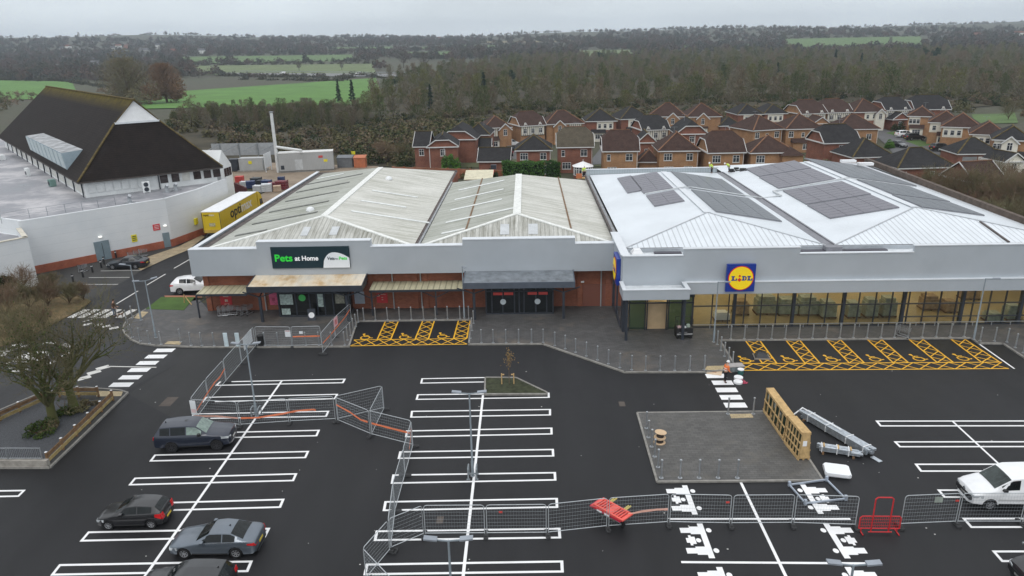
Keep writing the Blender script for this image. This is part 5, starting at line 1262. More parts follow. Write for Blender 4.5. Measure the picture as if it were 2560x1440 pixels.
def car(name,label,cat,spec,col,glass=None,rim=alloy,group=None,extras=()):
    S_ = SPECS[spec];L = S_['L'];R = S_['R'];zu,zs = S_['zu'],S_['zs'];gl = glass or car_glass
    t = thing(name,label,cat,(0,0,0),0,group)
    keys = []
    for k in S_['keys']:
        if len(k) == 3: x,w,zb = k;keys.append((x,w,zb,w*.84,zb+.035,w*.5,zb+.07,zb+.085))
        else: x,w,zb,wr,zr = k;keys.append((x,w,zb,wr,zr,wr*.6,zr+.035,zr+.05))
    def prof(x):
        x = min(max(x,keys[0][0]),keys[-1][0])
        for a,b_ in zip(keys[:-1],keys[1:]):
            if a[0] <= x <= b_[0]:
                f = (x-a[0])/(b_[0]-a[0]) if b_[0] > a[0] else 0
                return [p+(q-p)*f for p,q in zip(a,b_)]
    Ra = R*1.14
    xs_ = {k[0] for k in keys}
    for ax in S_['ax']:
        for an in (0,25,55,90,125,155,180): xs_.add(ax-Ra*math.cos(math.radians(an)))
        xs_.add(ax-Ra-.015);xs_.add(ax+Ra+.015)
    xs_ = sorted(xs_)
    def za(x):
        for ax in S_['ax']:
            d = abs(x-ax)
            if d < Ra+1e-6: return R + math.sqrt(max(0,Ra*Ra-d*d))
        return 0
    X0 = L/2
    def section(x):
        _,w,zb,y6,z6,y7,z7,z8 = prof(x);a = za(x);b0 = zs+(.10 if x < .05 or x > L-.05 else 0)
        h3 = max(b0,a);zm = max(h3+.01,min(zb-.05,.5*(zs+zb)+.06));yw = w*1.0
        return [(0,zu),(w*.68,zu),(w*.68,max(zu,a)),(yw*.985,h3),(yw,zm),(yw*.985,zb-.04),(yw*.955,zb),(y6,z6),(y7,z7),(0,z8)]
    secs = [section(x) for x in xs_]
    for nm,sgn in (('body',1),):
        mb = MB();n = len(secs[0])
        for sg in (1,-1):
            base = len(mb.v)
            for x,sc in zip(xs_,secs): mb.v += [(X0-x,sg*y,z) for y,z in sc]
            for i in range(len(xs_)-1):
                for j in range(n-1):
                    q_ = [base+i*n+j,base+i*n+j+1,base+(i+1)*n+j+1,base+(i+1)*n+j]
                    mb.f.append(q_ if sg > 0 else q_[::-1]);mb.m.append(1 if j < 2 else 0)
            for i,rev in ((0,sg > 0),(len(xs_)-1,sg < 0)):
                q_ = [base+i*n+j for j in range(n)];mb.f.append(q_ if not rev else q_[::-1]);mb.m.append(0)
        body = mb.build('body',[col,trim_b],t,world=False,smooth=38,fix=True)
    def P6(x,sg,off): _,w,zb,y6,z6,y7,z7,z8 = prof(x);return [Vector((X0-x,sg*(w*.955+off),zb)),Vector((X0-x,sg*(y6+off),z6)),Vector((X0-x,sg*y7,z7+off)),Vector((X0-x,0,z8+off))]
    def screen(nm,xa,xb):
        mb = MB();off = .012
        for i in range(3):
            f0,f1 = .06+.88*i/3,.06+.88*(i+1)/3
            rows = []
            for f in (f0,f1):
                pa,pb = P6(xa,1,0),P6(xb,1,0);r = [a.lerp(b_,f) for a,b_ in zip(pa[1:],pb[1:])]
                r[0] = r[0].lerp(r[1],.14);rows.append(r)
            for j in range(2):
                for sg in (1,-1):
                    q_ = [Vector((p.x,p.y*sg,p.z)) for p in (rows[0][j],rows[0][j+1],rows[1][j+1],rows[1][j])]
                    nn = (q_[1]-q_[0]).cross(q_[3]-q_[0]).normalized();nn = nn if nn.z > 0 else -nn
                    mb.poly([p+nn*off for p in q_])
        return mb.build(nm,gl,t,world=False,fix=False)
    screen('windscreen',*S_['ws'])
    if S_['rw']: screen('rear_window',*S_['rw'])
    for sg in (1,-1):
        for wa,wb_ in S_['sw']:
            mb = MB();m_ = 5
            for i in range(m_):
                xa,xb = wa+(wb_-wa)*i/m_,wa+(wb_-wa)*(i+1)/m_
                q_ = []
                for x,lo in ((xa,.06),(xb,.06),(xb,.90),(xa,.90)):
                    a,b_ = P6(x,sg,0)[:2];q_.append(a.lerp(b_,lo))
                nn = (q_[1]-q_[0]).cross(q_[3]-q_[0]).normalized();nn = nn if nn.y*sg > 0 else -nn
                mb.poly([p+nn*.012 for p in q_])
            mb.build('side_window',car_glass if gl is not car_glass_l or wa > 2 else gl,t,world=False,fix=False)
    w0 = prof(.35)[1]
    for sg in (1,-1):
        for ax in S_['ax']:
            wheel_parts(t,X0-ax,sg*(prof(ax)[1]-.10),R,.22,rim)
        z0 = prof(.1)[2];mb = MB();w1 = prof(.1)[1];w2 = prof(.5)[1]
        for a,b_ in (((.0,.60*w1),(.085,.99*w1)),((.085,.99*w1),(.52,1.0*w2))):
            pa = (X0-a[0]+.012,sg*(a[1]+.012));pb = (X0-b_[0]+.012,sg*(b_[1]+.014));zz = z0-.02 if a[0] < .05 else z0+.02
            mb.ext([(pa[0],pa[1],zz-.17),(pb[0],pb[1],zz-.15),(pb[0],pb[1],zz+(.0 if b_[0] < .2 else .02)),(pa[0],pa[1],zz-.03)],(-.02,-sg*.02,0))
        mb.build('headlight',lamp_c,t,world=False)
        zr_ = prof(L-.12)[2];wr_ = prof(L-.12)[1];we = prof(L-.4)[1];mb = MB()
        hh = .34 if spec in ('hatch','van') else (.22 if spec == 'suv' else .17)
        if spec != 'suv': mb.ext([(-X0+.42,sg*(we+.012),zr_-.06-hh*.5),(-X0+.42,sg*(we+.012),zr_-.05),(-X0+.08,sg*(wr_+.012),zr_-.03),(-X0+.08,sg*(wr_+.012),zr_-.03-hh)],(0,-sg*.03,0))
        mb.ext([(-X0+.06,sg*(wr_*.62),zr_-.05),(-X0-.012,sg*(wr_*.60),zr_-.05-hh),(-X0-.0,sg*(wr_*.97),zr_-.05-hh),(-X0+.06,sg*(wr_*1.0),zr_-.04)],(.05,0,0))
        mb.build('tail_light',lamp_r,t,world=False)
        mx = S_['sw'][0][0]+.12;a = P6(mx,sg,0)[0];mb = MB();mb.box((a.x-.07,min(a.y,a.y+sg*.2),a.z+.0),(a.x+.09,max(a.y,a.y+sg*.2),a.z+.15));mb.build('door_mirror',trim_b if spec in ('van','suv') else col,t,world=False)
        for wa,wb_ in S_['sw'][:2]:
            a = P6(wb_-.12,sg,0)[0];mb = MB();mb.box((a.x-.11,a.y-.02,a.z-.16),(a.x+.11,a.y+.02,a.z-.12));mb.build('door_handle',chrome if spec == 'saloon' else trim_b,t,world=False)
    mb = MB();wf = prof(.02)[1];zf = prof(.02)[2]
    mb.box((X0-.06,-wf*.62,zf-.26 if spec != 'saloon' else zf-.2),(X0+.015,wf*.62,zf-.03));mb.box((X0-.08,-wf*.9,zs+.06),(X0+.01,wf*.9,zs+.17));mb.build('grille',trim_b,t,world=False)
    if spec == 'van': mb = MB();mb.box((X0-.2,-.74,.50),(X0+.03,.74,.74));mb.build('bumper_grille',trim_b,t,world=False)
    mb = MB();mb.box((X0-.02,-.26,zs+.17),(X0+.03,.26,zs+.28));mb.build('number_plate',plate_w,t,world=False)
    mb = MB();zp = prof(L-.02)[2];mb.box((-X0-.02,-.26,zp-.30),(-X0+.04,.26,zp-.18));mb.build('number_plate',plate_y,t,world=False)
    mb = MB();mb.box((-X0-.015,-prof(L-.02)[1]*.9,zs+.03),(-X0+.06,prof(L-.02)[1]*.9,zs+.16));mb.build('rear_bumper',trim_b,t,world=False)
    for sg in (1,-1):
        mb = MB();ax0,ax1 = S_['ax'];mb.box((X0-ax1+Ra+.05,sg*prof(2.5)[1]*.99-.012,zs+.0),(X0-ax0-Ra-.05,sg*prof(2.5)[1]*.99+.012,zs+.07));mb.build('sill',trim_b,t,world=False)
    rx = (S_['roof'][0]+S_['roof'][1])/2
    if 'fin' in extras:
        mb = MB();x = S_['roof'][1]-.15;p = P6(x,1,0)[3];mb.ext([(p.x,-.02,p.z-.02),(p.x+.16,-.02,p.z-.02),(p.x+.02,-.02,p.z+.08)],(0,.04,0));mb.build('aerial_fin',trim_b,t,world=False)
    if 'chromeline' in extras:
        for sg in (1,-1):
            mb = MB();wa,wb_ = S_['sw'][0][0],S_['sw'][-1][1]
            pts = [P6(wa+(wb_-wa)*i/6,sg,.016)[0] for i in range(7)]
            for i in range(6): mb.bar(pts[i],pts[i+1],.02,.025)
            mb.build('window_trim',chrome,t,world=False)
    t['wb'] = S_['ax'][1]-S_['ax'][0]
    return t,S_
def place_car(root,S_,f,r,s=None):
    a = G(f[0],f[1],0);b_ = G(r[0],r[1],0);d = (a-b_);wb = d.length;d.normalize()
    wbs = S_['ax'][1]-S_['ax'][0];sc = s or max(.85,min(1.06,wb/wbs))
    nrm = Vector((-d.y,d.x,0));
    if nrm.y < 0: nrm = -nrm
    mid = (a+b_)/2;xm = S_['L']/2-(S_['ax'][0]+S_['ax'][1])/2
    hw = .85*sc
    c = mid + nrm*hw - d*(xm*sc)
    root.location = (c.x,c.y,0);root.rotation_euler = (0,0,math.atan2(d.y,d.x));root.scale = (sc,)*3
    MW[root.name] = Matrix.Translation(c) @ Matrix.Rotation(math.atan2(d.y,d.x),4,'Z')
    return root
def park(root,px,py,heading,s=.96,z=None):
    p = G(px,py,0) if z is None else z;root.location = (p.x,p.y,p.z);root.rotation_euler = (0,0,heading);root.scale = (s,)*3
c_,s_ = car('parked_car','dark blue four wheel drive car with dark alloys parked beside the mesh fence','car','suv',paint('dark navy paint',(.015,.021,.038),.2),car_glass_l,alloy_d,None,('fin',));place_car(c_,s_,(545,1124),(433,1130))
mb = MB();mb.box((-.55,-.12,1.825),(-.30,.12,1.845));mb.build('roof_hatch',trim_b,c_,world=False)
c_,s_ = car('parked_car','small black three door hatchback with red rear lamps','car','hatch',paint('black paint',(.010,.010,.012),.0));place_car(c_,s_,(272,1326),(379,1323))
c_,s_ = car('parked_car','metallic grey saloon parked between the two black cars','car','saloon',paint('mid grey paint',(.13,.155,.185),.5),None,alloy,None,('chromeline','fin'));place_car(c_,s_,(463,1396),(592,1395))
c_,s_ = car('parked_car','dark grey estate car cut off by the bottom edge of the photo','car','suv',paint('dark grey paint',(.02,.022,.025),.3),None,alloy,None,('fin',));place_car(c_,s_,(392,1516),(514,1513),.84)
c_,s_ = car('parked_car','dark saloon with chrome window line parked beside the white superstore wall','car','saloon',paint('slate paint',(.03,.035,.043),.4),None,alloy,None,('chromeline',));place_car(c_,s_,(283,674),(340,672.5))
c_,s_ = car('parked_car','white sport utility car parked nose in behind the grass patch','car','crossover',paint('white paint',(.78,.79,.80),.0),None,alloy);place_car(c_,s_,(512,734),(457,736.5),1.03)
c_,s_ = car('parked_van','white panel van with a yellow slip behind its windscreen','van','van',MATS['white paint'],mat('dim windscreen',(.03,.04,.038),.06,var=.6,scale=2.5,obj=True,spec=.4),alloy);place_car(c_,s_,(2474,1273.5),(2612,1275),.98)
mb = MB();mb.bar((1.02,.05,1.50),(.86,.02,1.60),.24,.01,up=(.6,0,.8));mb.build('paper_slip',mat('yellow paper slip',(.62,.60,.20),.7),c_,world=False)
mb = MB();mb.lathe([(.13,0),(.13,.02),(.09,.025)],(0,0,0),4,T=Matrix.Translation((2.5,0,.80)) @ Matrix.Rotation(math.pi/2,4,'Y'));mb.build('badge',chrome,c_,world=False)
for sg in (1,-1):
    mb = MB();mb.box((-.2,sg*.968-.004,.55),(-.185,sg*.968+.004,1.5));mb.box((-2.3,sg*.968-.006,.62),(1.2,sg*.968+.006,.72));mb.build('side_trim',mat('pale grey trim',(.5,.5,.5),.6),c_,world=False)
c_,s_ = car('parked_van','black van with roof ladders at the bottom right corner','van','van',MATS['black paint'],None,alloy_d);place_car(c_,s_,(2634,1500),(2781,1500),.98)
lad = c_
for k,y in ((0,.35),(1,-.25)):
    o = thing('ladder',('aluminium ladder lying on the black van roof, nearer the camera','aluminium ladder lying on the black van roof, farther from the camera')[k],'ladder',(lad.location.x-2.55+.3*k,lad.location.y+(-.35,.30)[k],2.02),0,'ladders on the van roof')
    mb = MB()
    for yy in (-.2,.2): mb.box((0,yy-.03,-.04),(4.2,yy+.03,.04))
    for i in range(14): mb.tube((.15+i*.3,-.2,0),(.15+i*.3,.2,0),.022,n=5)
    mb.build('ladder_frame',steel,o,world=False)
for nm,lb,ct,sp,px,py,hd,cl in (('parked_van','white van parked among the houses by the timbered one','van','van',1276,366,.4,'white paint'),('parked_car','red car behind the low dark garage roof','car','hatch',1262,388,2.6,'red car paint'),('parked_car','dark car between the white van and the red car','car','hatch',1283,378,.3,'slate paint'),
  ('parked_car','dark blue car outside the white garage door in the estate','car','saloon',1812,344,.2,'dark navy paint'),('parked_car','white car parked at the head of the estate street','car','suv',2262,343,.1,'white paint'),('parked_car','black estate car behind the white one in the street','car','suv',2285,350,.1,'black paint'),
  ('parked_car','dark saloon driving toward the camera in the estate street','car','saloon',2246,367,-1.35,'dark grey paint'),('parked_car','black car parked before the dark double garage','car','suv',2352,377,.15,'black paint')):
    cm = MATS.get(cl) or paint(cl,(.30,.02,.025),.2)
    c_,s_ = car(nm,lb,ct,sp,cm,None,alloy,'cars in the housing estate');park(c_,px,py,hd)
for lb,sp,px,py,hd in (('white van on the pale motorway, leftmost of the three vehicles','van',706,187.5,3.1),('white car on the motorway between the two vans','suv',896,188,3.1),('pale box van on the motorway, rightmost of the three','van',1038,188,3.1)):
    c_,s_ = car('driving_vehicle',lb,'vehicle',sp,MATS['white paint'],None,alloy,'vehicles on the motorway');g_ = GT(px,py);g_.z += .5;park(c_,px,py,hd,1.15,g_)
# ------------------------ the yellow lorry
lor_y = mat('yellow lorry panel',(.66,.47,.012),.4,var=.05,scale=.6);lor_w = mat('white lorry roof',(.82,.83,.84),.5,var=.04)
t = thing('articulated_lorry','yellow articulated lorry with white roof beside the superstore wall','lorry',(-41.75,99,0))
x0,x1,y0,y1,zb,zt = -43.0,-40.5,92.3,105.9,1.05,3.9
mb = MB();mb.box((x0,y0,zb),(x1,y1,zt-.04));mb.build('trailer_body',lor_y,t)
mb = MB();mb.box((x0-.03,y0-.03,zt-.04),(x1+.03,y1+.03,zt+.04));mb.build('trailer_roof',lor_w,t)
mb = MB();mb.box((x0+.1,y0-.05,.45),(x1-.1,y0+.1,.62));mb.box((x0+.4,y0,.85),(x1-.4,y1,1.05))
for x in (x0+.06,x1-.06): mb.box((x-.03,y0,zb),(x+.03,y0-.04,zt-.1))
mb.build('chassis',mat('lorry chassis',(.06,.06,.06),.7),t)
mb = MB();mb.box((x0+.15,y0-.06,zb+.05),(x1-.15,y0-.02,zb+.45));mb.build('tail_lift',mat('dull yellow tail lift',(.55,.36,.06),.6,var=.2),t)
text_on('lettering','opti',(x1+.004,y0+3.3,zb+.75),(0,1,0),(0,0,1),3.9,trim_b,t,.02,.02,1.75)
text_on('lettering','max',(x1+.004,y0+7.4,zb+1.15),(0,1,0),(0,0,1),4.0,mat('pale lorry lettering',(.72,.70,.62),.5),t,.02,.02,1.0)
text_on('lettering','opti',(x0+.25,y0-.03,zt-.62),(1,0,0),(0,0,1),.75,trim_b,t,.02,.01,.3);text_on('lettering','max',(x0+1.02,y0-.03,zt-.55),(1,0,0),(0,0,1),.75,MATS['pale lorry lettering'],t,.02,.01,.2)
mb = MB();mb.box((x0+.9,y0-.035,zb+.9),(x0+1.7,y0-.02,zb+1.35));mb.build('rear_graphic',mat('grey lorry graphic',(.45,.42,.25),.5,var=.4,scale=4),t)
mb = MB();sec = [(106.3,.5),(108.3,.5),(108.45,1.2),(108.2,2.3),(107.7,3.2),(106.9,3.75),(106.3,3.8)]
mb.ext([(x0+.03,y,z) for y,z in sec],(2.44,0,0));mb.build('cab',lor_y,t)
mb = MB();mb.ext([(x1-.0,106.95,1.75),(x1-.0,108.15,1.75),(x1-.0,107.9,2.55),(x1-.0,106.95,2.6)],(.03,0,0));mb.ext([(x0+.15,108.42,1.5),(x0+2.3,108.42,1.5),(x0+2.3,108.16,2.45),(x0+.15,108.16,2.45)],(0,.05,.01));mb.build('cab_window',car_glass,t)
mb = MB();mb.box((x0+.3,105.95,.5),(x1-.3,106.25,3.4));mb.build('cab_gap',trim_b,t)
for yy in (93.6,94.9,96.2,105.2,107.3):
    for x in (x0+.2,x1-.2):
        mb = MB();T = Matrix.Translation((x,yy,.5)) @ Matrix.Rotation(math.pi/2,4,'Y');mb.lathe([(.25,-.15),(.48,-.16),(.5,-.1),(.5,.1),(.48,.16),(.25,.15)],(0,0,0),16,T=T);w_ = mb.build('wheel',tyre_m,t,smooth=40)
        mb = MB();mb.lathe([(.24,-.17),(.26,.17)],(0,0,0),12,T=T);mb.build('rim',alloy,w_)
# ======================== STREET FURNITURE AND SITE THINGS
# ---- bollards
def boll_mesh():
    mb = MB();mb.lathe([(.055,0),(.055,1.14),(.068,1.15),(.068,1.2),(.04,1.235)],(0,0,0),8);mb.lathe([(.12,0),(.12,.025),(.06,.03)],(0,0,0),10);return mb
BM = None
def boll_row(pts,fmt,group,z=.12,count=True,mesh_=None):
    global BM
    n = len(pts)
    for i,(x,y) in enumerate(pts):
        p = G(x,y,z)
        if BM is None:
            o = boll_mesh().build('bollard',steel,smooth=40);BM = o.data
        else:
            o = bpy.data.objects.new('bollard',BM);COL.link(o)
        o.location = p
        lab = fmt % (ORD[i] if count else '')
        tag(o,lab,'bollard',group)
boll_row([(331,795),(317,806),(321,824),(331,843),(351,852.5),(374,858.8),(403,861),(452,855),(478,863.5),(505,863.7),(536,864.3)],'steel bollard, %s from the tactile ramp along the curved kerb','bollards along the curved kerb')
boll_row([(663,864),(696,864.3),(731,864),(765,863.5),(798,863),(829.5,863),(862,862.5)],'steel bollard behind the mesh fence, %s from the black bin','bollards behind the mesh fence')
boll_row([(869,850),(876.5,838.5),(883.6,827.6),(889.7,816.5),(896,805.5)],'steel bollard, %s from the road up the left side of the three yellow bays','bollards beside the three yellow bays')
boll_row([(910,800.5),(939,800),(969,799),(999,798.5),(1028.5,798),(1059,797.5),(1089,797),(1119,796.5),(1150,796)],'steel bollard, %s from the left behind the three yellow bays','bollards behind the three yellow bays')
boll_row([(1172,796),(1184,808),(1180,826.5),(1176,845.5)],'steel bollard, %s from the wall down the right side of the three yellow bays','bollards right of the three yellow bays')
boll_row([(1203.6,857),(1233,857),(1265,857),(1297,856.3),(1329,856),(1358,856)],'steel bollard, %s from the yellow bays on the straight kerb by the blue grey canopy','bollards on the straight kerb')
boll_row([(1387,863.7),(1413,872),(1438.7,880.6),(1466,890),(1493.5,900),(1521,909.5),(1549.7,919)],'steel bollard, %s from the top of the diagonal kerb','bollards on the diagonal kerb')
boll_row([(1579,924.5),(1613.5,926),(1649.6,926),(1686.5,926),(1724,925.5),(1760.5,924.5)],'steel bollard, %s from the diagonal on the kerb before the zebra crossing','bollards before the zebra crossing')
boll_row([(1793,861),(1802,876),(1811,890.5),(1821,904),(1831,915)],'steel bollard, %s from the shop down the left side of the six yellow bays','bollards left of the six yellow bays')
boll_row([(1826.7,847.5),(1860.6,847.2),(1894,847),(1928.7,846.8),(1962.8,846.5),(1997,845.8),(2031,845.2),(2065,844.8),(2099.6,844.4),(2133,844.2),(2167,843.8),(2202,843.6),(2236,843.3),(2270,842.9),(2305,842.5),(2340,842.2),(2375,841.9),(2410,841.6)],'steel bollard, %s from the left in front of the glass shopfront','bollards in front of the glass shopfront')
boll_row([(2450,852),(2486,852.5),(2517,855),(2538,869),(2558,882)],'steel bollard, %s past the second facade lamp post round the right corner','bollards round the right corner')
pad_root = thing('bollard','x','bollard',(0,0,-50));
mb = MB();mb.lathe([(.055,.03),(.055,1.14),(.075,1.15),(.075,1.21),(.04,1.24)],(0,0,0),10);mb.build('post',steel,pad_root,smooth=40,world=False)
mb = MB();mb.lathe([(.13,0),(.13,.03),(.06,.035)],(0,0,0),12)
for k in range(4): mb.lathe([(.02,.03),(.02,.055)],(.09*math.cos(k*1.571+.78),.09*math.sin(k*1.571+.78),0),5)
mb.build('base_plate',steel,pad_root,world=False)
padpts = [((1616,1070.8),'rearmost steel bollard on the left edge of the paved island'),((1621,1093.5),'steel bollard second from the rear on the left edge of the paved island'),((1629,1116.7),'steel bollard beside the cable drums on the paved island'),((1636.7,1141.7),'steel bollard just in front of the cable drums on the paved island'),((1645,1168),'steel bollard behind the front left corner one of the paved island'),
 ((1653,1195),'steel bollard at the front left corner of the paved island'),((1700,1195),'second steel bollard along the front edge of the paved island'),((1747.6,1195),'third and middle steel bollard along the front edge of the paved island'),((1795,1195),'fourth steel bollard along the front edge of the paved island'),((1843,1195),'steel bollard beside the white centre line at the paved island front'),
 ((1820,1034.7),'steel bollard left of the buff tactile slab on the paved island'),((1883,1034.7),'steel bollard right of the buff tactile slab on the paved island')]
for i,(p,lb) in enumerate(padpts):
    q = G(p[0],p[1],.1)
    if i == 0: pad_root.location = q;pad_root['label'] = lb;pad_root['group'] = 'bollards on the paved island';MW[pad_root.name] = Matrix.Translation(q)
    else: dup(pad_root,q,0,lb)
bb = None
for i,(x,y) in enumerate(((183.7,705.5),(208,693),(232,681),(254,669.5),(261,661),(291,645))):
    p = G(x,y,0)
    if bb is None:
        mb = MB();mb.lathe([(.10,0),(.10,.86),(.07,.98)],(0,0,0),8);mb.lathe([(.104,.72),(.104,.80)],(0,0,0),8,1);o = mb.build('bollard',[black_pl,white_pl],smooth=40);bb = o.data
    else: o = bpy.data.objects.new('bollard',bb);COL.link(o)
    o.location = p;tag(o,'black bollard with white band, %s from the shrubs along the superstore wall' % ORD[i],'bollard','black bollards by the superstore')
# ---- lamp posts
def lamp(base,h,arms,ang,label,col=grey_pole,sleeve=True):
    t = thing('street_lamp',label,'street lamp',base,ang,'lamp posts of the car park')
    mb = MB();mb.lathe([(.085,0),(.085,1.0),(.06,1.05),(.045,h)],(0,0,0),10);mb.build('pole',col,t,smooth=40,world=False)
    if sleeve: mb = MB();mb.lathe([(.14,0),(.14,.03),(.09,.04)],(0,0,0),10);mb.build('base_plate',steel,t,world=False)
    for s in arms:
        mb = MB();mb.bar((0,0,h-.03),(s*.75,0,h+.05),.05,.05);mb.build('arm',col,t,world=False)
        mb = MB();mb.ext([(s*.45,-.13,h+.03),(s*.98,-.13,h+.09),(s*.98,.13,h+.09),(s*.45,.13,h+.03)],(0,0,.07));mb.build('luminaire',mat('grey luminaire',(.30,.33,.37),.4,.3,obj=True),t,world=False)
    return t
lamp(G(353,800,.12),5.4,(-1,),.05,'tall grey lamp post behind the other one near the left zebra ramp')
lamp(G(390,844,.12),5.3,(-1,1),.62,'grey twin lamp post on the curved pavement left of the shops')
lamp(G(642,1041,0),5.4,(-1,1),0,'grey twin lamp post standing inside the mesh fence enclosure')
lamp(G(1182,1190,0),5.4,(-1,1),0,'grey twin lamp post in the middle parking row by the planter')
lamp(G(1121,1351,5.4)-Vector((0,0,5.4)),5.4,(-1,1),0,'grey twin lamp head rising from the bottom edge at the middle bays')
lamp(G(2134,1412,5.4)-Vector((0,0,5.4)),5.4,(-1,1),-.03,'grey twin lamp head rising from the bottom edge at the family bays')
lamp(G(1784,855,.12),5.3,(1,),-.5,'thin grey lamp post before the blue sign on the glass shopfront',sleeve=True)
lamp(G(2434,848,.12),5.3,(1,),-.5,'thin grey lamp post before the right part of the glass shopfront')
lamp(G(1161,795,.12),5.0,(1,),-1.2,'thin lamp post between the two shops behind the yellow bays')
def hoops(px,py,label):
    p = G(px,py,0);t = thing('hoop_guard',label,'hoop guard',p,0,'hoop guards round lamp posts')
    for sx in (-1,1):
        mb = MB()
        x = sx*.24
        mb.path([(x,-.28,0),(x,-.28,.62),(x,-.2,.72),(x,.2,.72),(x,.28,.62),(x,.28,0)],.045,8);mb.box((x-.1,-.34,0),(x+.1,-.2,.02));mb.box((x-.1,.2,0),(x+.1,.34,.02));mb.build('hoop',steel_d,t,smooth=50,world=False)
    mb = MB();mb.bar((-.24,-.28,.4),(.24,-.28,.4),.05,.08);mb.build('cross_bar',steel_d,t,world=False)
hoops(642,1041,'grey hoop guard round the lamp post in the fence enclosure');hoops(1182,1192,'grey hoop guard round the lamp post of the middle row')
# ---- mesh fence panels and their rubber feet
PLEN = 3.2
tube_m = mat('fence tube',(.46,.49,.51),.45,.3,var=.15,scale=4,obj=True);wire_m = mat('fence wire',(.33,.36,.38),.5,.2,obj=True)
fp_root = thing('mesh_fence','x','fence panel',(0,0,-60))
mb = MB();r = .021;H0,H1 = .10,1.86
mb.path([(.04,0,.0),(.04,0,H1-.12),(.10,0,H1-.03),(.2,0,H1),(PLEN-.2,0,H1),(PLEN-.10,0,H1-.03),(PLEN-.04,0,H1-.12),(PLEN-.04,0,0)],r,7);mb.tube((.04,0,H0+.08),(PLEN-.04,0,H0+.08),r,n=7)
mb.build('frame',tube_m,fp_root,smooth=50,world=False)
mb = MB()
for i in range(1,8): z = H0+.08+(H1-H0-.08)*i/8;mb.bar((.05,0,z),(PLEN-.05,0,z),.006,.008)
for i in range(1,22): x = .04+(PLEN-.08)*i/22;mb.bar((x,.004,H0+.1),(x,.004,H1-.03),.003,.004)
mb.build('mesh_infill',wire_m,fp_root,fix=False,world=False)
foot_root = None
FENCE0 = [True]
def fpanel(p,q,label):
    p = Vector(p);q = Vector(q);d = q-p;L = d.length;a = math.atan2(d.y,d.x)
    if FENCE0[0]:
        o = fp_root;o.location = p;o.rotation_euler = (0,0,a);o['label'] = label;o['group'] = 'mesh fence panels';FENCE0[0] = False
    else: o = dup(fp_root,p,a,label)
    o.scale = (L/PLEN,1,1);MW[o.name] = Matrix.Translation(p) @ Matrix.Rotation(a,4,'Z');return o
FOOT = [None]
def foot(p,a,label):
    if FOOT[0] is None:
        mb = MB();mb.prism([(-.36,-.09),(-.30,-.12),(.30,-.12),(.36,-.09),(.36,.09),(.30,.12),(-.30,.12),(-.36,.09)],0,.10);mb.box((-.2,-.1,.1),(.2,.1,.14))
        for x in (-.27,.27): mb.box((x-.05,-.05,.1),(x+.05,.05,.104),1)
        o = mb.build('rubber_block',[mat('dusty rubber foot',(.055,.056,.058),.8,var=.3,obj=True),black_pl]);FOOT[0] = o.data
    else: o = bpy.data.objects.new('rubber_block',FOOT[0]);COL.link(o)
    o.location = p;o.rotation_euler = (0,0,a+math.pi/2);tag(o,label,'fence block','rubber fence blocks');return o
def run(pts,where,z=0.0,feet=True,split=(),last=True):
    g = [G(x,y,z) for x,y in pts]
    k = 0
    segs = []
    for i in range(len(g)-1):
        n = 2 if i in split else 1
        for j in range(n): segs.append((g[i].lerp(g[i+1],j/n),g[i].lerp(g[i+1],(j+1)/n)))
    N_ = len(segs)
    for i,(p,q) in enumerate(segs):
        d = (q-p).normalized()
        nm = ORD[i] if N_ > 1 else 'only'
        fpanel(p+d*.02,q-d*.02,'mesh fence panel, %s %s' % (nm,where))
        a = math.atan2(d.y,d.x)
        if feet: foot(p,a,'rubber block under %s panel %s' % (nm,where))
    if feet and last: foot(q,a,'rubber block ending the fence %s' % where)
run([(640,868),(566,956),(523,1007),(487,1057)],'of diagonal fence left of shops, from the kerb',split=(0,),last=False)
run([(642,867.5),(732,868),(806,866)],'along the kerb before the pet shop, from left',last=False)
run([(807,886),(839,845.5),(880,806)],'of diagonal by the three yellow bays, from road',z=.02)
run([(486,1060),(601,1066.5),(725,1058),(841,1052)],'of the row behind the dark blue car, from the left',last=False)
run([(843,1054),(928,1090),(1033,1117),(1013,1190),(988,1281),(977,1377)],'crossing the lane from the fence triangle')
run([(844,1052),(961,1024),(930,1089)],'of the fence triangle, from its left tip',last=False)
run([(978,1375),(1061,1340),(1215,1339),(1368.5,1337.5),(1519,1321),(1671,1311),(1826,1314),(1981,1313),(2140,1318)],'of the long front run, from the left')
run([(2248,1316),(2390,1310),(2552,1310),(2715,1310)],'right of the red gate')
run([(976,1379),(915,1452),(985,1530)],'leaving the bottom edge from the bend',last=False)
# ---- tape and notices on the fences
tape_m = mat('orange barrier tape',(.80,.22,.10),.5,var=.12);tape_p = mat('faded pink tape',(.80,.45,.36),.5,var=.12)
def tape(pts,label,m=tape_m,w=.13):
    mb = MB();P = [Vector(p) for p in pts]
    for a,b_ in zip(P[:-1],P[1:]):
        for k in range(3):
            p,q = a.lerp(b_,k/3),a.lerp(b_,(k+1)/3);s = RND.uniform(-.02,.02)
            mb.bar(p+Vector((0,0,-.0)),q+Vector((0,0,s*.2)),.006,w*RND.uniform(.8,1.1))
    solo('barrier_tape',mb,m,label,'tape','strips of orange tape')
def onfence(a,b_,f,z,off=-.05):
    p,q = G(*a,0),G(*b_,0);d = (q-p).normalized();n = Vector((d.y,-d.x,0));n = n if n.y < 0 else -n
    v = p.lerp(q,f);return Vector((v.x-n.x*off,v.y-n.y*off,z))
A_,B_ = (640,868),(487,1057)
tape([onfence(A_,B_,f,z) for f,z in ((.52,1.15),(.6,.95),(.68,1.0),(.8,.85),(.96,.55))],'orange tape along the diagonal fence left of the shops')
tape([onfence((487,1060),(601,1066.5),f,z) for f,z in ((.02,.62),(.5,.72),(.98,.66))],'pale tape on the fence behind the dark blue car, left stretch',tape_p)
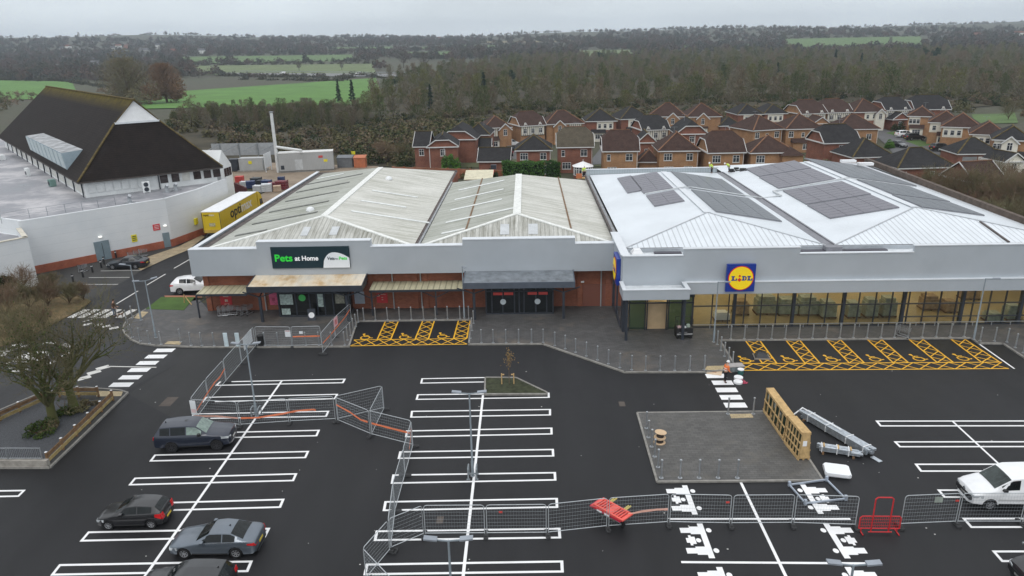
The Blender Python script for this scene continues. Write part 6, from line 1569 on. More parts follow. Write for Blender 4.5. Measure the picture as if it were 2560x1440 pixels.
tape([onfence((601,1066.5),(841,1052),f,z) for f,z in ((.02,.66),(.2,.62),(.45,.8),(.6,.95),(.78,.98),(.8,.9))],'orange tape on the fence behind the dark blue car, right stretch')
tape([onfence((732,868),(806,866),f,z) for f,z in ((.05,.98),(.95,.98))],'orange tape on the fence along the kerb')
tape([onfence((807,886),(880,806),f,z) for f,z in ((.02,.95),(.2,.95),(.5,1.05),(.75,1.15),(.95,1.4))],'orange tape on the diagonal fence beside the yellow bays')
tape([onfence((843,1054),(928,1090),f,z) for f,z in ((.05,1.35),(.45,1.2),(.75,.95),(.95,1.0))],'orange tape on the left panel of the fence triangle')
tape([onfence((928,1090),(1033,1117),f,z) for f,z in ((.05,1.0),(.5,.98),(.95,.98))],'orange tape on the panel leading from the triangle to the bend')
tape([onfence((1033,1117),(1013,1190),f,z) for f,z in ((.0,1.35),(.1,.9),(.35,.5))],'orange tape hanging down at the fence bend')
tape([onfence((1519,1321),(1671,1311),f,z) for f,z in ((.32,.82),(.55,.95),(.8,1.0),(.97,.98))],'faded pink tape from the red barriers to the next fence post',tape_p)
def board(P,Q,z0,z1,m,label,cat='notice',nm='notice_board',off=.04,marks=None):
    P,Q = Vector(P),Vector(Q);d = (Q-P).normalized();n = Vector((d.y,-d.x,0));n = n if n.y < 0 else -n
    t = thing(nm,label,cat,((P.x+Q.x)/2,(P.y+Q.y)/2,z0))
    mb = MB();a = P+n*off;b_ = Q+n*off;mb.ext([(a.x,a.y,z0),(b_.x,b_.y,z0),(b_.x,b_.y,z1),(a.x,a.y,z1)],n*.02);mb.build('board',m,t)
    if marks:
        mb = MB();a = P+n*(off+.022);b_ = Q+n*(off+.022)
        for u0,v0,u1,v1 in marks[1]:
            p,q = a.lerp(b_,u0),a.lerp(b_,u1);mb.ext([(p.x,p.y,z0+(z1-z0)*v0),(q.x,q.y,z0+(z1-z0)*v0),(q.x,q.y,z0+(z1-z0)*v1),(p.x,p.y,z0+(z1-z0)*v1)],n*.004)
        mb.build('print',marks[0],t)
wb_m = mat('white board',(.74,.77,.79),.5,var=.06);redn = mat('pink red print',(.60,.16,.16),.6,var=.3)
board(onfence(A_,B_,.03,0,0),onfence(A_,B_,.19,0,0),.75,1.85,wb_m,'large white board hung on the diagonal fence near the kerb',marks=(mat('faint print',(.6,.62,.64),.6),[(.1,.7,.6,.78)]))
board(onfence((642,867.5),(732,868),.84,0,0),onfence((642,867.5),(732,868),.99,0,0),.98,1.55,wb_m,'white notice at the middle of the fence along the kerb',marks=(redn,[(.1,.86,.9,.95)]))
board(onfence((732,868),(806,866),.28,0,0),onfence((732,868),(806,866),.40,0,0),1.22,1.45,wb_m,'small white notice right of the bigger one on the kerb fence')
board(onfence((807,886),(880,806),.40,0,0),onfence((807,886),(880,806),.52,0,0),1.22,2.0,mat('pink notice',(.72,.42,.46),.5,var=.2),'pink notice on top of the diagonal fence by the yellow bays',marks=(redn,[(.3,.2,.7,.75)]))
board(onfence((486,1060),(601,1066.5),-.01,0,0),onfence((486,1060),(601,1066.5),.11,0,0),.75,1.8,wb_m,'white notice with pink print on the fence corner behind the dark blue car',marks=(mat('faint pink print',(.74,.55,.55),.6),[(.1,.15,.9,.4)]))
for x,y,lb in ((567,866,'narrow white post sign on the kerb left of the fence'),(596,866,'narrow white post sign behind the large white board')):
    p = G(x,y,.12);mb = MB();mb.box((p.x-.17,p.y-.04,.12),(p.x+.17,p.y+.04,1.35));solo('post_sign',mb,mat('pale blue white sign',(.58,.68,.72),.5,var=.15),lb,'sign')
for (a,b_,f,lb,m) in (((1368.5,1337.5),(1215,1339),.75,'small red tag on the front fence, leftmost',redp),((1671,1311),(1826,1314),.92,'small red tag on the front fence before the family symbols',redp),((2248,1316),(2390,1310),.93,'small red tag on the fence before the white van',redp),((2248,1316),(2390,1310),.6,'torn grey notice on the fence right of the red gate',mat('torn notice',(.30,.34,.30),.7,var=.3))):
    p = onfence(a,b_,f,1.5,0);mb = MB();w_ = .09 if 'tag' in lb else .2;mb.box((p.x-w_,p.y-.05,p.z-.1),(p.x+w_,p.y-.03,p.z+(.0 if w_ < .2 else .22)));solo('fence_tag',mb,m,lb,'tag')
p = G(654,863,.12);t = thing('litter_bin','black litter bin on the kerb behind the mesh fence','bin',p);mb = MB();mb.lathe([(.27,0),(.29,.85)],(0,0,0),12);mb.build('bin_body',black_pl,t,smooth=40,world=False);mb = MB();mb.lathe([(.31,.85),(.31,.92),(.12,1.05)],(0,0,0),12);mb.build('lid',black_pl,t,smooth=40,world=False)
# ---- timber glass crates
cr_glass = mat('dark green glass sheets',(.03,.055,.04),.15,var=.4,scale=3)
def crate(p0,p1,h,wb,wt,label,slats):
    a,b_ = G(*p0,.1),G(*p1,.1);d = b_-a;L = d.length;ang = math.atan2(d.y,d.x)
    t = thing('glass_crate',label,'crate',a,ang,'timber glass crates')
    Y = lambda z,s: (wb/2 + s*(wb/2+(wt/2-wb/2)*z/h))
    mb = MB();tk = .05
    mb.box((0,0,0),(L,.09,.12));mb.box((0,wb-.09,0),(L,wb,.12));mb.box((0,wb/2-.05,0),(L,wb/2+.05,.1))
    for i in range(int(L/.8)+1): x = min(L-.1,i*.8);mb.box((x,.09,0),(x+.1,wb-.09,.08))
    mb.build('skid',timber,t,world=False)
    mb = MB()
    for s in (-1,1):
        n = max(3,round(L/.62)) if not slats else round(L/.42)
        for i in range(n+1):
            x = (L-.09)*i/n;mb.ext([(x,Y(.1,s),.1),(x+.09,Y(.1,s),.1),(x+.09,Y(h,s),h),(x,Y(h,s),h)],(0,-s*tk,0))
        for z in ((.14,h*.5,h-.12) if not slats else (.14,h*.33,h*.6,h-.12)):
            mb.ext([(0,Y(z,s)+s*.004,z),(L,Y(z,s)+s*.004,z),(L,Y(z+.1,s)+s*.004,z+.1),(0,Y(z+.1,s)+s*.004,z+.1)],(0,s*.03,0))
    mb.build('side_frame',timber,t,world=False)
    for x in (.0,L-.04): mb = MB();mb.ext([(x,Y(.1,-1)+.02,.1),(x,Y(.1,1)-.02,.1),(x,Y(h,1)-.02,h),(x,Y(h,-1)+.02,h)],(.04,0,0));mb.build('end_board',timber,t,world=False)
    mb = MB();nn = max(2,round(L/1.0))
    for i in range(nn): mb.box((L*i/nn,Y(h,-1)-.04,h),(L*(i+1)/nn-.012,Y(h,1)+.04,h+.04))
    mb.build('top_board',timber,t,world=False)
    mb = MB()
    n = max(2,round(L/.62));
    for i in range(n):
        if not slats and i % 2 == 1: continue
        mb = MB();x0_,x1_ = L*i/n+.1,L*(i+1)/n-.03;mb.ext([(x0_,Y(.2,-1)+.1,.14),(x1_,Y(.2,-1)+.1,.14),(x1_,Y(h,-1)+.06,h-.05),(x0_,Y(h,-1)+.06,h-.05)],(0,.2,0));mb.build('glass_sheet',cr_glass,t,world=False)
    return t,L
t,L = crate((1907,1028),(1957,1102),1.72,.64,.44,'longer timber crate with dark gaps, farther from the camera',False)
t,L = crate((1959,1107),(1994,1151),1.82,.72,.48,'shorter slatted timber crate with pale labels on its end, nearest the camera',True)
mb = MB();mb.box((L+.0,.2,.95),(L+.012,.44,1.3));mb.build('label',white_pl,t,world=False)
# ---- steel bundles, slabs, frame
zinc = mat('bright zinc steel',(.50,.54,.58),.38,.7,var=.25,scale=5,obj=True)
def bundle(p0,p1,rows,cols,s,label,jitter,mixed=False):
    a,b_ = G(*p0,0),G(*p1,0);d = b_-a;L = d.length;t = thing('steel_bundle',label,'steel bundle',a,math.atan2(d.y,d.x),'bundles of galvanised steel')
    rr = random.Random(5)
    mb = MB()
    for x in (.5,L-.7) if not mixed else (.3,L-.6): mb.box((x,-.1,0),(x+.12,cols*s+.1,.12))
    mb.build('bearer',timber_d,t,world=False)
    mb = MB()
    for i in range(rows):
        for j in range(cols):
            e0,e1 = rr.uniform(0,jitter),L-rr.uniform(0,jitter)
            if mixed and i >= 2: e1 = L*.72
            y = j*s+.02;z = .12+i*s
            if (i+j) % 3 == 0 and mixed: mb.tube((e0,y+s/2,z+s/2),(e1,y+s/2,z+s/2),s*.42,n=7)
            else: mb.box((e0,y,z),(e1,y+s*.9,z+s*.9))
    mb.build('steel_section',zinc,t,world=False)
    mb = MB()
    for x in ((.8,2.3,3.9,5.2) if L > 4 else (.25,1.1,1.75)):
        mb.box((x,-.015,.1),(x+.05,cols*s+.03,.118));mb.box((x,-.018,.1),(x+.05,.0,.14+rows*s));mb.box((x,cols*s,.1),(x+.05,cols*s+.03,.14+rows*s));mb.box((x,-.018,.12+rows*s),(x+.05,cols*s+.03,.15+rows*s))
    mb.build('strap',white_pl,t,world=False)
    return t,L
t,L = bundle((1994,1043),(2172,1148),3,4,.15,'long bundle of galvanised steel sections beside the timber crates',.35)
mb = MB();mb.bar((.0,.35,.62),(.0,-.9,.05),.06,.06);mb.bar((-.05,.35,.62),(3.2,.35,.62),.06,.06);mb.build('bent_section',white_pl,t,world=False)
mb = MB();mb.box((L-.1,.2,.02),(L+.55,.5,.05));mb.build('plate_end',zinc,t,world=False)
t,L = bundle((2041,1132),(2158,1150),3,5,.11,'short strapped bundle of steel tubes by the white slabs',.25,True)
mb = MB()
for x in (.35,1.15,1.85): mb.box((x,.05,.46),(x+.09,.5,.50))
mb.build('packing_batten',timber,t,world=False)
slabm = mat('white plastic slab',(.80,.82,.84),.45,var=.04,obj=True)
def slab(px,py,z,w,d,h,rz,label):
    p = G(px,py,z);mb = MB();k = .12
    P = [(-w/2+k,-d/2),(w/2-k,-d/2),(w/2,-d/2+k),(w/2,d/2-k),(w/2-k,d/2),(-w/2+k,d/2),(-w/2,d/2-k),(-w/2,-d/2+k)];c,s = math.cos(rz),math.sin(rz)
    mb.prism([(p.x+x*c-y*s,p.y+x*s+y*c) for x,y in P],z,z+h);solo('plastic_slab',mb,slabm,label,'slab')
slab(2092,1180,0,1.42,1.2,.15,-.22,'lower of two stacked white slabs near the steel bundles');slab(2092,1179,.155,1.36,1.14,.18,-.26,'upper of two stacked white slabs near the steel bundles')
fr = [G(x,y,.03) for x,y in ((1973,1214),(2066,1201),(2114,1249),(2013,1260))]
t = thing('steel_cradle','square grey steel frame lying over a family bay symbol','steel frame',fr[0])
for i in range(4):
    mb = MB();mb.bar(fr[i]+Vector((0,0,.05)),fr[(i+1)%4]+Vector((0,0,.05)),.08,.09);mb.build('rail',mat('pale grey frame',(.40,.45,.52),.45,.4),t)
    mb = MB();mb.box((fr[i].x-.07,fr[i].y-.07,0),(fr[i].x+.07,fr[i].y+.07,.3));mb.build('corner_stub',MATS['pale grey frame'],t)
# ---- red pedestrian gate
p = G(2196,1330,0);t = thing('pedestrian_gate','red steel barrier with tall hoop gate in the front fence line','gate',p,-.02)
rd = mat('red painted steel',(.52,.02,.025),.45,var=.12,obj=True);hw = 1.02
mb = MB();mb.path([(-hw,0,.22),(-hw,0,.85),(-hw+.1,0,.95),(hw-.1,0,.95),(hw,0,.85),(hw,0,.22),(-hw,0,.22)],.032,8);mb.build('barrier_frame',rd,t,smooth=50,world=False)
mb = MB()
for i in range(21): x = -hw+.06+i*(2*hw-.12)/20;mb.tube((x,0,.23),(x,0,.94),.009,n=4)
for z in (.4,.58,.76): mb.bar((-hw,0,z),(hw,0,z),.012,.012)
mb.build('barrier_bars',rd,t,world=False)
mb = MB();g0,g1 = -.42,.46;mb.path([(g0,-.05,.08),(g0,-.05,2.0),(g0+.1,-.05,2.1),(g1-.1,-.05,2.1),(g1,-.05,2.0),(g1,-.05,.08)],.035,8);mb.tube((g0-.15,-.1,.08),(g1+.15,-.1,.08),.03,n=7);mb.build('gate_hoop',rd,t,smooth=50,world=False)
for x in (-hw+.12,hw-.12):
    mb = MB();mb.tube((x,-.3,.03),(x,.3,.03),.03,n=7);mb.tube((x,0,.03),(x,0,.24),.03,n=7);mb.build('foot_bar',rd,t,world=False)
# ---- red plastic barriers on a builders barrow
c0 = G(1527,1303,0);d = (G(1572,1300,.0)-G(1487,1255,.0)).normalized();ang = math.atan2(d.y,d.x)
t = thing('wheelbarrow','grey wheelbarrow carrying red plastic barriers behind the front fence','wheelbarrow',c0,ang)
mb = MB();mb.poly([(-.55,-.3,.62),(.55,-.3,.55),(.35,-.2,.28),(-.3,-.2,.3)]);mb.poly([(-.55,.3,.62),(.55,.3,.55),(.35,.2,.28),(-.3,.2,.3)]);mb.poly([(-.3,-.2,.3),(.35,-.2,.28),(.35,.2,.28),(-.3,.2,.3)]);mb.poly([(-.55,-.3,.62),(-.3,-.2,.3),(-.3,.2,.3),(-.55,.3,.62)]);mb.poly([(.55,-.3,.55),(.35,-.2,.28),(.35,.2,.28),(.55,.3,.55)])
mb.build('tray',mat('grey tan tray',(.24,.22,.18),.6,var=.3,obj=True),t,world=False)
mb = MB()
for y in (-.22,.22): mb.tube((-1.0,y*1.3,.62),(.75,y*.4,.25),.022,n=6);mb.tube((-.35,y,.3),(-.4,y*1.2,.0),.02,n=6)
mb.build('handle',steel_d,t,world=False)
mb = MB();mb.lathe([(.1,-.05),(.2,-.05),(.2,.05),(.1,.05)],(0,0,0),14,T=Matrix.Translation((.72,0,.2)) @ Matrix.Rotation(math.pi/2,4,'X'));mb.build('wheel',tyre_m,t,world=False)
rb_m = [mat('red barrier plastic',(.66,.065,.065),.4,var=.15,obj=True),mat('orange red barrier plastic',(.72,.10,.075),.4,var=.15,obj=True),mat('crimson barrier plastic',(.48,.02,.06),.4,var=.15,obj=True)]
for k in range(3):
    o = thing('plastic_barrier',('bottom crimson plastic barrier with white patches on the barrow','middle red plastic barrier lying on the barrow','top orange red plastic barrier lying on the barrow')[k],'plastic barrier',c0+Vector((0,0,.60+k*.085)),ang+(.0,.03,-.04)[k],'plastic barriers on the barrow')
    mb = MB();l,w_ = 1.0,.42;sh = (-.1,0,.12)[k]
    mb.box((-l+sh,-w_,0),(l+sh,-w_+.1,.07));mb.box((-l+sh,w_-.1,0),(l+sh,w_,.07));mb.box((-l+sh,-w_+.1,.0),(-l+.14+sh,w_-.1,.07));mb.box((l-.14+sh,-w_+.1,0),(l+sh,w_-.1,.07));mb.box((-.2+sh,-w_+.1,0),(.15+sh,w_-.1,.06))
    for i in range(11):
        x = -l+.2+i*.16+sh;mb.box((x,-w_+.1,.005),(x+.07,w_-.1,.05))
    mb.build('barrier_panel',(rb_m[2],rb_m[0],rb_m[1])[k],o,world=False)
    if k == 0:
        mb = MB();mb.box((-.62,-w_-.012,-.02),(-.3,-w_-.002,.09));mb.box((-.12,-w_-.012,-.02),(.2,-w_-.002,.09));mb.build('reflective_patch',white_pl,o,world=False)
    for x in (-.45,.5): 
        mb = MB();mb.bar((x+sh,w_-.02,.03),(x+sh+.12,w_+.3,.2),.07,.05);mb.build('foot_lug',mat('yellow lug',(.5,.42,.12),.6,obj=True),o,world=False)
# ---- cable drums
ply = mat('plywood drum',(.58,.42,.27),.7,var=.15,obj=True);wound = mat('dark wound cable',(.03,.022,.02),.6,obj=True)
for k,(z,rz,lb) in enumerate(((.1,.0,'lower wooden cable drum on the paved island'),(.47,.5,'upper pale wooden cable drum stacked on the paved island'))):
    p = G(1649,1106,.1);t = thing('cable_drum',lb,'cable drum',(p.x+.01*k,p.y,z),rz,'stacked cable drums')
    T = Matrix.Rotation(.09*k,4,'Y')
    for zz in (0,.33):
        mb = MB();mb.lathe([(.36,zz),(.37,zz+.01),(.37,zz+.03),(.36,zz+.04)],(0,0,0),22,T=T);mb.build('flange',ply,t,world=False)
    mb = MB();mb.lathe([(.22,.04),(.235,.1),(.22,.16),(.235,.22),(.22,.28),(.22,.33)],(0,0,0),16,T=T);mb.build('cable_winding',wound,t,world=False)
# ---- trolleys
tr_root = thing('shopping_trolley','x','trolley',(0,0,-70))
mb = MB();wr = .008
B0 = [(-.42,-.24,.5),(.42,-.2,.56),(.42,.2,.56),(-.42,.24,.5)];B1 = [(-.48,-.28,.95),(.46,-.22,.86),(.46,.22,.86),(-.48,.28,.95)]
for i in range(4):
    j = (i+1)%4
    for f in (0,.25,.5,.75,1): mb.tube(Vector(B0[i]).lerp(Vector(B1[i]),f),Vector(B0[j]).lerp(Vector(B1[j]),f),wr,n=4)
    for f in [k/8 for k in range(9)]: mb.tube(Vector(B0[i]).lerp(Vector(B0[j]),f),Vector(B1[i]).lerp(Vector(B1[j]),f),wr*.8,n=4)
for f in [k/7 for k in range(8)]: mb.tube(Vector(B0[0]).lerp(Vector(B0[1]),f),Vector(B0[3]).lerp(Vector(B0[2]),f),wr*.8,n=4)
mb.build('basket',steel,tr_root,world=False)
mb = MB()
for y in (-.25,.25): mb.tube((-.42,y,.5),(-.5,y,.12),.02,n=6);mb.tube((-.5,y,.12),(.45,y*.8,.12),.02,n=6);mb.tube((-.48,y,.95),(-.42,y,.5),.02,n=6)
mb.build('chassis',steel,tr_root,world=False)
mb = MB();mb.tube((-.56,-.28,1.0),(-.56,.28,1.0),.022,n=6);mb.tube((-.48,-.28,.95),(-.56,-.28,1.0),.015,n=5);mb.tube((-.48,.28,.95),(-.56,.28,1.0),.015,n=5);mb.build('handle',black_pl,tr_root,world=False)
for x,y in ((-.48,-.24),(-.48,.24),(.42,-.2),(.42,.2)):
    mb = MB();mb.lathe([(.03,-.02),(.06,-.02),(.06,.02),(.03,.02)],(0,0,0),8,T=Matrix.Translation((x,y,.06)) @ Matrix.Rotation(math.pi/2,4,'X'));mb.build('castor',rubber,tr_root,world=False)
trl = [((560,790),.12,0.1,'trolley at the open left end of the row under the red poster'),((572,788),.12,0.1,'trolley nested second in the row under the red poster'),((585,787),.12,0.1,'trolley nested last in the row under the red poster'),
 ((607,786),.12,1.2,'trolley turned outward left of the canopy post'),((622,785),.12,1.2,'trolley beside the canopy post before the dark bin'),((2258,842),.12,-.9,'lone trolley before the glass shopfront'),((210,680),0,1.4,'pale trolley left among the black bollards'),
 ((333,650),0,.35,'trolley at the left of the bay behind the dark saloon'),((347,645),0,.35,'trolley in the middle of the bay behind the dark saloon'),((360,641),0,.35,'trolley at the right of the bay behind the dark saloon')]
for i,(p,z,rz,lb) in enumerate(trl):
    q = G(p[0],p[1],z)
    if i == 0: tr_root.location = q;tr_root.rotation_euler = (0,0,rz);tr_root['label'] = lb;tr_root['group'] = 'shopping trolleys'
    else: dup(tr_root,q,rz,lb)
# ---- black cart and black pallet outside the supermarket
p = G(1708,843,.12);t = thing('site_cart','black wheeled cart loaded with pale items beside the supermarket door','cart',p,.05)
mb = MB();mb.box((-.7,-.4,.25),(.7,.4,.95));mb.box((-.66,-.44,.40),(.66,-.40,.5),1);mb.box((-.5,-.44,.6),(.2,-.40,.63),1);mb.build('cart_body',[black_pl,mat('grey cart trim',(.3,.3,.3),.5,obj=True)],t,world=False)
mb = MB()
for x in (-.66,.66):
    for y in (-.36,.36): mb.tube((x,y,.9),(x,y,1.75),.025,n=6)
mb.tube((-.66,.36,1.75),(.66,.36,1.75),.025,n=6);mb.tube((-.66,.36,1.35),(.66,.36,1.35),.025,n=6);mb.build('cart_frame',black_pl,t,world=False)
for x,y in ((-.55,-.32),(.55,-.32),(-.55,.32),(.55,.32)):
    mb = MB();mb.lathe([(.05,-.04),(.13,-.04),(.13,.04),(.05,.04)],(0,0,0),12,T=Matrix.Translation((x,y,.13)) @ Matrix.Rotation(math.pi/2,4,'X'));mb.build('wheel',rubber,t,world=False)
for i,(x,y,w_,h_) in enumerate(((-.45,-.1,.3,.12),(-.05,-.15,.35,.1),(.35,.0,.28,.22),(.1,.2,.3,.3))):
    mb = MB();mb.box((x-w_/2,y-.14,.95),(x+w_/2,y+.14,.95+h_));mb.build('tray_item',(mat('cart pink item',(.6,.42,.42),.6,obj=True),white_pl,mat('cart green item',(.35,.42,.36),.6,obj=True),trim_b)[i],t,world=False)
p = G(1903,893,0);t = thing('covered_pallet','timber pallet heaped with black sheeting on the yellow hatching','pallet',p,-.12)
mb = MB()
for y in (-.42,0,.42): mb.box((-.6,y-.05,0),(.6,y+.05,.09))
for i in range(6): mb.box((-.6+i*.22,-.5,.09),(-.5+i*.22,.5,.12))
mb.box((-.62,-.5,.0),(.62,-.46,.12));mb.build('pallet_base',mat('grey timber',(.30,.27,.23),.9,obj=True),t,world=False)
mb = MB();rr = random.Random(3);n,m_ = 9,8
for j in range(m_):
    for i in range(n):
        u,v_ = i/(n-1)*2-1,j/(m_-1)*2-1;e = max(0,1-max(abs(u),abs(v_))**3);mb.v.append((u*.55,v_*.46,.121+e*(.22+.16*rr.random())))
for j in range(m_-1):
    for i in range(n-1): k = j*n+i;mb.f.append([k,k+1,k+n+1,k+n]);mb.m.append(0)
mb.build('black_sheet',mat('black sheeting',(.02,.021,.023),.28,obj=True),t,world=False,smooth=30)
# ---- people
def skin(name,verts,edges,rad,m,parent,sub=2):
    me = bpy.data.meshes.new(name);me.from_pydata(verts,edges,[]);o = bpy.data.objects.new(name,me);COL.link(o)
    sk = o.modifiers.new('s','SKIN');
    for v_,r in zip(me.skin_vertices[0].data,rad): v_.radius = (r,r) if not hasattr(r,'__len__') else r
    me.skin_vertices[0].data[0].use_root = True
    ss = o.modifiers.new('u','SUBSURF');ss.levels = sub;ss.render_levels = sub
    dg = bpy.context.evaluated_depsgraph_get();dg.update()
    m2 = bpy.data.meshes.new_from_object(o.evaluated_get(dg));bpy.data.objects.remove(o)
    m2.materials.clear();m2.materials.append(m);m2.shade_smooth()
    o2 = bpy.data.objects.new(name,m2);COL.link(o2);o2.parent = parent;return o2
skin_m = mat('skin',(.48,.27,.19),.6,obj=True);hiv_o = mat('orange high visibility jacket',(.85,.20,.045),.6,obj=True);hiv_y = mat('yellow high visibility jacket',(.62,.85,.08),.6,obj=True);trous = mat('dark work trousers',(.025,.025,.03),.8,obj=True);boot = mat('dark boots',(.02,.018,.016),.7,obj=True);refl = mat('reflective band',(.72,.74,.74),.3,obj=True)
def person(label,loc,rz,jacket,bend=0.0,s=.96,hat=white_pl,leg=None,civ=False):
    t = thing('person',label,'person',loc,rz);t.scale = (s,)*3
    cb,sb = math.cos(bend),math.sin(bend)
    def up(x,y,z):
        dz = z-.95;return (x*cb+dz*sb,y,.95+dz*cb-x*sb)
    V = [(0,0,.95),up(0,0,1.15),up(-.01,0,1.38),up(0,0,1.50),up(.02,0,1.60),up(.03,0,1.72)];E = [(0,1),(1,2),(2,3),(3,4),(4,5)];Rr = [.15,.14,.15,.055,.085,.08]
    ends = []
    for sg in (1,-1):
        k = len(V);V += [up(0,sg*.20,1.42),up(.03,sg*.27,1.14),up(.24,sg*.24,.98),up(.30,sg*.23,.95)];E += [(2,k),(k,k+1),(k+1,k+2),(k+2,k+3)];Rr += [.07,.048,.034,(.035,.018)]
        w_ = k+3;b_ = len(V)
        hx,hy,hz = V[w_]
        for f,(dy,ln) in enumerate(((-.03,.075),(-.01,.085),(.01,.082),(.03,.066))):
            i0 = len(V);V += [(hx+.045,hy+dy,hz-.005),(hx+.045+ln*.6,hy+dy,hz-.02),(hx+.045+ln*.85,hy+dy*.9,hz-.05)];E += [(w_,i0),(i0,i0+1),(i0+1,i0+2)];Rr += [.0095,.009,.0075]
        i0 = len(V);V += [(hx+.01,hy-sg*.04,hz-.01),(hx+.05,hy-sg*.055,hz-.03)];E += [(w_,i0),(i0,i0+1)];Rr += [.011,.009]
        k = len(V);V += [(.0+.03*sg,sg*.10,.88),(.04*sg+.02,sg*.12,.50),(.05*sg-.02,sg*.13,.09),(.05*sg+.11,sg*.14,.04)];E += [(0,k),(k,k+1),(k+1,k+2),(k+2,k+3)];Rr += [.10,.06,.045,.04]
    body = skin('body',V,E,Rr,skin_m,t,1)
    hx,hy,hz = V[5]
    mb = MB();mb.box((hx+.075,-.012,hz-.065),(hx+.11,.012,hz-.03));mb.build('nose',skin_m,body,world=False)
    JV = [V[0],V[1],V[2],up(0,0,1.47)];JE = [(0,1),(1,2),(2,3)];JR = [.175,.165,.175,.075]
    for sg in (1,-1): k = len(JV);JV += [up(0,sg*.205,1.42),up(.03,sg*.275,1.14),up(.22,sg*.245,.99)];JE += [(2,k),(k,k+1),(k+1,k+2)];JR += [.088,.065,.05]
    skin('jacket',JV,JE,JR,jacket,t,1)
    mb = MB()
    for z in (1.05,1.2):
        c = Vector(up(0,0,z));T = Matrix.Translation(c) @ Matrix.Rotation(bend,4,'Y');mb.lathe([(.172,-.025),(.174,.025)],(0,0,0),14,T=T)
    if not civ: mb.build('reflective_band',refl,t,world=False)
    TV = [(0,0,.97)];TE = [];TR = [.165]
    for sg in (1,-1): k = len(TV);TV += [(.03*sg,sg*.10,.86),(.04*sg+.02,sg*.12,.50),(.05*sg-.02,sg*.13,.13)];TE += [(0,k),(k,k+1),(k+1,k+2)];TR += [.115,.08,.068]
    skin('trousers',TV,TE,TR,leg or trous,t,1)
    for sg in (1,-1):
        skin('boot',[(.05*sg-.03,sg*.13,.12),(.05*sg-.02,sg*.13,.06),(.05*sg+.14,sg*.14,.045)],[(0,1),(1,2)],[.062,.06,.048],boot,t,1)
    mb = MB();c = Vector(up(.02,0,1.73));T = Matrix.Translation(c) @ Matrix.Rotation(bend,4,'Y');mb.lathe([(.15,0),(.115,.012),(.118,.03),(.105,.09),(.06,.13),(.01,.14)] if not civ else [(.085,-.05),(.10,0),(.10,.05),(.06,.09),(.01,.1)],(0,0,0),14,T=T);mb.build('hair' if civ else 'helmet',hat,t,smooth=60,world=False)
    return t
person('person in orange jacket and white helmet standing at the zebra crossing',G(1812,956,.01),.35,hiv_o,.18)
person('person in brown jacket and blue jeans walking a dog at the left zebra crossing',G(288,791,.01),.15,mat('brown jacket',(.10,.06,.04),.8,obj=True),.1,hat=mat('dark hair',(.03,.02,.015),.8,obj=True),leg=mat('blue jeans',(.16,.20,.27),.8,obj=True),civ=True)
p = G(301,794,.01);t = thing('dog','small brown and white dog led across the left zebra crossing','dog',p,.15)
V = [(-.2,0,.36),(0,0,.36),(.2,0,.40),(.30,0,.52),(.40,0,.50),(-.32,0,.42),(-.40,0,.54)];E = [(0,1),(1,2),(2,3),(3,4),(0,5),(5,6)];Q = [.085,.09,.11,.065,.04,.025,.015]
for sg in (1,-1):
    k = len(V);V += [(.2,sg*.08,.20),(.2,sg*.08,.02),(-.18,sg*.08,.24),(-.24,sg*.08,.14),(-.2,sg*.08,.02)];E += [(2,k),(k,k+1),(0,k+2),(k+2,k+3),(k+3,k+4)];Q += [.035,.025,.05,.03,.025]
m,nt,b = new_mat('dog coat');c = ramp(nt,noise(nt,pos(nt,obj=True),4,1),[(.47,(.14,.07,.035)),(.52,(.6,.56,.5))]);nt.links.new(c,b.inputs['Base Color']);b.inputs['Roughness'].default_value = .9
skin('body',V,E,Q,m,t,1)
for sg in (1,-1): mb = MB();mb.ext([(.28,sg*.05,.57),(.33,sg*.06,.57),(.29,sg*.075,.64)],(0,sg*.015,0));mb.build('ear',m,t,world=False)
mb = MB();mb.tube((p.x+.25,p.y,.5),(p.x-.45,p.y-.1,.95),.008,n=4);solo('dog_lead',mb,trim_b,'thin dark lead between the walking person and the dog','lead')
person('person in yellow jacket bending on the white roof by the valley gutter',G(1779,433,6.72),-2.6,hiv_y,.75)
person('person in yellow jacket kneeling past the valley gutter among roofing sheets',G(1822,430,6.75),-2.9,hiv_y,1.15)
p = G(1456,444,5.6);t = thing('scaffold_platform','scaffold platform with orange guard behind the streaked roof','scaffold',(p.x,p.y,0))
mb = MB()
for x in (-.7,.7):
    for y in (-.5,.5): mb.tube((x,y,0),(x,y,6.6),.03,n=5)
for z in (2,4,5.5): mb.tube((-.7,-.5,z),(.7,-.5,z),.025,n=5);mb.tube((-.7,.5,z),(.7,.5,z),.025,n=5)
mb.build('scaffold_tube',steel_d,t,world=False);mb = MB();mb.box((-.75,-.55,5.5),(.75,.55,5.6));mb.build('deck',timber,t,world=False);mb = MB();mb.box((-.95,-.56,5.6),(-.1,-.52,6.3));mb.build('guard_panel',mat('orange guard',(.6,.2,.08),.6,obj=True),t,world=False)
person('person in yellow jacket on the scaffold behind the streaked roof',(p.x+.25,p.y,5.6),-1.5,hiv_y,.1)
mb = MB();rr = random.Random(9);c = G(1845,423,7.0)
for i in range(9):
    x,y = c.x+rr.uniform(-1.3,1.3),c.y+rr.uniform(-1.0,1.0);mb.box((x-.3,y-.2,6.75),(x+.3,y+.2,6.9+rr.random()*.35))
solo('roofing_offcuts',mb,black_pl,'heap of dark roofing offcuts at the far end of the valley gutter','offcuts')
for i,(px,py) in enumerate(((2122,404),(2165,411))):
    c = G(px,py,7.3);mb = MB();mb.box((c.x-1.1,c.y-.4,7.2),(c.x+.9,c.y+.4,7.55));solo('wrapped_sheets',mb,white_pl,('larger','smaller')[i]+' white wrapped pack of sheets on the far corner of the white roof','wrapped sheets')
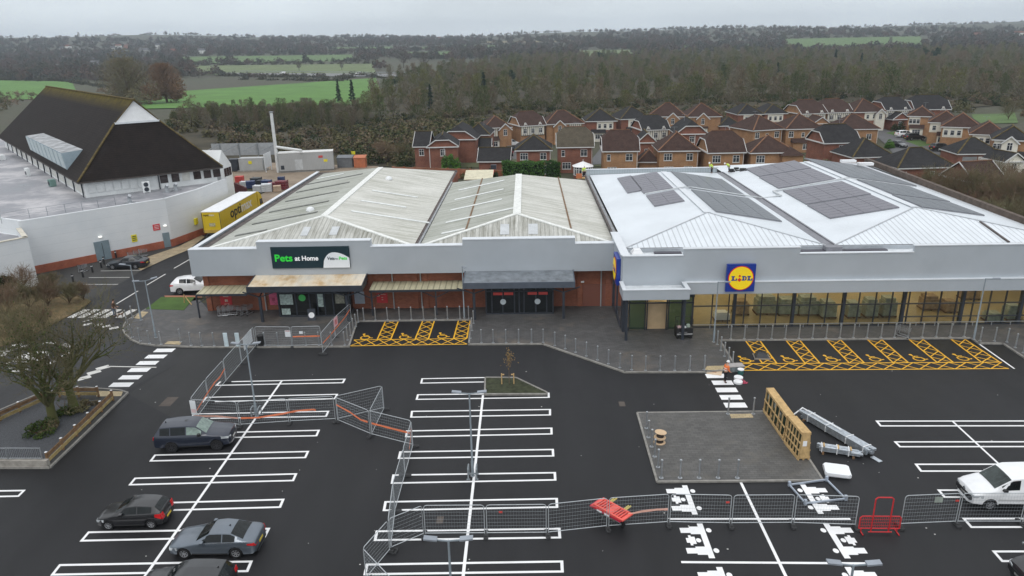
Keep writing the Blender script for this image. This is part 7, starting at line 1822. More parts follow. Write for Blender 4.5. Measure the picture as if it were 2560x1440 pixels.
# ---- the worker's things
p = G(1786,931,.01);mb = MB();mb.box((-.55,-.42,0),(.55,.42,.04));mb.box((-.2,-.12,.04),(.15,.12,.045),1);o = mb.build('board',[mat('tan hardboard',(.58,.44,.31),.7,obj=True),mat('brown stain',(.35,.2,.12),.8,obj=True)]);o.location = p;o.rotation_euler = (0,0,-.35);tag(o,'tan board lying on the zebra beside the orange clad person','board')
p = G(1838,926,.0);t = thing('tool_crate','grey metal tool crate behind the orange clad person','crate',p,.1)
mb = MB();mb.box((-.55,-.3,.0),(.55,.3,.42));mb.build('crate_body',mat('grey tool crate',(.20,.23,.24),.6,var=.4,scale=6,obj=True),t,world=False);mb = MB();mb.box((-.6,-.34,.42),(.6,.34,.47));mb.build('lid',mat('pale crate lid',(.36,.34,.33),.6,obj=True),t,world=False)
p = G(1851,936,0);t = thing('tub','dark green tub with white lid beside the tool crate','tub',p);mb = MB();mb.lathe([(.2,0),(.24,.4)],(0,0,0),12);mb.build('tub_body',mat('dark green tub',(.03,.12,.11),.5,obj=True),t,world=False,smooth=40);mb = MB();mb.lathe([(.25,.4),(.25,.45)],(0,0,0),12);mb.build('lid',white_pl,t,world=False)
for px,py,lb in ((1846,946,'white cable coil nearest the tool crate'),(1845,957,'white cable coil nearest the camera by the zebra')):
    p = G(px,py,0);mb = MB();mb.lathe([(.12,0),(.33,0),(.33,.14),(.12,.14)],(0,0,0),16);o = mb.build('cable_coil',white_pl);o.location = p;tag(o,lb,'cable coil','white cable coils')
mb = MB();pts = [G(1850+12*math.cos(i*.7)+i*.6,953+6*math.sin(i*.9),.03+.02*(i%2)) for i in range(18)];mb.path(pts,.025,6);solo('hose',mb,mat('pink red hose',(.50,.06,.12),.5),'tangled red hose beside the white coils','hose')
# ---- middle planter
PL = [(1213,943),(1290,943.4),(1367,980),(1367,984),(1212,984.5)]
mb = MB();W_ = [G(x,y,.12) for x,y in PL];mb.prism([(p.x,p.y) for p in W_],0,.09)
struct('planter_soil',mb,mat('planter soil',(.045,.05,.03),1,var=.4,scale=3))
mb = MB()
for i in range(5): a,b_ = W_[i],W_[(i+1)%5];mb.bar((a.x,a.y,.07),(b_.x,b_.y,.07),.12,.14)
struct('planter_kerb',mb,kerb_m)
p = G(1273,958,.1);t = thing('young_tree','thin staked sapling with a few brown leaves in the planter','tree',p)
rr = random.Random(2);mb = MB();mb.tube((0,0,0),(.02,0,2.2),.025,.012,6)
for i in range(26):
    z = rr.uniform(1.1,2.2);a = rr.uniform(0,6.28);l = rr.uniform(.2,.5);mb.tube((.01,0,z),(l*.6*math.cos(a),l*.6*math.sin(a),z+l),.009,.004,4)
mb.build('trunk',mat('sapling bark',(.16,.12,.08),.9,obj=True),t,world=False)
mb = MB()
for i in range(110):
    z = rr.gauss(2.05,.38);a = rr.uniform(0,6.28);r = abs(rr.gauss(0,.2))*(1.2 if z < 2.1 else .8);c = Vector((r*math.cos(a),r*math.sin(a),z));u_ = Vector((rr.gauss(0,1),rr.gauss(0,1),rr.gauss(0,1))).normalized()*.06;v_ = u_.orthogonal().normalized()*.035;mb.poly([c-u_,c+v_,c+u_,c-v_])
mb.build('crown',mat('brown leaf',(.26,.17,.07),.8,obj=True),t,world=False,fix=False)
for k,dx in enumerate((-.55,.35)):
    o = thing('tree_stake',('pale tree stake left of the sapling','pale tree stake right of the sapling')[k],'stake',(p.x+dx,p.y-.1,.1),0,'stakes of the sapling');mb = MB();mb.box((-.04,-.04,0),(.04,.04,.85));mb.box((-.2 if k else -.04,-.03,.72),(.04 if k else .2,.03,.80));mb.build('stake_post',timber,o,world=False)
p = G(461,757,.15);mb = MB();mb.bar(p,p+Vector((.1,0,.9)),.07,.07);mb.bar(p+Vector((1.0,-.6,0)),p+Vector((.15,.1,.6)),.07,.07);solo('tree_stake',mb,timber,'two leaning pale stakes on the grass patch','stake')
# ---- planting bed, timber rail fence, retaining wall, railing
BED = [(-60,1060),(0,1028),(90,990),(150,976),(215,971),(300,978),(320,984),(125,1171),(-60,1171)]
Wb = [G(x,y,.0) for x,y in BED]
mb = MB();mb.prism([(p.x,p.y) for p in Wb],.004,.10)
struct('bed_edge_paving',mb,asphalt_old)
mb = MB()
for a,b_ in zip(Wb[:-1],Wb[1:]): mb.bar((a.x,a.y,.06),(b_.x,b_.y,.06),.14,.13)
struct('bed_kerb',mb,kerb_m)
mb = MB();mb.poly([G(x,y,.108) for x,y in [(247,977),(307,979),(303,990),(240,991)]]);struct('bed_tactile_paving',mb,tactile_m)
GR = [(-60,1080),(20,1045),(100,1008),(150,1000),(235,1000),(280,1000),(118,1150),(-60,1150)]
Wg = [G(x,y,.2) for x,y in GR]
m,nt,b = new_mat('slate chippings');v = pos(nt);c = ramp(nt,noise(nt,v,16,3,.7),[(.3,(.02,.022,.027)),(.5,(.05,.053,.06)),(.72,(.10,.105,.115))]);nt.links.new(c,b.inputs['Base Color']);b.inputs['Roughness'].default_value = .7;bump(nt,b,noise(nt,v,16,3,.7),.8,.05)
mb = MB();mb.prism([(p.x,p.y) for p in Wg],.10,.2);struct('slate_gravel',mb,m)
def railfence(pts,label,n):
    t = thing('rail_fence',label,'fence',G(*pts[0],.1));g = [G(x,y,.1) for x,y in pts]
    for i in range(n+1):
        f = i/n*(len(g)-1);k = min(int(f),len(g)-2);p = g[k].lerp(g[k+1],f-k);mb = MB();mb.box((p.x-.06,p.y-.06,.1),(p.x+.06,p.y+.06,.92));mb.box((p.x-.065,p.y-.065,.92),(p.x+.065,p.y+.065,.96),1);mb.build('post',[timber_d,white_pl],t)
    for a,b_ in zip(g[:-1],g[1:]):
        for z,h,m_ in ((.62,.24,timber_d),(.28,.22,mat('tan rail timber',(.36,.27,.12),.85,var=.3,scale=3))):
            mb = MB();mb.bar((a.x+.05,a.y-.05,z+.1),(b_.x+.05,b_.y-.05,z+.1),.05,h);mb.build('rail',m_,t)
railfence([(283,1002),(122,1160)],'brown timber rail fence on the car park side of the tree bed',5)
railfence([(108,1006),(22,1045),(-40,1075)],'brown timber rail fence on the link road side of the tree bed',3)
railfence([(150,992),(247,992)],'low brown timber edging fence at the rear of the tree bed',2)
a,b_ = G(-60,1168,0),G(124,1168,0);mb = MB();mb.bar((a.x,a.y,.26),(b_.x,b_.y,.26),.28,.52);solo('retaining_wall',mb,mat('retaining concrete',(.30,.28,.25),.9,var=.3,scale=2),'low pale concrete retaining wall below the railing','wall')
t = thing('railing','pale grey upright bar railing on the concrete wall','railing',G(50,1168,.52));a = Vector((a.x,a.y+.05,.52));b_ = Vector((b_.x-.35,b_.y+.05,.52))
mb = MB()
for z in (.08,.78): mb.bar(a+Vector((0,0,z)),b_+Vector((0,0,z)),.05,.05)
for i in range(3): p = a.lerp(b_,i/2);mb.bar(p,p+Vector((0,0,.82)),.05,.05)
mb.build('frame',steel,t)
mb = MB();n = 38
for i in range(n): p = a.lerp(b_,(i+.5)/n);mb.tube(p+Vector((0,0,.08)),p+Vector((0,0,.78)),.011,n=5)
mb.build('bars',steel,t)
# ---- service yard behind the shops
cont = mat('grey container',(.40,.41,.41),.6,var=.1,scale=.6);
a,b_ = G(700,433,0),G(836,426,0);d = (b_-a);L = d.length;ang = math.atan2(d.y,d.x)
t = thing('plant_container','long grey plant container with flue pipe behind the mossy roof','container',a,ang)
mb = MB();mb.box((0,0,.35),(L,3.0,3.9));mb.box((L*.86,-.03,.4),(L*.87,0,3.8));mb.build('container_body',m_sheet('ribbed grey container',(.42,.43,.43),0,.3,.15),t,world=False)
mb = MB();mb.box((-.05,-.05,3.9),(L+.05,3.05,4.0));mb.build('container_roof',mat('pale container roof',(.62,.62,.6),.6),t,world=False)
mb = MB();mb.box((0,.1,.0),(L,.3,.35));mb.box((0,2.7,0),(L,2.9,.35));mb.build('skid',mat('container skid',(.25,.25,.24),.7),t,world=False)
mb = MB();mb.box((L*.29,-.05,.5),(L*.43,0,2.6));mb.build('door',mat('pale grey door',(.5,.52,.53),.5),t,world=False)
mb = MB();mb.box((L*.73,-.05,2.75),(L*.81,0,3.2));mb.build('warning_sign',redp,t,world=False);mb = MB();mb.box((L*.82,-.05,1.9),(L*.89,0,2.4));mb.build('warning_sign',yel_sign,t,world=False);mb = MB();mb.box((L*.03,-.04,.7),(L*.09,0,1.5));mb.build('vent_grille',anth,t,world=False)
top = GY(678,283,a.y+1.0);fx = -.3
flm = mat('white flue',(.66,.68,.68),.5,var=.08)
t = thing('flue_stack','tall white flue stack standing at the end of the grey container','flue',(top.x,a.y+1.0,0))
mb = MB();mb.tube((top.x,a.y+1.0,0),(top.x,a.y+1.0,top.z),.34,.30,14);mb.build('flue_pipe',flm,t,smooth=50)
mb = MB();mb.tube((top.x,a.y+1.0,top.z+.15),(top.x,a.y+1.0,top.z+.3),.42,.42,14);mb.tube((top.x,a.y+1.0,top.z-.05),(top.x,a.y+1.0,top.z+.18),.1,.1,6);mb.build('flue_cap',steel,t)
q0 = GY(693,367,a.y+1.0);q1 = GY(752,376,a.y+1.0);mb = MB();mb.tube((top.x,a.y+1.0,q0.z),(q1.x,a.y+1.0,q1.z),.27,.27,12);mb.tube((q1.x,a.y+1.0,q1.z+.2),(q1.x,a.y+1.0,3.9),.27,.27,12);mb.build('branch_pipe',flm,t,smooth=50)
a = G(600,430,0);t = thing('generator_unit','small grey generator unit with a yellow warning sign left of the flue','generator',a,.03)
mb = MB();mb.box((0,0,.3),(4.9,2.2,2.7));mb.box((-.05,-.05,2.7),(4.95,2.25,2.78));mb.build('casing',cont,t,world=False);mb = MB();mb.box((2.0,-.05,1.6),(2.7,0,2.2));mb.build('warning_sign',yel_sign,t,world=False);mb = MB();mb.box((-.4,-.2,0),(5.3,2.4,.28));mb.build('plinth',conc,t,world=False)
mb = MB();mb.box((-2.3,.2,.2),(-.4,2.0,2.6));mb.build('dark_end',anth,t,world=False)
a,b_ = G(555,402,0),G(690,402,0);t = thing('screen_fence','pale grey metal screen with sloping braces behind the generator unit','fence',a)
mb = MB();mb.box((a.x-2,a.y,1.2),(b_.x,a.y+.1,3.9));mb.build('screen_panel',mat('pale screen',(.34,.36,.38),.6,var=.15),t)
for i in range(4): x = a.x+i*(b_.x-a.x)/3;mb = MB();mb.bar((x,a.y-.1,0),(x,a.y-.1,3.9),.2,.2);mb.bar((x,a.y-.2,3.7),(x-2.6,a.y-2.6,2.4),.15,.15);mb.build('brace',steel_d,t)
mb = MB();p = G(664,432,0);mb.box((p.x,p.y,.9),(p.x+.1,p.y+4.0,3.8));mb.box((p.x+.0,p.y+.2,0),(p.x+.1,p.y+.35,.9));mb.box((p.x,p.y+3.6,0),(p.x+.1,p.y+3.8,.9));solo('sheet_screen',mb,wb_m,'pale upright sheet screen between generator and container','screen')
mb = MB();mb.box((-46.5,106,.005),(-31.4,168,.02));mb.box((-75,135,.005),(-46.5,168,.02));struct('service_yard',mb,mat('yard concrete',(.25,.20,.15),.9,var=.25,scale=.25))
yd = [mat('blue crate',(.03,.05,.13),.5,obj=True),mat('white crate',(.6,.62,.64),.5,obj=True),mat('maroon cage',(.16,.025,.035),.6,obj=True),mat('pale carton',(.5,.38,.28),.7,obj=True),mat('dark bag',(.03,.035,.04),.5,obj=True),redp]
items = [(600,456,5,1.0,'red sack nearest the white wall in the yard'),(612,468,1,.9,'white crate behind the lorry roof'),(628,470,0,1.1,'blue crate left of the dark sacks'),(642,463,4,1.2,'dark sacks heaped behind the blue crates'),(655,466,4,1.0,'dark sacks right of the heap in the yard'),(668,468,0,1.1,'blue crate right of the dark sacks'),(646,480,1,1.0,'white box just behind the lorry cab roof'),(668,479,1,1.2,'tall white box beside the lorry cab'),(684,474,2,1.1,'maroon roll cage beside the pale cartons'),(694,479,3,.9,'pale cartons beside the maroon cage'),(706,473,2,1.3,'maroon roll cage at the right of the yard heap'),(704,455,0,.8,'lone blue bin standing back in the yard'),(655,478,3,.7,'small carton between the two white boxes')]
for x,y,c,s,lb in items:
    p = G(x,y,0);t = thing('yard_crate',lb,'crate',p,RND.uniform(-.4,.4),'crates and sacks in the service yard')
    mb = MB();w_ = .55*s*1.3;h_ = .95*s*1.2
    for i in range(4): mb.box((-w_,-w_*.8,.1+i*h_/4),(w_,w_*.8,.1+(i+.82)*h_/4))
    for sx in (-1,1):
        for sy in (-1,1): mb.box((sx*w_*.97-.04,sy*w_*.77-.04,0),(sx*w_*.97+.04,sy*w_*.77+.04,h_+.12))
    mb.build('crate_body',yd[c],t,world=False)
mb = MB();a,b_ = G(588,478,0),G(618,492,0);mb.bar((a.x,a.y,.8),(b_.x,b_.y,.8),.25,1.6);solo('yard_wall',mb,mat('maroon yard wall',(.10,.03,.03),.8),'dark maroon low wall beside the lorry cab','wall')
p = G(885,404,0);t = thing('warning_sign','yellow warning sign on a post before the shrubs behind the container','sign',p);mb = MB();mb.tube((p.x,p.y,0),(p.x,p.y,2.2),.04,n=5);mb.build('post',steel_d,t);mb = MB();mb.box((p.x-.45,p.y-.06,1.6),(p.x+.45,p.y-.02,2.3));mb.build('sign_plate',yel_sign,t)
for px,py,w_,c,lb in ((865,418,1.6,mat('slate bin',(.14,.15,.16),.6,obj=True),'dark grey bin store behind the mossy roof ridge'),(902,418,1.2,mat('orange skip',(.45,.14,.06),.6,obj=True),'small orange hut behind the mossy roof ridge')):
    p = G(px,py,0);t = thing('yard_hut',lb,'hut',p);mb = MB();mb.box((-w_,-.8,0),(w_,.8,2.0));mb.build('hut_body',c,t,world=False);mb = MB();mb.ext([(-w_-.1,-.9,2.0),(w_+.1,-.9,2.0),(w_+.1,.9,2.4),(-w_-.1,.9,2.4)],(0,0,.1));mb.build('hut_roof',c,t,world=False)
t = thing('telehandler','red telescopic boom machine behind the valley between the two old roofs','machine',(-8.0,112,0),.3)
p0,p1 = GY(1219,446,112),GY(1233,421,112)
mb = MB();mb.bar((p0.x,112,max(1.2,p0.z-2)),p1,.45,.5);mb.build('boom',red_pl,t);mb = MB();mb.box((p0.x-1.4,110.8,.6),(p0.x+1.6,113,1.9));mb.build('machine_body',red_pl,t);mb = MB();mb.box((p1.x-.35,111.7,p1.z-.1),(p1.x+.5,112.3,p1.z+.55));mb.build('lifting_head',anth,t)
for sx in (-1,1):
    for yy in (110.8,113.0): mb = MB();mb.lathe([(.3,-.2),(.6,-.2),(.6,.2),(.3,.2)],(0,0,0),14,T=Matrix.Translation((p0.x+sx,yy,.6)) @ Matrix.Rotation(math.pi/2,4,'X'));mb.build('wheel',tyre_m,t)
a = GY(1163,443,105);b_ = GY(1228,440,105);t = thing('lean_to','low lean-to with yellowed sheet roof behind the vacant shop','lean-to',(a.x,105,0));mb = MB();mb.box((a.x,105,0),(b_.x,109,a.z-.4));mb.build('wall',brick,t);mb = MB();mb.ext([(a.x-.2,104.8,a.z-.4),(b_.x+.2,104.8,a.z-.4),(b_.x+.2,109.2,a.z+.25),(a.x-.2,109.2,a.z+.25)],(0,0,.1));mb.build('sheet_roof',mat('cream sheet roof',(.60,.56,.42),.7,var=.15),t)
# ======================== VEGETATION
NR = np.random.RandomState(5)
def np_mesh(name,V,Fn,nside,mats,parent=None,mi=None,smooth=False):
    me = bpy.data.meshes.new(name);V = np.asarray(V,dtype=np.float32);Fn = np.asarray(Fn,dtype=np.int32)
    me.vertices.add(len(V));me.vertices.foreach_set('co',V.ravel())
    me.loops.add(Fn.size);me.loops.foreach_set('vertex_index',Fn.ravel())
    me.polygons.add(len(Fn));me.polygons.foreach_set('loop_start',np.arange(0,Fn.size,nside,dtype=np.int32));me.polygons.foreach_set('loop_total',np.full(len(Fn),nside,dtype=np.int32))
    for mt in (mats if isinstance(mats,(list,tuple)) else [mats]): me.materials.append(mt)
    if mi is not None: me.polygons.foreach_set('material_index',np.asarray(mi,dtype=np.int32))
    me.update(calc_edges=True);me.validate()
    o = bpy.data.objects.new(name,me);COL.link(o)
    if parent is not None: o.parent = parent
    return o
def segs_to_mesh(S,n):
    S = np.asarray(S);p0,p1,r0,r1 = S[:,:3],S[:,3:6],S[:,6],S[:,7]
    d = p1-p0;d /= np.maximum(np.linalg.norm(d,axis=1,keepdims=True),1e-6)
    ref = np.where(np.abs(d[:,2:3]) > .9,np.array([[1.,0,0]]),np.array([[0,0,1.]]));a = np.cross(d,ref);a /= np.linalg.norm(a,axis=1,keepdims=True);b = np.cross(d,a)
    t = np.arange(n)*2*np.pi/n;ring = a[:,None,:]*np.cos(t)[None,:,None]+b[:,None,:]*np.sin(t)[None,:,None]
    V = np.concatenate([p0[:,None,:]+ring*r0[:,None,None],p1[:,None,:]+ring*r1[:,None,None]],axis=1).reshape(-1,3)
    base = (np.arange(len(S))*2*n)[:,None];i = np.arange(n);j = (i+1)%n
    F = np.stack([base+i,base+j,base+n+j,base+n+i],axis=2).reshape(-1,4)
    return V,F
def grow(rr,h,r0,nmain,levels,up=.55,fork=.28,kids=(3,5),spread=.9,wig=.18):
    segs = []
    def branch(p,d,L,r,lev):
        n = 4 if lev < 2 else 3 if lev < 4 else 2;q = p
        for i in range(n):
            d = (d+Vector((rr.gauss(0,wig),rr.gauss(0,wig),rr.gauss(0,wig*.7)+.05*up))).normalized();q2 = q+d*(L/n);ra = r*(1-.55*i/n);rb_ = r*(1-.55*(i+1)/n)
            segs.append((*q,*q2,ra,rb_,lev));
            if lev < levels and i >= (1 if lev else 0):
                for k in range(rr.randint(*kids) if i == n-1 else rr.randint(1,2)):
                    a = rr.uniform(0,6.283);o = d.orthogonal().normalized();o = Matrix.Rotation(a,3,d) @ o
                    nd = (d*(1-spread*.45)+o*spread*rr.uniform(.45,.9)+Vector((0,0,up*.35))).normalized()
                    branch(q2,nd,L*rr.uniform(.5,.78),rb_*rr.uniform(.5,.7),lev+1)
            q = q2
    top = Vector((rr.gauss(0,.1),rr.gauss(0,.1),h*fork));segs.append((0,0,-.1,*(top*.5),r0*1.25,r0*.95,-1));segs.append((*(top*.5),*top,r0*.95,r0*.85,-1))
    for k in range(nmain):
        a = 6.283*k/nmain+rr.uniform(-.4,.4);tilt = rr.uniform(.3,.75);d = Vector((math.cos(a)*tilt,math.sin(a)*tilt,1)).normalized();branch(top+Vector((0,0,-rr.uniform(0,.25)*h*fork)),d,h*rr.uniform(.36,.46),r0*rr.uniform(.4,.58),0)
    return np.array(segs)
bark_g = m_twig('mossy bark',(.10,.085,.05),(.085,.10,.028),.8);bark_t = m_twig('brown trunk bark',(.12,.075,.045),(.09,.06,.04),1.5)
twig_b = m_twig('brown green twigs',(.16,.125,.08),(.15,.145,.07),.35)
twig_r = m_twig('reddish brown twigs',(.21,.14,.095),(.17,.125,.08),.4);twig_o = m_twig('orange twigs',(.235,.135,.07),(.17,.10,.06),.2)
ivy_m = m_twig('ivy leaves',(.035,.06,.015),(.06,.085,.02),2.0);green_l = m_twig('bright evergreen leaves',(.06,.15,.025),(.10,.20,.035),1.5);hedge_l = m_twig('hedge leaves',(.055,.135,.03),(.085,.175,.036),1.2);hedge_d = m_twig('dark hedge leaves',(.028,.075,.018),(.045,.10,.022),1.2)
conif = m_twig('conifer needles',(.014,.034,.020),(.026,.05,.026),.5);scrub_l = m_twig('olive shrub leaves',(.075,.078,.032),(.12,.105,.05),.12);shrub_g = m_twig('dark shrub leaves',(.022,.036,.014),(.045,.06,.02),.8)
def leaf_quads(C,size,rr=NR):
    C = np.asarray(C);n = len(C);u = rr.normal(size=(n,3));u /= np.linalg.norm(u,axis=1,keepdims=True);w = rr.normal(size=(n,3));v = np.cross(u,w);v /= np.linalg.norm(v,axis=1,keepdims=True)
    s = (size*rr.uniform(.6,1.3,size=(n,1)));V = np.stack([C-u*s,C+v*s*.6,C+u*s,C-v*s*.6],axis=1).reshape(-1,3);F = np.arange(4*n).reshape(-1,4);return V,F
def tree_obj(name,label,cat,loc,segs,cut,crownm,trunkm,group=None,n0=7,leaves=None,leafm=None,rz=0.0):
    t = thing(name,label,cat,loc,rz,group)
    a = segs[segs[:,8] < cut];b = segs[segs[:,8] >= cut]
    V,F = segs_to_mesh(a[:,:8],n0);np_mesh('trunk',V,F,4,trunkm,t)
    V,F = segs_to_mesh(b[:,:8],3);np_mesh('crown',V,F,4,crownm,t)
    if leaves is not None: V,F = leaf_quads(*leaves);np_mesh('ivy',V,F,4,leafm,t)
    return t
def moss_leaves(segs,n,size,levmax=1):
    s = segs[(segs[:,8] >= 0) & (segs[:,8] <= levmax)];i = NR.randint(0,len(s),n);f = NR.uniform(0,1,(n,1));C = s[i,:3]*(1-f)+s[i,3:6]*f;return C+NR.normal(scale=.11,size=(n,3)),size
for px,py,sd,h,lb in ((135,1062,4,8.4,'large bare mossy tree with reddish trunk, nearer the camera in the slate bed'),(188,1028,9,8.8,'bare mossy tree behind the larger one in the slate bed')):
    rr = random.Random(sd);sg = grow(rr,h,.30,5,4,up=.8,fork=.20,kids=(2,3),spread=.95);sg = sg[(sg[:,8] < 4) | (NR.uniform(size=len(sg)) < .55)];sg[:,6:8] = np.maximum(sg[:,6:8],.006);print('tree segs',len(sg))
    tree_obj('bare_tree',lb,'tree',G(px,py,.15),sg,2,twig_b,[bark_g],'trees of the slate bed',7,moss_leaves(sg,1500,.07,2),ivy_m)
def bush_pts(n,w,h,rr=NR,clumps=9):
    cc = rr.normal(size=(clumps,3));cc /= np.linalg.norm(cc,axis=1,keepdims=True);cc[:,2] = np.abs(cc[:,2]);cc *= rr.uniform(.35,.85,(clumps,1))
    i = rr.randint(0,clumps,n);d = rr.normal(size=(n,3));d /= np.linalg.norm(d,axis=1,keepdims=True);r = rr.uniform(.3,1,(n,1))**.5*rr.uniform(.22,.42,(clumps,1))[i]
    P = cc[i]+d*r;P[:,2] = np.abs(P[:,2]);return P*np.array([w,w,h])
def bush(name,label,cat,loc,w,h,n,size,m,group=None,stems=True,clumps=9):
    t = thing(name,label,cat,loc,0,group);C = bush_pts(n,w,h,clumps=clumps);V,F = leaf_quads(C,size);np_mesh('crown',V,F,4,m,t)
    if stems:
        S = []
        for k in range(8): a = NR.uniform(0,6.28);S.append((0,0,0,w*.5*math.cos(a),w*.5*math.sin(a),h*.75,.05,.015))
        V,F = segs_to_mesh(S,5);np_mesh('trunk',V,F,4,bark_t,t)
    return t
for px,py,w,h,lb in ((52,1078,1.2,.8,'low green shrub at the foot of the nearer mossy tree'),(75,1072,.9,.6,'small green brown shrub left of the nearer tree trunk'),(160,1030,1.5,.7,'low brown green shrub between the two mossy trees'),(205,1022,1.2,.6,'low brown shrub behind the rear mossy tree')):
    bush('low_shrub',lb,'shrub',G(px+ (50 if px < 100 else 0),py,.2),w,h,900,.07,twig_b if 'brown shrub' in lb else ivy_m,'shrubs of the slate bed')
bush('ivy_clump','small ivy clump spilling at the kerb of the slate bed','shrub',G(100,1085,.2),1.1,.5,600,.07,ivy_m,'shrubs of the slate bed')
for i,(px,py,h,m,lb) in enumerate(((15,790,3.4,twig_r,'brown twiggy shrub at the left frame edge of the verge'),(70,775,3.2,twig_b,'olive twiggy shrub left of the middle of the verge'),(120,765,3.0,twig_r,'reddish twiggy shrub in the middle of the verge'),(170,760,2.6,twig_b,'olive twiggy shrub right of the middle of the verge'),(212,748,2.2,twig_r,'reddish twiggy shrub at the parking end of the verge'),(40,838,2.0,twig_b,'low olive shrub at the front of the verge'),(110,815,2.0,twig_r,'low reddish shrub at the front of the verge'),(60,735,3.2,twig_r,'tall reddish shrub against the white superstore wall'),(130,735,2.6,twig_b,'olive shrub just before the white wall corner'))):
    rr = random.Random(20+i);sg = grow(rr,h,.07,9,3,up=.6,fork=.05,kids=(2,3),spread=.8);sg[:,6:8] = np.maximum(sg[:,6:8],.009)
    tree_obj('twiggy_shrub',lb,'shrub',G(px,py,.1),sg,1,m,[bark_t],'shrubs of the verge',4)
bush('evergreen_shrub','dark green bush against the near white wall','shrub',G(12,745,.1),1.9,3.0,2600,.14,shrub_g)
# ---- templates of woodland trees: arrays of (V triangles, material index)
def tri_twigs(p,d,L,w,rr):
    n = len(p);s = np.cross(d,rr.normal(size=(n,3)));s /= np.maximum(np.linalg.norm(s,axis=1,keepdims=True),1e-6);return np.stack([p-s*w[:,None]/2,p+s*w[:,None]/2,p+d*L[:,None]],axis=1)
def tmpl_bare(rr,h=12.,r=2.6,n=300,trunkw=.26,w=.19,base=.25,shape='tall'):
    tr = []
    for k in range(3):
        a = k*2.094;x,y = trunkw/2*math.cos(a),trunkw/2*math.sin(a);x2,y2 = trunkw/2*math.cos(a+2.094),trunkw/2*math.sin(a+2.094);tr.append([(x,y,0),(x2,y2,0),(0,0,h*.92)])
    z = rr.uniform(base,1,n)**.85;
    if shape == 'tall': rad = r*np.sqrt(np.maximum(.02,1-((z-.5)/.56)**2))
    else: rad = r*np.sqrt(np.maximum(.03,1-((z-.58)/.45)**2))
    a = rr.uniform(0,6.283,n);cl = .55+.45*np.cos(a*rr.randint(2,4)+z*7)*.6;q = rad*rr.uniform(0.05,1,n)**.6*cl
    p = np.stack([q*np.cos(a),q*np.sin(a),z*h*.93],axis=1);out = np.stack([np.cos(a),np.sin(a),np.zeros(n)],axis=1)
    d = out*rr.uniform(.1,.8,(n,1))+np.array([[0,0,1.]])*rr.uniform(.25,1.,(n,1))+rr.normal(scale=.3,size=(n,3));d /= np.linalg.norm(d,axis=1,keepdims=True)
    T = tri_twigs(p,d,rr.uniform(.05,.13,n)*h*.8,np.full(n,w)*rr.uniform(.6,1.5,n),rr)
    nb = 26;zb = rr.uniform(base*.8,.8,nb)*h;ab = rr.uniform(0,6.283,nb);ob = np.stack([np.cos(ab),np.sin(ab),rr.uniform(.5,1.3,nb)],axis=1);ob /= np.linalg.norm(ob,axis=1,keepdims=True)
    B = tri_twigs(np.stack([np.zeros(nb),np.zeros(nb),zb],axis=1),ob,np.minimum(r*1.3,(h*1.0-zb)),np.full(nb,trunkw*.5),rr)
    return np.concatenate([np.array(tr),B]),T
def tmpl_bush(rr,w=2.,h=2.,n=120,s=.45):
    C = bush_pts(n,w,h,rr);u = rr.normal(size=(n,3));u /= np.linalg.norm(u,axis=1,keepdims=True);return np.zeros((0,3,3)),tri_twigs(C-u*s*.5,u,np.full(n,s),np.full(n,s*.8),rr)
def tmpl_conifer(rr,h=11.,r=2.4,n=420):
    z = rr.uniform(.06,1,n);rad = r*(1-z)**.85*(.75+.25*np.sin(z*40));a = rr.uniform(0,6.283,n);q = rad*rr.uniform(.35,1,n)
    p = np.stack([q*np.cos(a),q*np.sin(a),z*h],axis=1);d = np.stack([np.cos(a),np.sin(a),rr.uniform(-.5,.15,n)],axis=1);d /= np.linalg.norm(d,axis=1,keepdims=True)
    T = tri_twigs(p-d*.4,d,rr.uniform(.7,1.3,n),rr.uniform(.4,.8,n),rr);tr = np.array([[(-.14,0,0),(.14,0,0),(0,0,h*.95)],[(0,-.14,0),(0,.14,0),(0,0,h*.95)]]);return tr,T
def tmpl_pine(rr,h=11.,r=2.8,n=380):
    C = bush_pts(n,r,h*.45,rr,7)+np.array([0,0,h*.5]);u = rr.normal(size=(n,3));u /= np.linalg.norm(u,axis=1,keepdims=True);tr = np.array([[(-.18,0,0),(.18,0,0),(0,0,h*.9)],[(0,-.18,0),(0,.18,0),(0,0,h*.9)]]);return tr,tri_twigs(C-u*.4,u,rr.uniform(.6,1.1,n),rr.uniform(.4,.7,n),rr)
def scatter(name,pos_,temps,sc,mats,kind='stuff',rr=NR,low=None):
    VV = [];MI = []
    for i,p in enumerate(pos_):
        tr,tw = temps[rr.randint(len(temps))];a = rr.uniform(0,6.283);c,s = math.cos(a),math.sin(a);k = sc[i] if hasattr(sc,'__len__') else sc
        R_ = np.array([[c,s,0],[-s,c,0],[0,0,1]])*np.array([k,k,k*rr.uniform(.85,1.15)]);mt = rr.randint(len(mats)-1)+1
        if len(tr): VV.append((tr @ R_)+p);MI.append(np.zeros(len(tr),int))
        VV.append((tw @ R_)+p);mi = np.full(len(tw),mt)
        if low: zz = tw[:,0,2];mi[zz < zz.max()*rr.uniform(.3,.6)] = low
        MI.append(mi)
    V = np.concatenate(VV).reshape(-1,3);MI = np.concatenate(MI);F = np.arange(len(V)).reshape(-1,3)
    o = np_mesh(name,V,F,3,mats,None,MI);o['kind'] = kind;return o
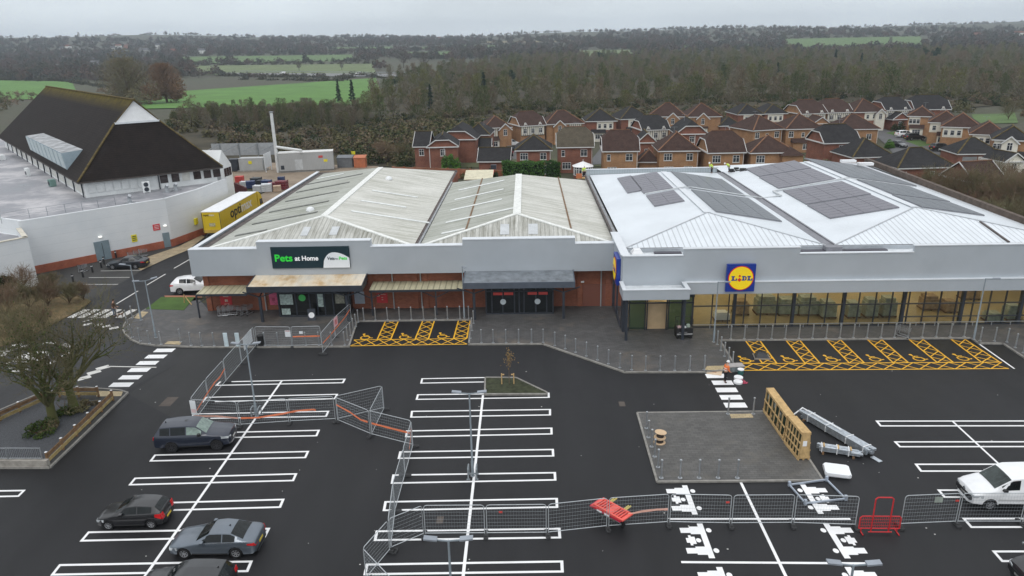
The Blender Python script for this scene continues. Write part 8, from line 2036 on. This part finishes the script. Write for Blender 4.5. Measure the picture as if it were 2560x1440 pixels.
def GTn(px,py):
    px = np.asarray(px,float);py = np.asarray(py,float)
    D = np.array(AF)[None]+np.array(AX)[None]*((px-1280)/F_PX)[:,None]-np.array(AU)[None]*((py-720)/F_PX)[:,None]
    t = np.full(len(px),60.);done = np.zeros(len(px),bool)
    for i in range(900):
        P = np.array([0,0,CAM_H])+D*t[:,None];tt = np.clip((P[:,1]-480)/2200,0,1);s = tt*tt*(3-2*tt);k = P[:,0]/np.maximum(P[:,1],1);z = s*(55+38*np.maximum(0,-k)**1.2+12*np.maximum(0,k)+5*np.sin(P[:,0]/260)+3*np.sin(P[:,0]/97+1))
        done |= P[:,2] <= z;t = np.where(done,t,t+5.)
        if done.all(): break
    P = np.array([0,0,CAM_H])+D*t[:,None];tt = np.clip((P[:,1]-480)/2200,0,1);s = tt*tt*(3-2*tt);k = P[:,0]/np.maximum(P[:,1],1);P[:,2] = s*(55+38*np.maximum(0,-k)**1.2+12*np.maximum(0,k)+5*np.sin(P[:,0]/260)+3*np.sin(P[:,0]/97+1))
    return P[done]
def inpoly(x,y,poly):
    c = np.zeros(len(x),bool);n = len(poly);j = n-1
    for i in range(n):
        xi,yi = poly[i];xj,yj = poly[j];c ^= ((yi > y) != (yj > y)) & (x < (xj-xi)*(y-yi)/(yj-yi+1e-9)+xi);j = i
    return c
def world_scatter(poly_px,n,minY=None,excl=()):
    W_ = [GT(x,y) for x,y in poly_px];X = np.array([p.x for p in W_]);Y = np.array([p.y for p in W_]);out = []
    while len(out) < n:
        x = NR.uniform(X.min(),X.max(),4*n);y = NR.uniform(Y.min(),Y.max(),4*n);k = inpoly(x,y,list(zip(X,Y)))
        for ex in excl: k &= ~inpoly(x,y,ex)
        out += list(zip(x[k],y[k]))
    return np.array([(x,y,terr(x,y)) for x,y in out[:n]])
wood_mats = [m_twig('grey trunks',(.17,.15,.11),(.11,.10,.065),.1),m_twig('grey brown twig mass',(.145,.128,.088),(.165,.148,.10),.03),m_twig('olive brown twig mass',(.115,.118,.045),(.14,.14,.06),.03),m_twig('warm brown twig mass',(.165,.125,.085),(.14,.115,.07),.03),m_twig('dull green ivy mass',(.062,.08,.028),(.09,.10,.04),.03)]
TB = [tmpl_bare(NR,h,r,n,shape=s) for h,r,n,s in ((11.5,3.2,480,'round'),(12.5,3.2,480,'tall'),(10.5,3.9,520,'round'),(12,3.4,480,'round'),(10,4.2,540,'round'))]
main_poly = [(905,312),(1120,325),(1300,312),(1500,298),(1800,288),(2000,282),(2300,268),(2420,272),(2520,262),(2640,285),(2700,200),(2640,128),(2400,136),(2150,139),(1850,140),(1600,146),(1380,150),(1200,165),(1040,196),(960,225)]
P = world_scatter(main_poly,2400)
scatter('woodland',P,TB,NR.uniform(.7,1.12,len(P)),wood_mats,low=4)
left_poly = [(440,325),(560,325),(905,335),(930,285),(760,285),(600,295),(430,302)]
P = world_scatter(left_poly,260);scatter('woodland',P,TB,NR.uniform(.4,.62,len(P)),wood_mats)
for q in (main_poly,left_poly,[(420,330),(440,285),(900,285),(1060,310),(1060,420),(560,405)]):
    mb = MB();W_ = [GT(x,y) for x,y in q];mb.poly([(p.x,p.y,terr(p.x,p.y)-.02+.01*len(q)) for p in W_]);struct('woodland_floor',mb,mat('leaf litter',(.06,.052,.034),1,var=.5,scale=.08))
BU = [tmpl_bush(NR,w,h,130,.5) for w,h in ((2.2,2.6),(2.8,2.2),(1.8,3.2))]
scrub_mats = [bark_t,scrub_l,shrub_g,m_twig('brown bramble',(.12,.09,.06),(.15,.12,.075),.15),m_twig('olive bramble',(.09,.085,.04),(.12,.11,.05),.1)]
P = np.concatenate([world_scatter([(560,402),(690,385),(900,412),(1010,414),(1060,330),(900,292),(440,292),(420,330),(560,360)],330),world_scatter([(1000,312),(1200,296),(1500,276),(1800,264),(2000,257),(2300,246),(2640,285),(2640,255),(2300,233),(1800,247),(1400,262),(1000,290)],500),world_scatter([(1020,385),(1120,365),(1200,345),(1300,330),(1470,318),(1640,309),(1800,306),(2000,300),(2300,288),(2420,284),(2420,266),(2000,277),(1500,293),(1020,318)],600),world_scatter([(2560,300),(2700,330),(2700,270),(2560,265)],50),world_scatter([(900,330),(1060,330),(1040,425),(880,415)],170),world_scatter(main_poly,260)])
scatter('undergrowth',P,BU,NR.uniform(.7,1.5,len(P)),scrub_mats)
P = np.concatenate([world_scatter([(-60,300),(120,238),(60,232),(-60,240)],60),world_scatter([(250,262),(480,268),(500,248),(440,232),(250,222)],70)]);scatter('undergrowth',P,BU,NR.uniform(.8,1.3,len(P)),[bark_t,twig_r,scrub_l,twig_b])
ti = []
for k in range(5):
    tr,tw = TB[k];ti.append((tr,tw))
edge_roots = []
edge_lab = 'bare winter tree standing at the front edge of the wood behind the houses'
def edge_proto(k,m):
    t = thing('bare_tree',edge_lab,'tree',(0,0,-100),0,'bare trees at the front of the wood');tr,tw = ti[k]
    np_mesh('trunk',tr.reshape(-1,3),np.arange(len(tr)*3).reshape(-1,3),3,wood_mats[0],t);np_mesh('crown',tw.reshape(-1,3),np.arange(len(tw)*3).reshape(-1,3),3,m,t);return t
protos = [edge_proto(k,wood_mats[1+k%4]) for k in range(5)]
used = set();pe = [(940,292),(985,298),(1025,300),(1060,296),(1100,296),(1145,292),(1190,290),(1230,287),(1290,282),(1330,280),(1375,276),(1425,275),(1470,272),(1515,270),(1560,268),(1600,266),(1650,264),(1700,262),(1745,260),(1790,259),(1835,256),(1880,255),(1930,254),(1985,252),(2030,250),(2080,248),(2130,246),(2180,244),(2235,242),(2290,240),(2345,240),(2400,245),(2450,250),(2500,256),(2545,262),(2470,238),(2380,232),(2300,228),(2520,240),(2555,236),
   (780,262),(810,266),(745,262),(700,268),(655,275),(905,300),(870,305),(620,290),(590,296),(560,300),(520,300),(490,296)]
for i,(x,y) in enumerate(pe):
    p = GT(x,y+RND.uniform(-3,3)+(28 if i > 39 else 0));k = i%5;s = RND.uniform(.75,1.05)*(.58 if i > 39 else 1);o = protos[k]
    lb = edge_lab if i <= 39 else 'bare winter tree in the scrub between the tiled superstore roof and the wood'
    gp = 'bare trees at the front of the wood' if i <= 39 else 'bare trees in the scrub'
    if k not in used: used.add(k);o.location = p;o.scale = (s,)*3;o.rotation_euler = (0,0,RND.uniform(0,6));o['label'] = lb;o['group'] = gp
    else: dup(o,p,RND.uniform(0,6),lb,gp,s)
CF = [tmpl_conifer(NR),tmpl_conifer(NR,11,2.0,380)];PN = [tmpl_pine(NR),tmpl_pine(NR,10,3.4,380)]
con = [(1077,218,276,0,'pointed dark conifer alone in the wood left of the estate'),(848,206,258,1,'left of two dark conifers before the bright field'),(882,207,256,0,'right of two dark conifers before the bright field'),(1160,205,246,2,'broad dark pine left of the close conifer group'),(1210,188,250,0,'tall dark conifer in the close group of the wood'),(1240,200,246,3,'dark pine in the close group of the wood'),(1195,198,240,1,'narrow dark conifer at the left of the close group'),(1272,178,226,3,'rearmost dark pine right of the close group'),(1135,185,222,2,'dark pine behind the broad one'),
  (1725,188,226,2,'dark pine above the red brown roofs in the wood'),(1805,170,228,0,'dark conifer right of the pine in the mid wood'),(1880,165,208,3,'dark pine behind the mid wood conifer'),(2338,118,168,2,'dark pine rising above the wood at the right'),(2312,124,165,3,'dark pine joined to the rising one at the right'),(2085,132,178,1,'ivy dark narrow conifer in the wood before the green field'),(2150,140,180,1,'second ivy dark narrow conifer before the green field'),(1500,133,165,3,'far dark pine in the wood centre'),(1940,165,215,1,'narrow dark conifer right of the mid wood pine'),(990,196,232,3,'dark pine behind the bare trees left of the pointed conifer'),(1690,225,262,3,'dark evergreen just behind the dark roofed back row')]
cp = []
for k,(tr,tw) in enumerate(CF+PN):
    t = thing('conifer_tree','x','tree',(0,0,-120),0,'dark conifers of the wood');np_mesh('trunk',tr.reshape(-1,3),np.arange(len(tr)*3).reshape(-1,3),3,bark_t,t);np_mesh('crown',tw.reshape(-1,3),np.arange(len(tw)*3).reshape(-1,3),3,conif,t);cp.append(t)
uc = set()
for x,yt,yb,k,lb in con:
    b_ = GT(x,yb);top = GY(x,yt-8,b_.y);s = max(.4,(top.z-b_.z)/(11. if k != 3 else 10.));
    if k not in uc: uc.add(k);o = cp[k];o.location = b_;o.scale = (s,)*3;o['label'] = lb
    else: dup(cp[k],b_,RND.uniform(0,6),lb,None,s)
for x,yt,yb,wpx,m,lb,sd in ((325,138,262,165,twig_b,'great bare oak behind the tiled superstore roof',31),(418,152,258,105,twig_o,'orange twigged willow right of the great bare oak',32)):
    b_ = GT(x,yb);top = GY(x,yt,b_.y);h = top.z-b_.z;r = wpx/2/1800*b_.y*1.05
    rs = np.random.RandomState(sd);tr,tw = tmpl_bare(rs,h,r,4200,1.3,.12,.12,'round');tw = np.concatenate([tw,tmpl_bare(rs,h*.98,r*1.0,3000,1.0,.11,.2,'round')[1]])
    dm = tmpl_bush(rs,r*1.02,h*.86,5200,.62)[1];dm[:,:,2] += h*.1;tw = np.concatenate([tw,dm])
    t = thing('bare_tree',lb,'tree',b_,0);np_mesh('trunk',tr.reshape(-1,3),np.arange(len(tr)*3).reshape(-1,3),3,bark_t,t);np_mesh('crown',tw.reshape(-1,3),np.arange(len(tw)*3).reshape(-1,3),3,m,t)
fmats = [m_twig('far trunks',(.08,.07,.06),(.10,.09,.075),.01),m_twig('far brown trees',(.10,.083,.066),(.12,.10,.08),.006),m_twig('far olive trees',(.065,.066,.04),(.085,.08,.05),.006),m_twig('far dark trees',(.055,.06,.045),(.07,.072,.05),.006),m_twig('far reddish trees',(.12,.08,.06),(.10,.072,.055),.006)]
def tmpl_dome(rr,w,h,n,s):
    tr,T = tmpl_bush(rr,w,h*.8,n,s);T[:,:,2] += h*.18;return np.array([[(-.4,0,0),(.4,0,0),(0,0,h*.7)],[(0,-.4,0),(0,.4,0),(0,0,h*.7)]]),T
FT = [tmpl_dome(NR,7,10,130,1.8),tmpl_dome(NR,9,10,150,2.0),tmpl_dome(NR,6,11,120,1.7),tmpl_dome(NR,8,8,130,1.9)];FH = [tmpl_bush(NR,3.2,3.0,60,1.1) for k in range(3)]
def pxs(n,x0,x1,y0,y1): return NR.uniform(x0,x1,n),NR.uniform(y0,y1,n)
FIELDS = [[(-90,200),(180,205),(200,250),(-90,250)],[(350,236),(940,196),(960,262),(350,274)],[(450,143),(880,137),(890,153),(450,160)],[(480,165),(930,160),(940,184),(480,188)],[(1955,98),(2300,91),(2310,119),(1975,125)],[(830,119),(1240,113),(1240,121),(830,127)],[(1440,127),(1580,125),(1590,149),(1450,152)],[(1000,131),(1130,129),(1130,139),(1000,142)],[(560,181),(1120,185),(1120,197),(560,192)]]
def far(n,*r,keep=0.0):
    x,y = pxs(n,*r);k = np.ones(n,bool)
    for f in FIELDS: k &= ~(inpoly(x,y,f) & (NR.uniform(size=n) > keep))
    return GTn(x[k],y[k])
P = np.concatenate([far(800,-80,620,100,190),far(600,-80,460,130,208),far(900,420,1200,94,140),far(160,440,960,140,196),far(1500,900,1700,92,152),far(2000,1500,2660,72,140),far(300,-80,900,100,122),np.array([(x,y,terr(x,y)) for x,y in zip(NR.uniform(-2700,2700,700),NR.uniform(2420,2760,700))])])
scatter('far_trees',P,FT,NR.uniform(.55,1.15,len(P)),fmats)
H = []
for (x0,y0,x1,y1),n in (((440,141,900,135),70),((450,161,900,154),80),((470,164,930,159),60),((560,190,880,196),110),((600,199,860,203),40),((1950,96,2300,90),60),((1980,126,2320,120),60),((830,128,1240,122),60),((-80,199,200,203),70),((130,200,360,232),60),((820,118,1240,112),50),((1440,152,1590,150),30),((880,186,960,196),30),((1120,188,1300,186),40)):
    f = NR.uniform(0,1,n);H.append(GTn(x0+(x1-x0)*f+NR.normal(scale=2,size=n),y0+(y1-y0)*f+NR.normal(scale=.8,size=n)))
scatter('hedgerows',np.concatenate(H),FH,NR.uniform(.6,1.3,sum(len(h) for h in H)),[fmats[0],fmats[3],fmats[2],fmats[2]])
ft_root = None
for x,yt,yb,lb in ((748,146,178,'lone bare tree in the dull field left of the motorway van'),(855,150,176,'bare tree at the field hedge above the white car'),(570,140,160,'bare tree on the hedge between two far fields'),(1905,92,112,'dark round tree at the edge of the far green field'),(2225,92,112,'dark round bush in the far green field'),(1060,128,178,'tall bare tree right of the motorway'),(1010,120,170,'bare tree behind the motorway hedge'),(1200,108,160,'bare tree standing over the middle wood'),(203,78,122,'tall reddish poplar on the left skyline')):
    b_ = GT(x,yb);top = GY(x,yt,b_.y);s = (top.z-b_.z)/11.
    if ft_root is None:
        ft_root = thing('field_tree',lb,'tree',b_,0,'single trees in the far fields');tr,tw = tmpl_bare(NR,11,5.2,420,.7,.22,.2,'round');np_mesh('trunk',tr.reshape(-1,3),np.arange(len(tr)*3).reshape(-1,3),3,fmats[0],ft_root);np_mesh('crown',tw.reshape(-1,3),np.arange(len(tw)*3).reshape(-1,3),3,fmats[1],ft_root);ft_root.scale = (s,)*3
    else: dup(ft_root,b_,RND.uniform(0,6),lb,None,(s*.3,s*.3,s) if 'poplar' in lb else s)
# ---- greenery among the houses
def evergreen(px,py,w,h,n,size,m,lb,nm='evergreen_tree',cat='tree',grp=None): return bush(nm,lb,cat,G(px,py,-.05),w,h,n,size,m,grp,True,12)
evergreen(1127,436,2.2,4.9,3600,.20,green_l,'bright green evergreen tree before the brick gables')
for x0,x1,yb,m,lb in ((1255,1363,457,hedge_l,'bright green clipped hedge behind the streaked roof'),(1364,1402,457,hedge_d,'darker clipped hedge joined to the bright one')):
    a,b_ = G(x0,yb,0),G(x1,yb,0);L = b_.x-a.x;t = thing('hedge',lb,'hedge',(a.x,a.y,0),0,'clipped garden hedges');n = int(L*420)
    C = np.stack([NR.uniform(0,L,n),NR.uniform(0,2.0,n),NR.uniform(.1,3.5,n)],axis=1);side = NR.randint(0,3,n);C[side==0,1] = NR.uniform(0,.25,(side==0).sum());C[side==1,2] = 3.5+NR.normal(scale=.12,size=(side==1).sum())+.18*np.sin(C[side==1,0]*1.7)
    V,F = leaf_quads(C,.16);np_mesh('foliage',V,F,4,m,t)
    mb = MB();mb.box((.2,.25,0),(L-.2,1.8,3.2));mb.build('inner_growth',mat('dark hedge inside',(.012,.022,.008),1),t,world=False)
for i,(px,py,w,h,m,lb) in enumerate(((1600,330,2.0,2.4,hedge_l,'small green shrub beside the back row driveway'),(1590,336,1.5,2.0,hedge_d,'dark shrub beside the back row driveway'),(2222,320,2.4,3.2,shrub_g,'dark conifer hedge at the end of the estate street'),(2245,325,2.2,3.0,shrub_g,'dark shrub before the gabled garage'),(2225,370,1.6,1.8,green_l,'round olive shrub beside the estate street'),(2170,262,3.0,4.0,shrub_g,'dark evergreen mass behind the timbered pair'),(1985,270,3.2,3.6,hedge_d,'dark green shrub between dark pair and timbered houses'),(1015,425,2.0,3.2,shrub_g,'green shrub at the left end of the brick wall'),(1085,447,2.6,1.6,scrub_l,'brown green shrub before the leftmost brick house'),(1180,447,3.0,2.2,scrub_l,'brown shrub before the tall brick gable'),(1230,452,1.4,2.6,shrub_g,'dark shrub right of the garage corner'),(1540,450,2.0,1.4,scrub_l,'low shrub under the first orange house'),(1620,452,2.6,2.2,twig_r,'reddish twiggy bush before the small brown garage'),(1480,455,1.2,1.2,hedge_d,'small dark shrub by the conservatory'),(2372,400,1.6,2.6,shrub_g,'dark shrub at the corner of the street and double garage'),(2060,430,2.0,2.6,twig_b,'bare bush by the mossy roofed house'))):
    evergreen(px,py,w,h,900,.20,m,lb,'garden_shrub','shrub','shrubs among the houses')
for i,(px,py,h,m,lb) in enumerate(((2310,492,4.5,twig_b,'bare shrub by the long bungalow wall'),(2360,500,5.0,twig_b,'olive bare tree beside the brown parapet, leftmost'),(2405,515,6.5,twig_r,'reddish bare tree beside the brown parapet'),(2440,530,7.0,twig_b,'tall olive bare tree behind the brown parapet'),(2480,540,6.5,twig_r,'reddish bare tree before the low brown roof'),(2515,550,7.0,twig_b,'olive bare tree near the right frame edge'),(2552,560,7.0,twig_r,'reddish bare tree cut by the right frame edge'),(2425,478,5.5,twig_r,'bare tree behind the leftmost reddish one'),(2490,490,6.0,twig_b,'bare olive tree rising over the low brown roof'),(2540,500,6.0,twig_r,'bare reddish tree by the small annexe'),(2590,560,7.0,twig_b,'olive bare tree past the right frame edge'),(2460,580,5.0,twig_b,'low bare tree against the lower parapet'),(2530,600,5.0,twig_b,'low olive bare tree against the parapet end'),(2100,402,6.5,twig_b,'pale thin bare tree before the mossy roofed house'),(2345,440,3.5,twig_r,'thin bare tree beside the long bungalow'),(1010,405,5.0,twig_b,'bare tree before the brick wall at the left'),(960,405,5.5,twig_r,'bare reddish tree left of the brick houses'),(2520,300,6,twig_b,'bare tree on the lawn beyond the last houses'))):
    rr = random.Random(70+i);sg = grow(rr,h,.12,7,3,up=.6,fork=.10,kids=(2,4),spread=.85);sg[:,6:8] = np.maximum(sg[:,6:8],.012)
    tree_obj('bare_shrub_tree',lb,'tree',G(px,py,-.1),sg,1,m,[bark_t],'bare trees round the housing estate',4)
# ---- far village houses, a few pixels each
vw = [mat('far white wall',(.72,.72,.70),.8),mat('far brick wall',(.32,.16,.11),.8),mat('far grey wall',(.35,.35,.34),.8)];vr = [mat('far red roof',(.16,.075,.055),.9),mat('far grey roof',(.12,.12,.125),.9)]
for i,(x,y,w,h,a,b_,lb) in enumerate(((152,128,9,5,0,1,'far white house, leftmost of the village among the trees'),(172,124,8,6,0,0,'far white gabled house with red roof in the village'),(186,141,14,4,2,1,'far long grey shed of the village'),(298,124,10,7,0,0,'brightest far white house in the middle of the village'),(283,127,8,5,0,1,'far white house left of the brightest one'),(318,122,8,5,1,0,'far brick house right of the brightest one'),(362,133,18,5,2,1,'far wide grey roofed hall of the village'),(395,121,8,6,0,1,'far white house above the grey hall'),(435,134,9,5,1,0,'far brick house right of the grey hall'),(460,134,9,5,1,0,'far red roofed brick house further right'),(505,134,11,5,0,1,'far white house at the field edge'),(452,104,8,5,0,1,'far white house high on the left skyline'),(220,158,22,4,2,1,'far long grey roof before the village trees'),(240,166,10,4,0,1,'far small white shed below the long grey roof'),(150,173,7,3,0,1,'far white lorry like shed by the road'),(1098,100,9,5,0,0,'far white house on the central horizon'),(1200,94,10,5,0,1,'far white house right on the central horizon'),(1545,96,8,4,0,1,'far white house among the right horizon trees'),(1612,97,7,4,0,1,'small far white house right of the other horizon one'),(2545,92,14,6,0,0,'far white house at the right frame edge horizon'),(2440,94,10,5,1,0,'far brick house near the right horizon'))):
    p = GT(x,y);t = thing('village_house',lb,'house',p,RND.uniform(-.4,.4),'houses of the far village')
    mb = MB();mb.box((-w/2,-4,-1),(w/2,4,h));mb.build('wall',vw[a],t,world=False)
    mb = MB();mb.poly([(-w/2-.4,-4.4,h),(w/2+.4,-4.4,h),(w/2+.4,0,h+3),(-w/2-.4,0,h+3)]);mb.poly([(w/2+.4,4.4,h),(-w/2-.4,4.4,h),(-w/2-.4,0,h+3),(w/2+.4,0,h+3)]);mb.poly([(-w/2,-4,h),(-w/2,4,h),(-w/2,0,h+2.8)]);mb.poly([(w/2,-4,h),(w/2,4,h),(w/2,0,h+2.8)]);mb.build('roof',vr[b_],t,world=False)
mb = MB();a,b_ = GT(600,181),GT(1110,186);mb.bar(a+Vector((0,0,1.2)),b_+Vector((0,0,1.2)),.3,.5);solo('crash_barrier',mb,steel,'pale crash barrier along the far motorway','barrier')
rr = random.Random(4);mb = MB()
for i in range(48):
    p = G(rr.uniform(250,2500),rr.uniform(880,1430),.01);s = rr.uniform(.015,.04);mb.box((p.x-s,p.y-s,.012),(p.x+s,p.y+s*.5,.02+s*.3))
o = mb.build('litter',mat('pale litter',(.5,.5,.48),.8));o['kind'] = 'stuff'
# ======================== SKY, AIR, LIGHT, CAMERA
w = bpy.data.worlds.new('World');SC.world = w;w.use_nodes = True
nt = w.node_tree;bg = nt.nodes['Background'];out = nt.nodes['World Output']
EL,ROT = math.radians(52),math.radians(200)
sky = N(nt,'ShaderNodeTexSky',sky_type='NISHITA',sun_disc=False,sun_elevation=EL,sun_rotation=ROT,dust_density=4.0,air_density=1.0)
nt.links.new(sky.outputs[0],bg.inputs['Color']);bg.inputs['Strength'].default_value = .06
tc = N(nt,'ShaderNodeTexCoord');sp = N(nt,'ShaderNodeSeparateXYZ');nt.links.new(tc.outputs['Generated'],sp.inputs[0])
gr = ramp(nt,sp.outputs[2],[(0.0,(.98,1.05,1.09)),(.04,(.96,1.04,1.08)),(.12,(.80,.87,.92)),(.35,(1.0,1.04,1.08)),(1.0,(1.4,1.43,1.48))])
mp = N(nt,'ShaderNodeMapping');mp.inputs['Scale'].default_value = (1.2,1.2,5.0);nt.links.new(tc.outputs['Generated'],mp.inputs[0])
cl = ramp(nt,noise(nt,mp.outputs[0],2.2,6,.6),[(.3,.86),(.7,1.10)])
cc = mix(nt,1.0,gr,cl,'MULTIPLY')
bg2 = N(nt,'ShaderNodeBackground');nt.links.new(cc,bg2.inputs[0]);bg2.inputs[1].default_value = 1.0
ms = N(nt,'ShaderNodeMixShader');ms.inputs[0].default_value = .93
nt.links.new(bg.outputs[0],ms.inputs[1]);nt.links.new(bg2.outputs[0],ms.inputs[2]);nt.links.new(ms.outputs[0],out.inputs['Surface'])
sl_ = bpy.data.lights.new('sun','SUN');sl_.energy = .8;sl_.angle = math.radians(25);sl_.color = (1,.97,.93)
so = bpy.data.objects.new('sun',sl_);COL.link(so);so.location = (0,0,200)
sd_ = Vector((math.sin(ROT)*math.cos(EL),math.cos(ROT)*math.cos(EL),math.sin(EL)));so.rotation_euler = sd_.to_track_quat('Z','Y').to_euler()
HAZE = .00019
mb = MB();mb.box((-6300,-130,-1.6),(6300,5300,175))
hz = mb.build('haze',bpy.data.materials.new('pale air'));hz['kind'] = 'stuff'
m = hz.data.materials[0];m.use_nodes = True;nt = m.node_tree;nt.nodes.remove(nt.nodes['Principled BSDF'])
pv_ = N(nt,'ShaderNodeVolumePrincipled');pv_.inputs['Color'].default_value = (.78,.88,.99,1);pv_.inputs['Density'].default_value = HAZE;pv_.inputs['Anisotropy'].default_value = .2
nt.links.new(pv_.outputs[0],nt.nodes['Material Output'].inputs['Volume'])
cam = bpy.data.cameras.new('camera');co = bpy.data.objects.new('camera',cam);COL.link(co)
cam.sensor_width = 36;cam.lens = F_PX/2560*36;cam.clip_end = 20000;cam.clip_start = .5
co.matrix_world = Matrix(((AX.x,AU.x,-AF.x,0),(AX.y,AU.y,-AF.y,0),(AX.z,AU.z,-AF.z,CAM_H),(0,0,0,1)))
SC.camera = co
vs = SC.view_settings;vs.view_transform = 'Standard';vs.look = 'None';vs.exposure = 0;vs.gamma = 1
SC.cycles.max_bounces = 6;SC.cycles.transparent_max_bounces = 12;SC.cycles.volume_bounces = 0;SC.cycles.use_denoising = True
SC.cycles.use_adaptive_sampling = True
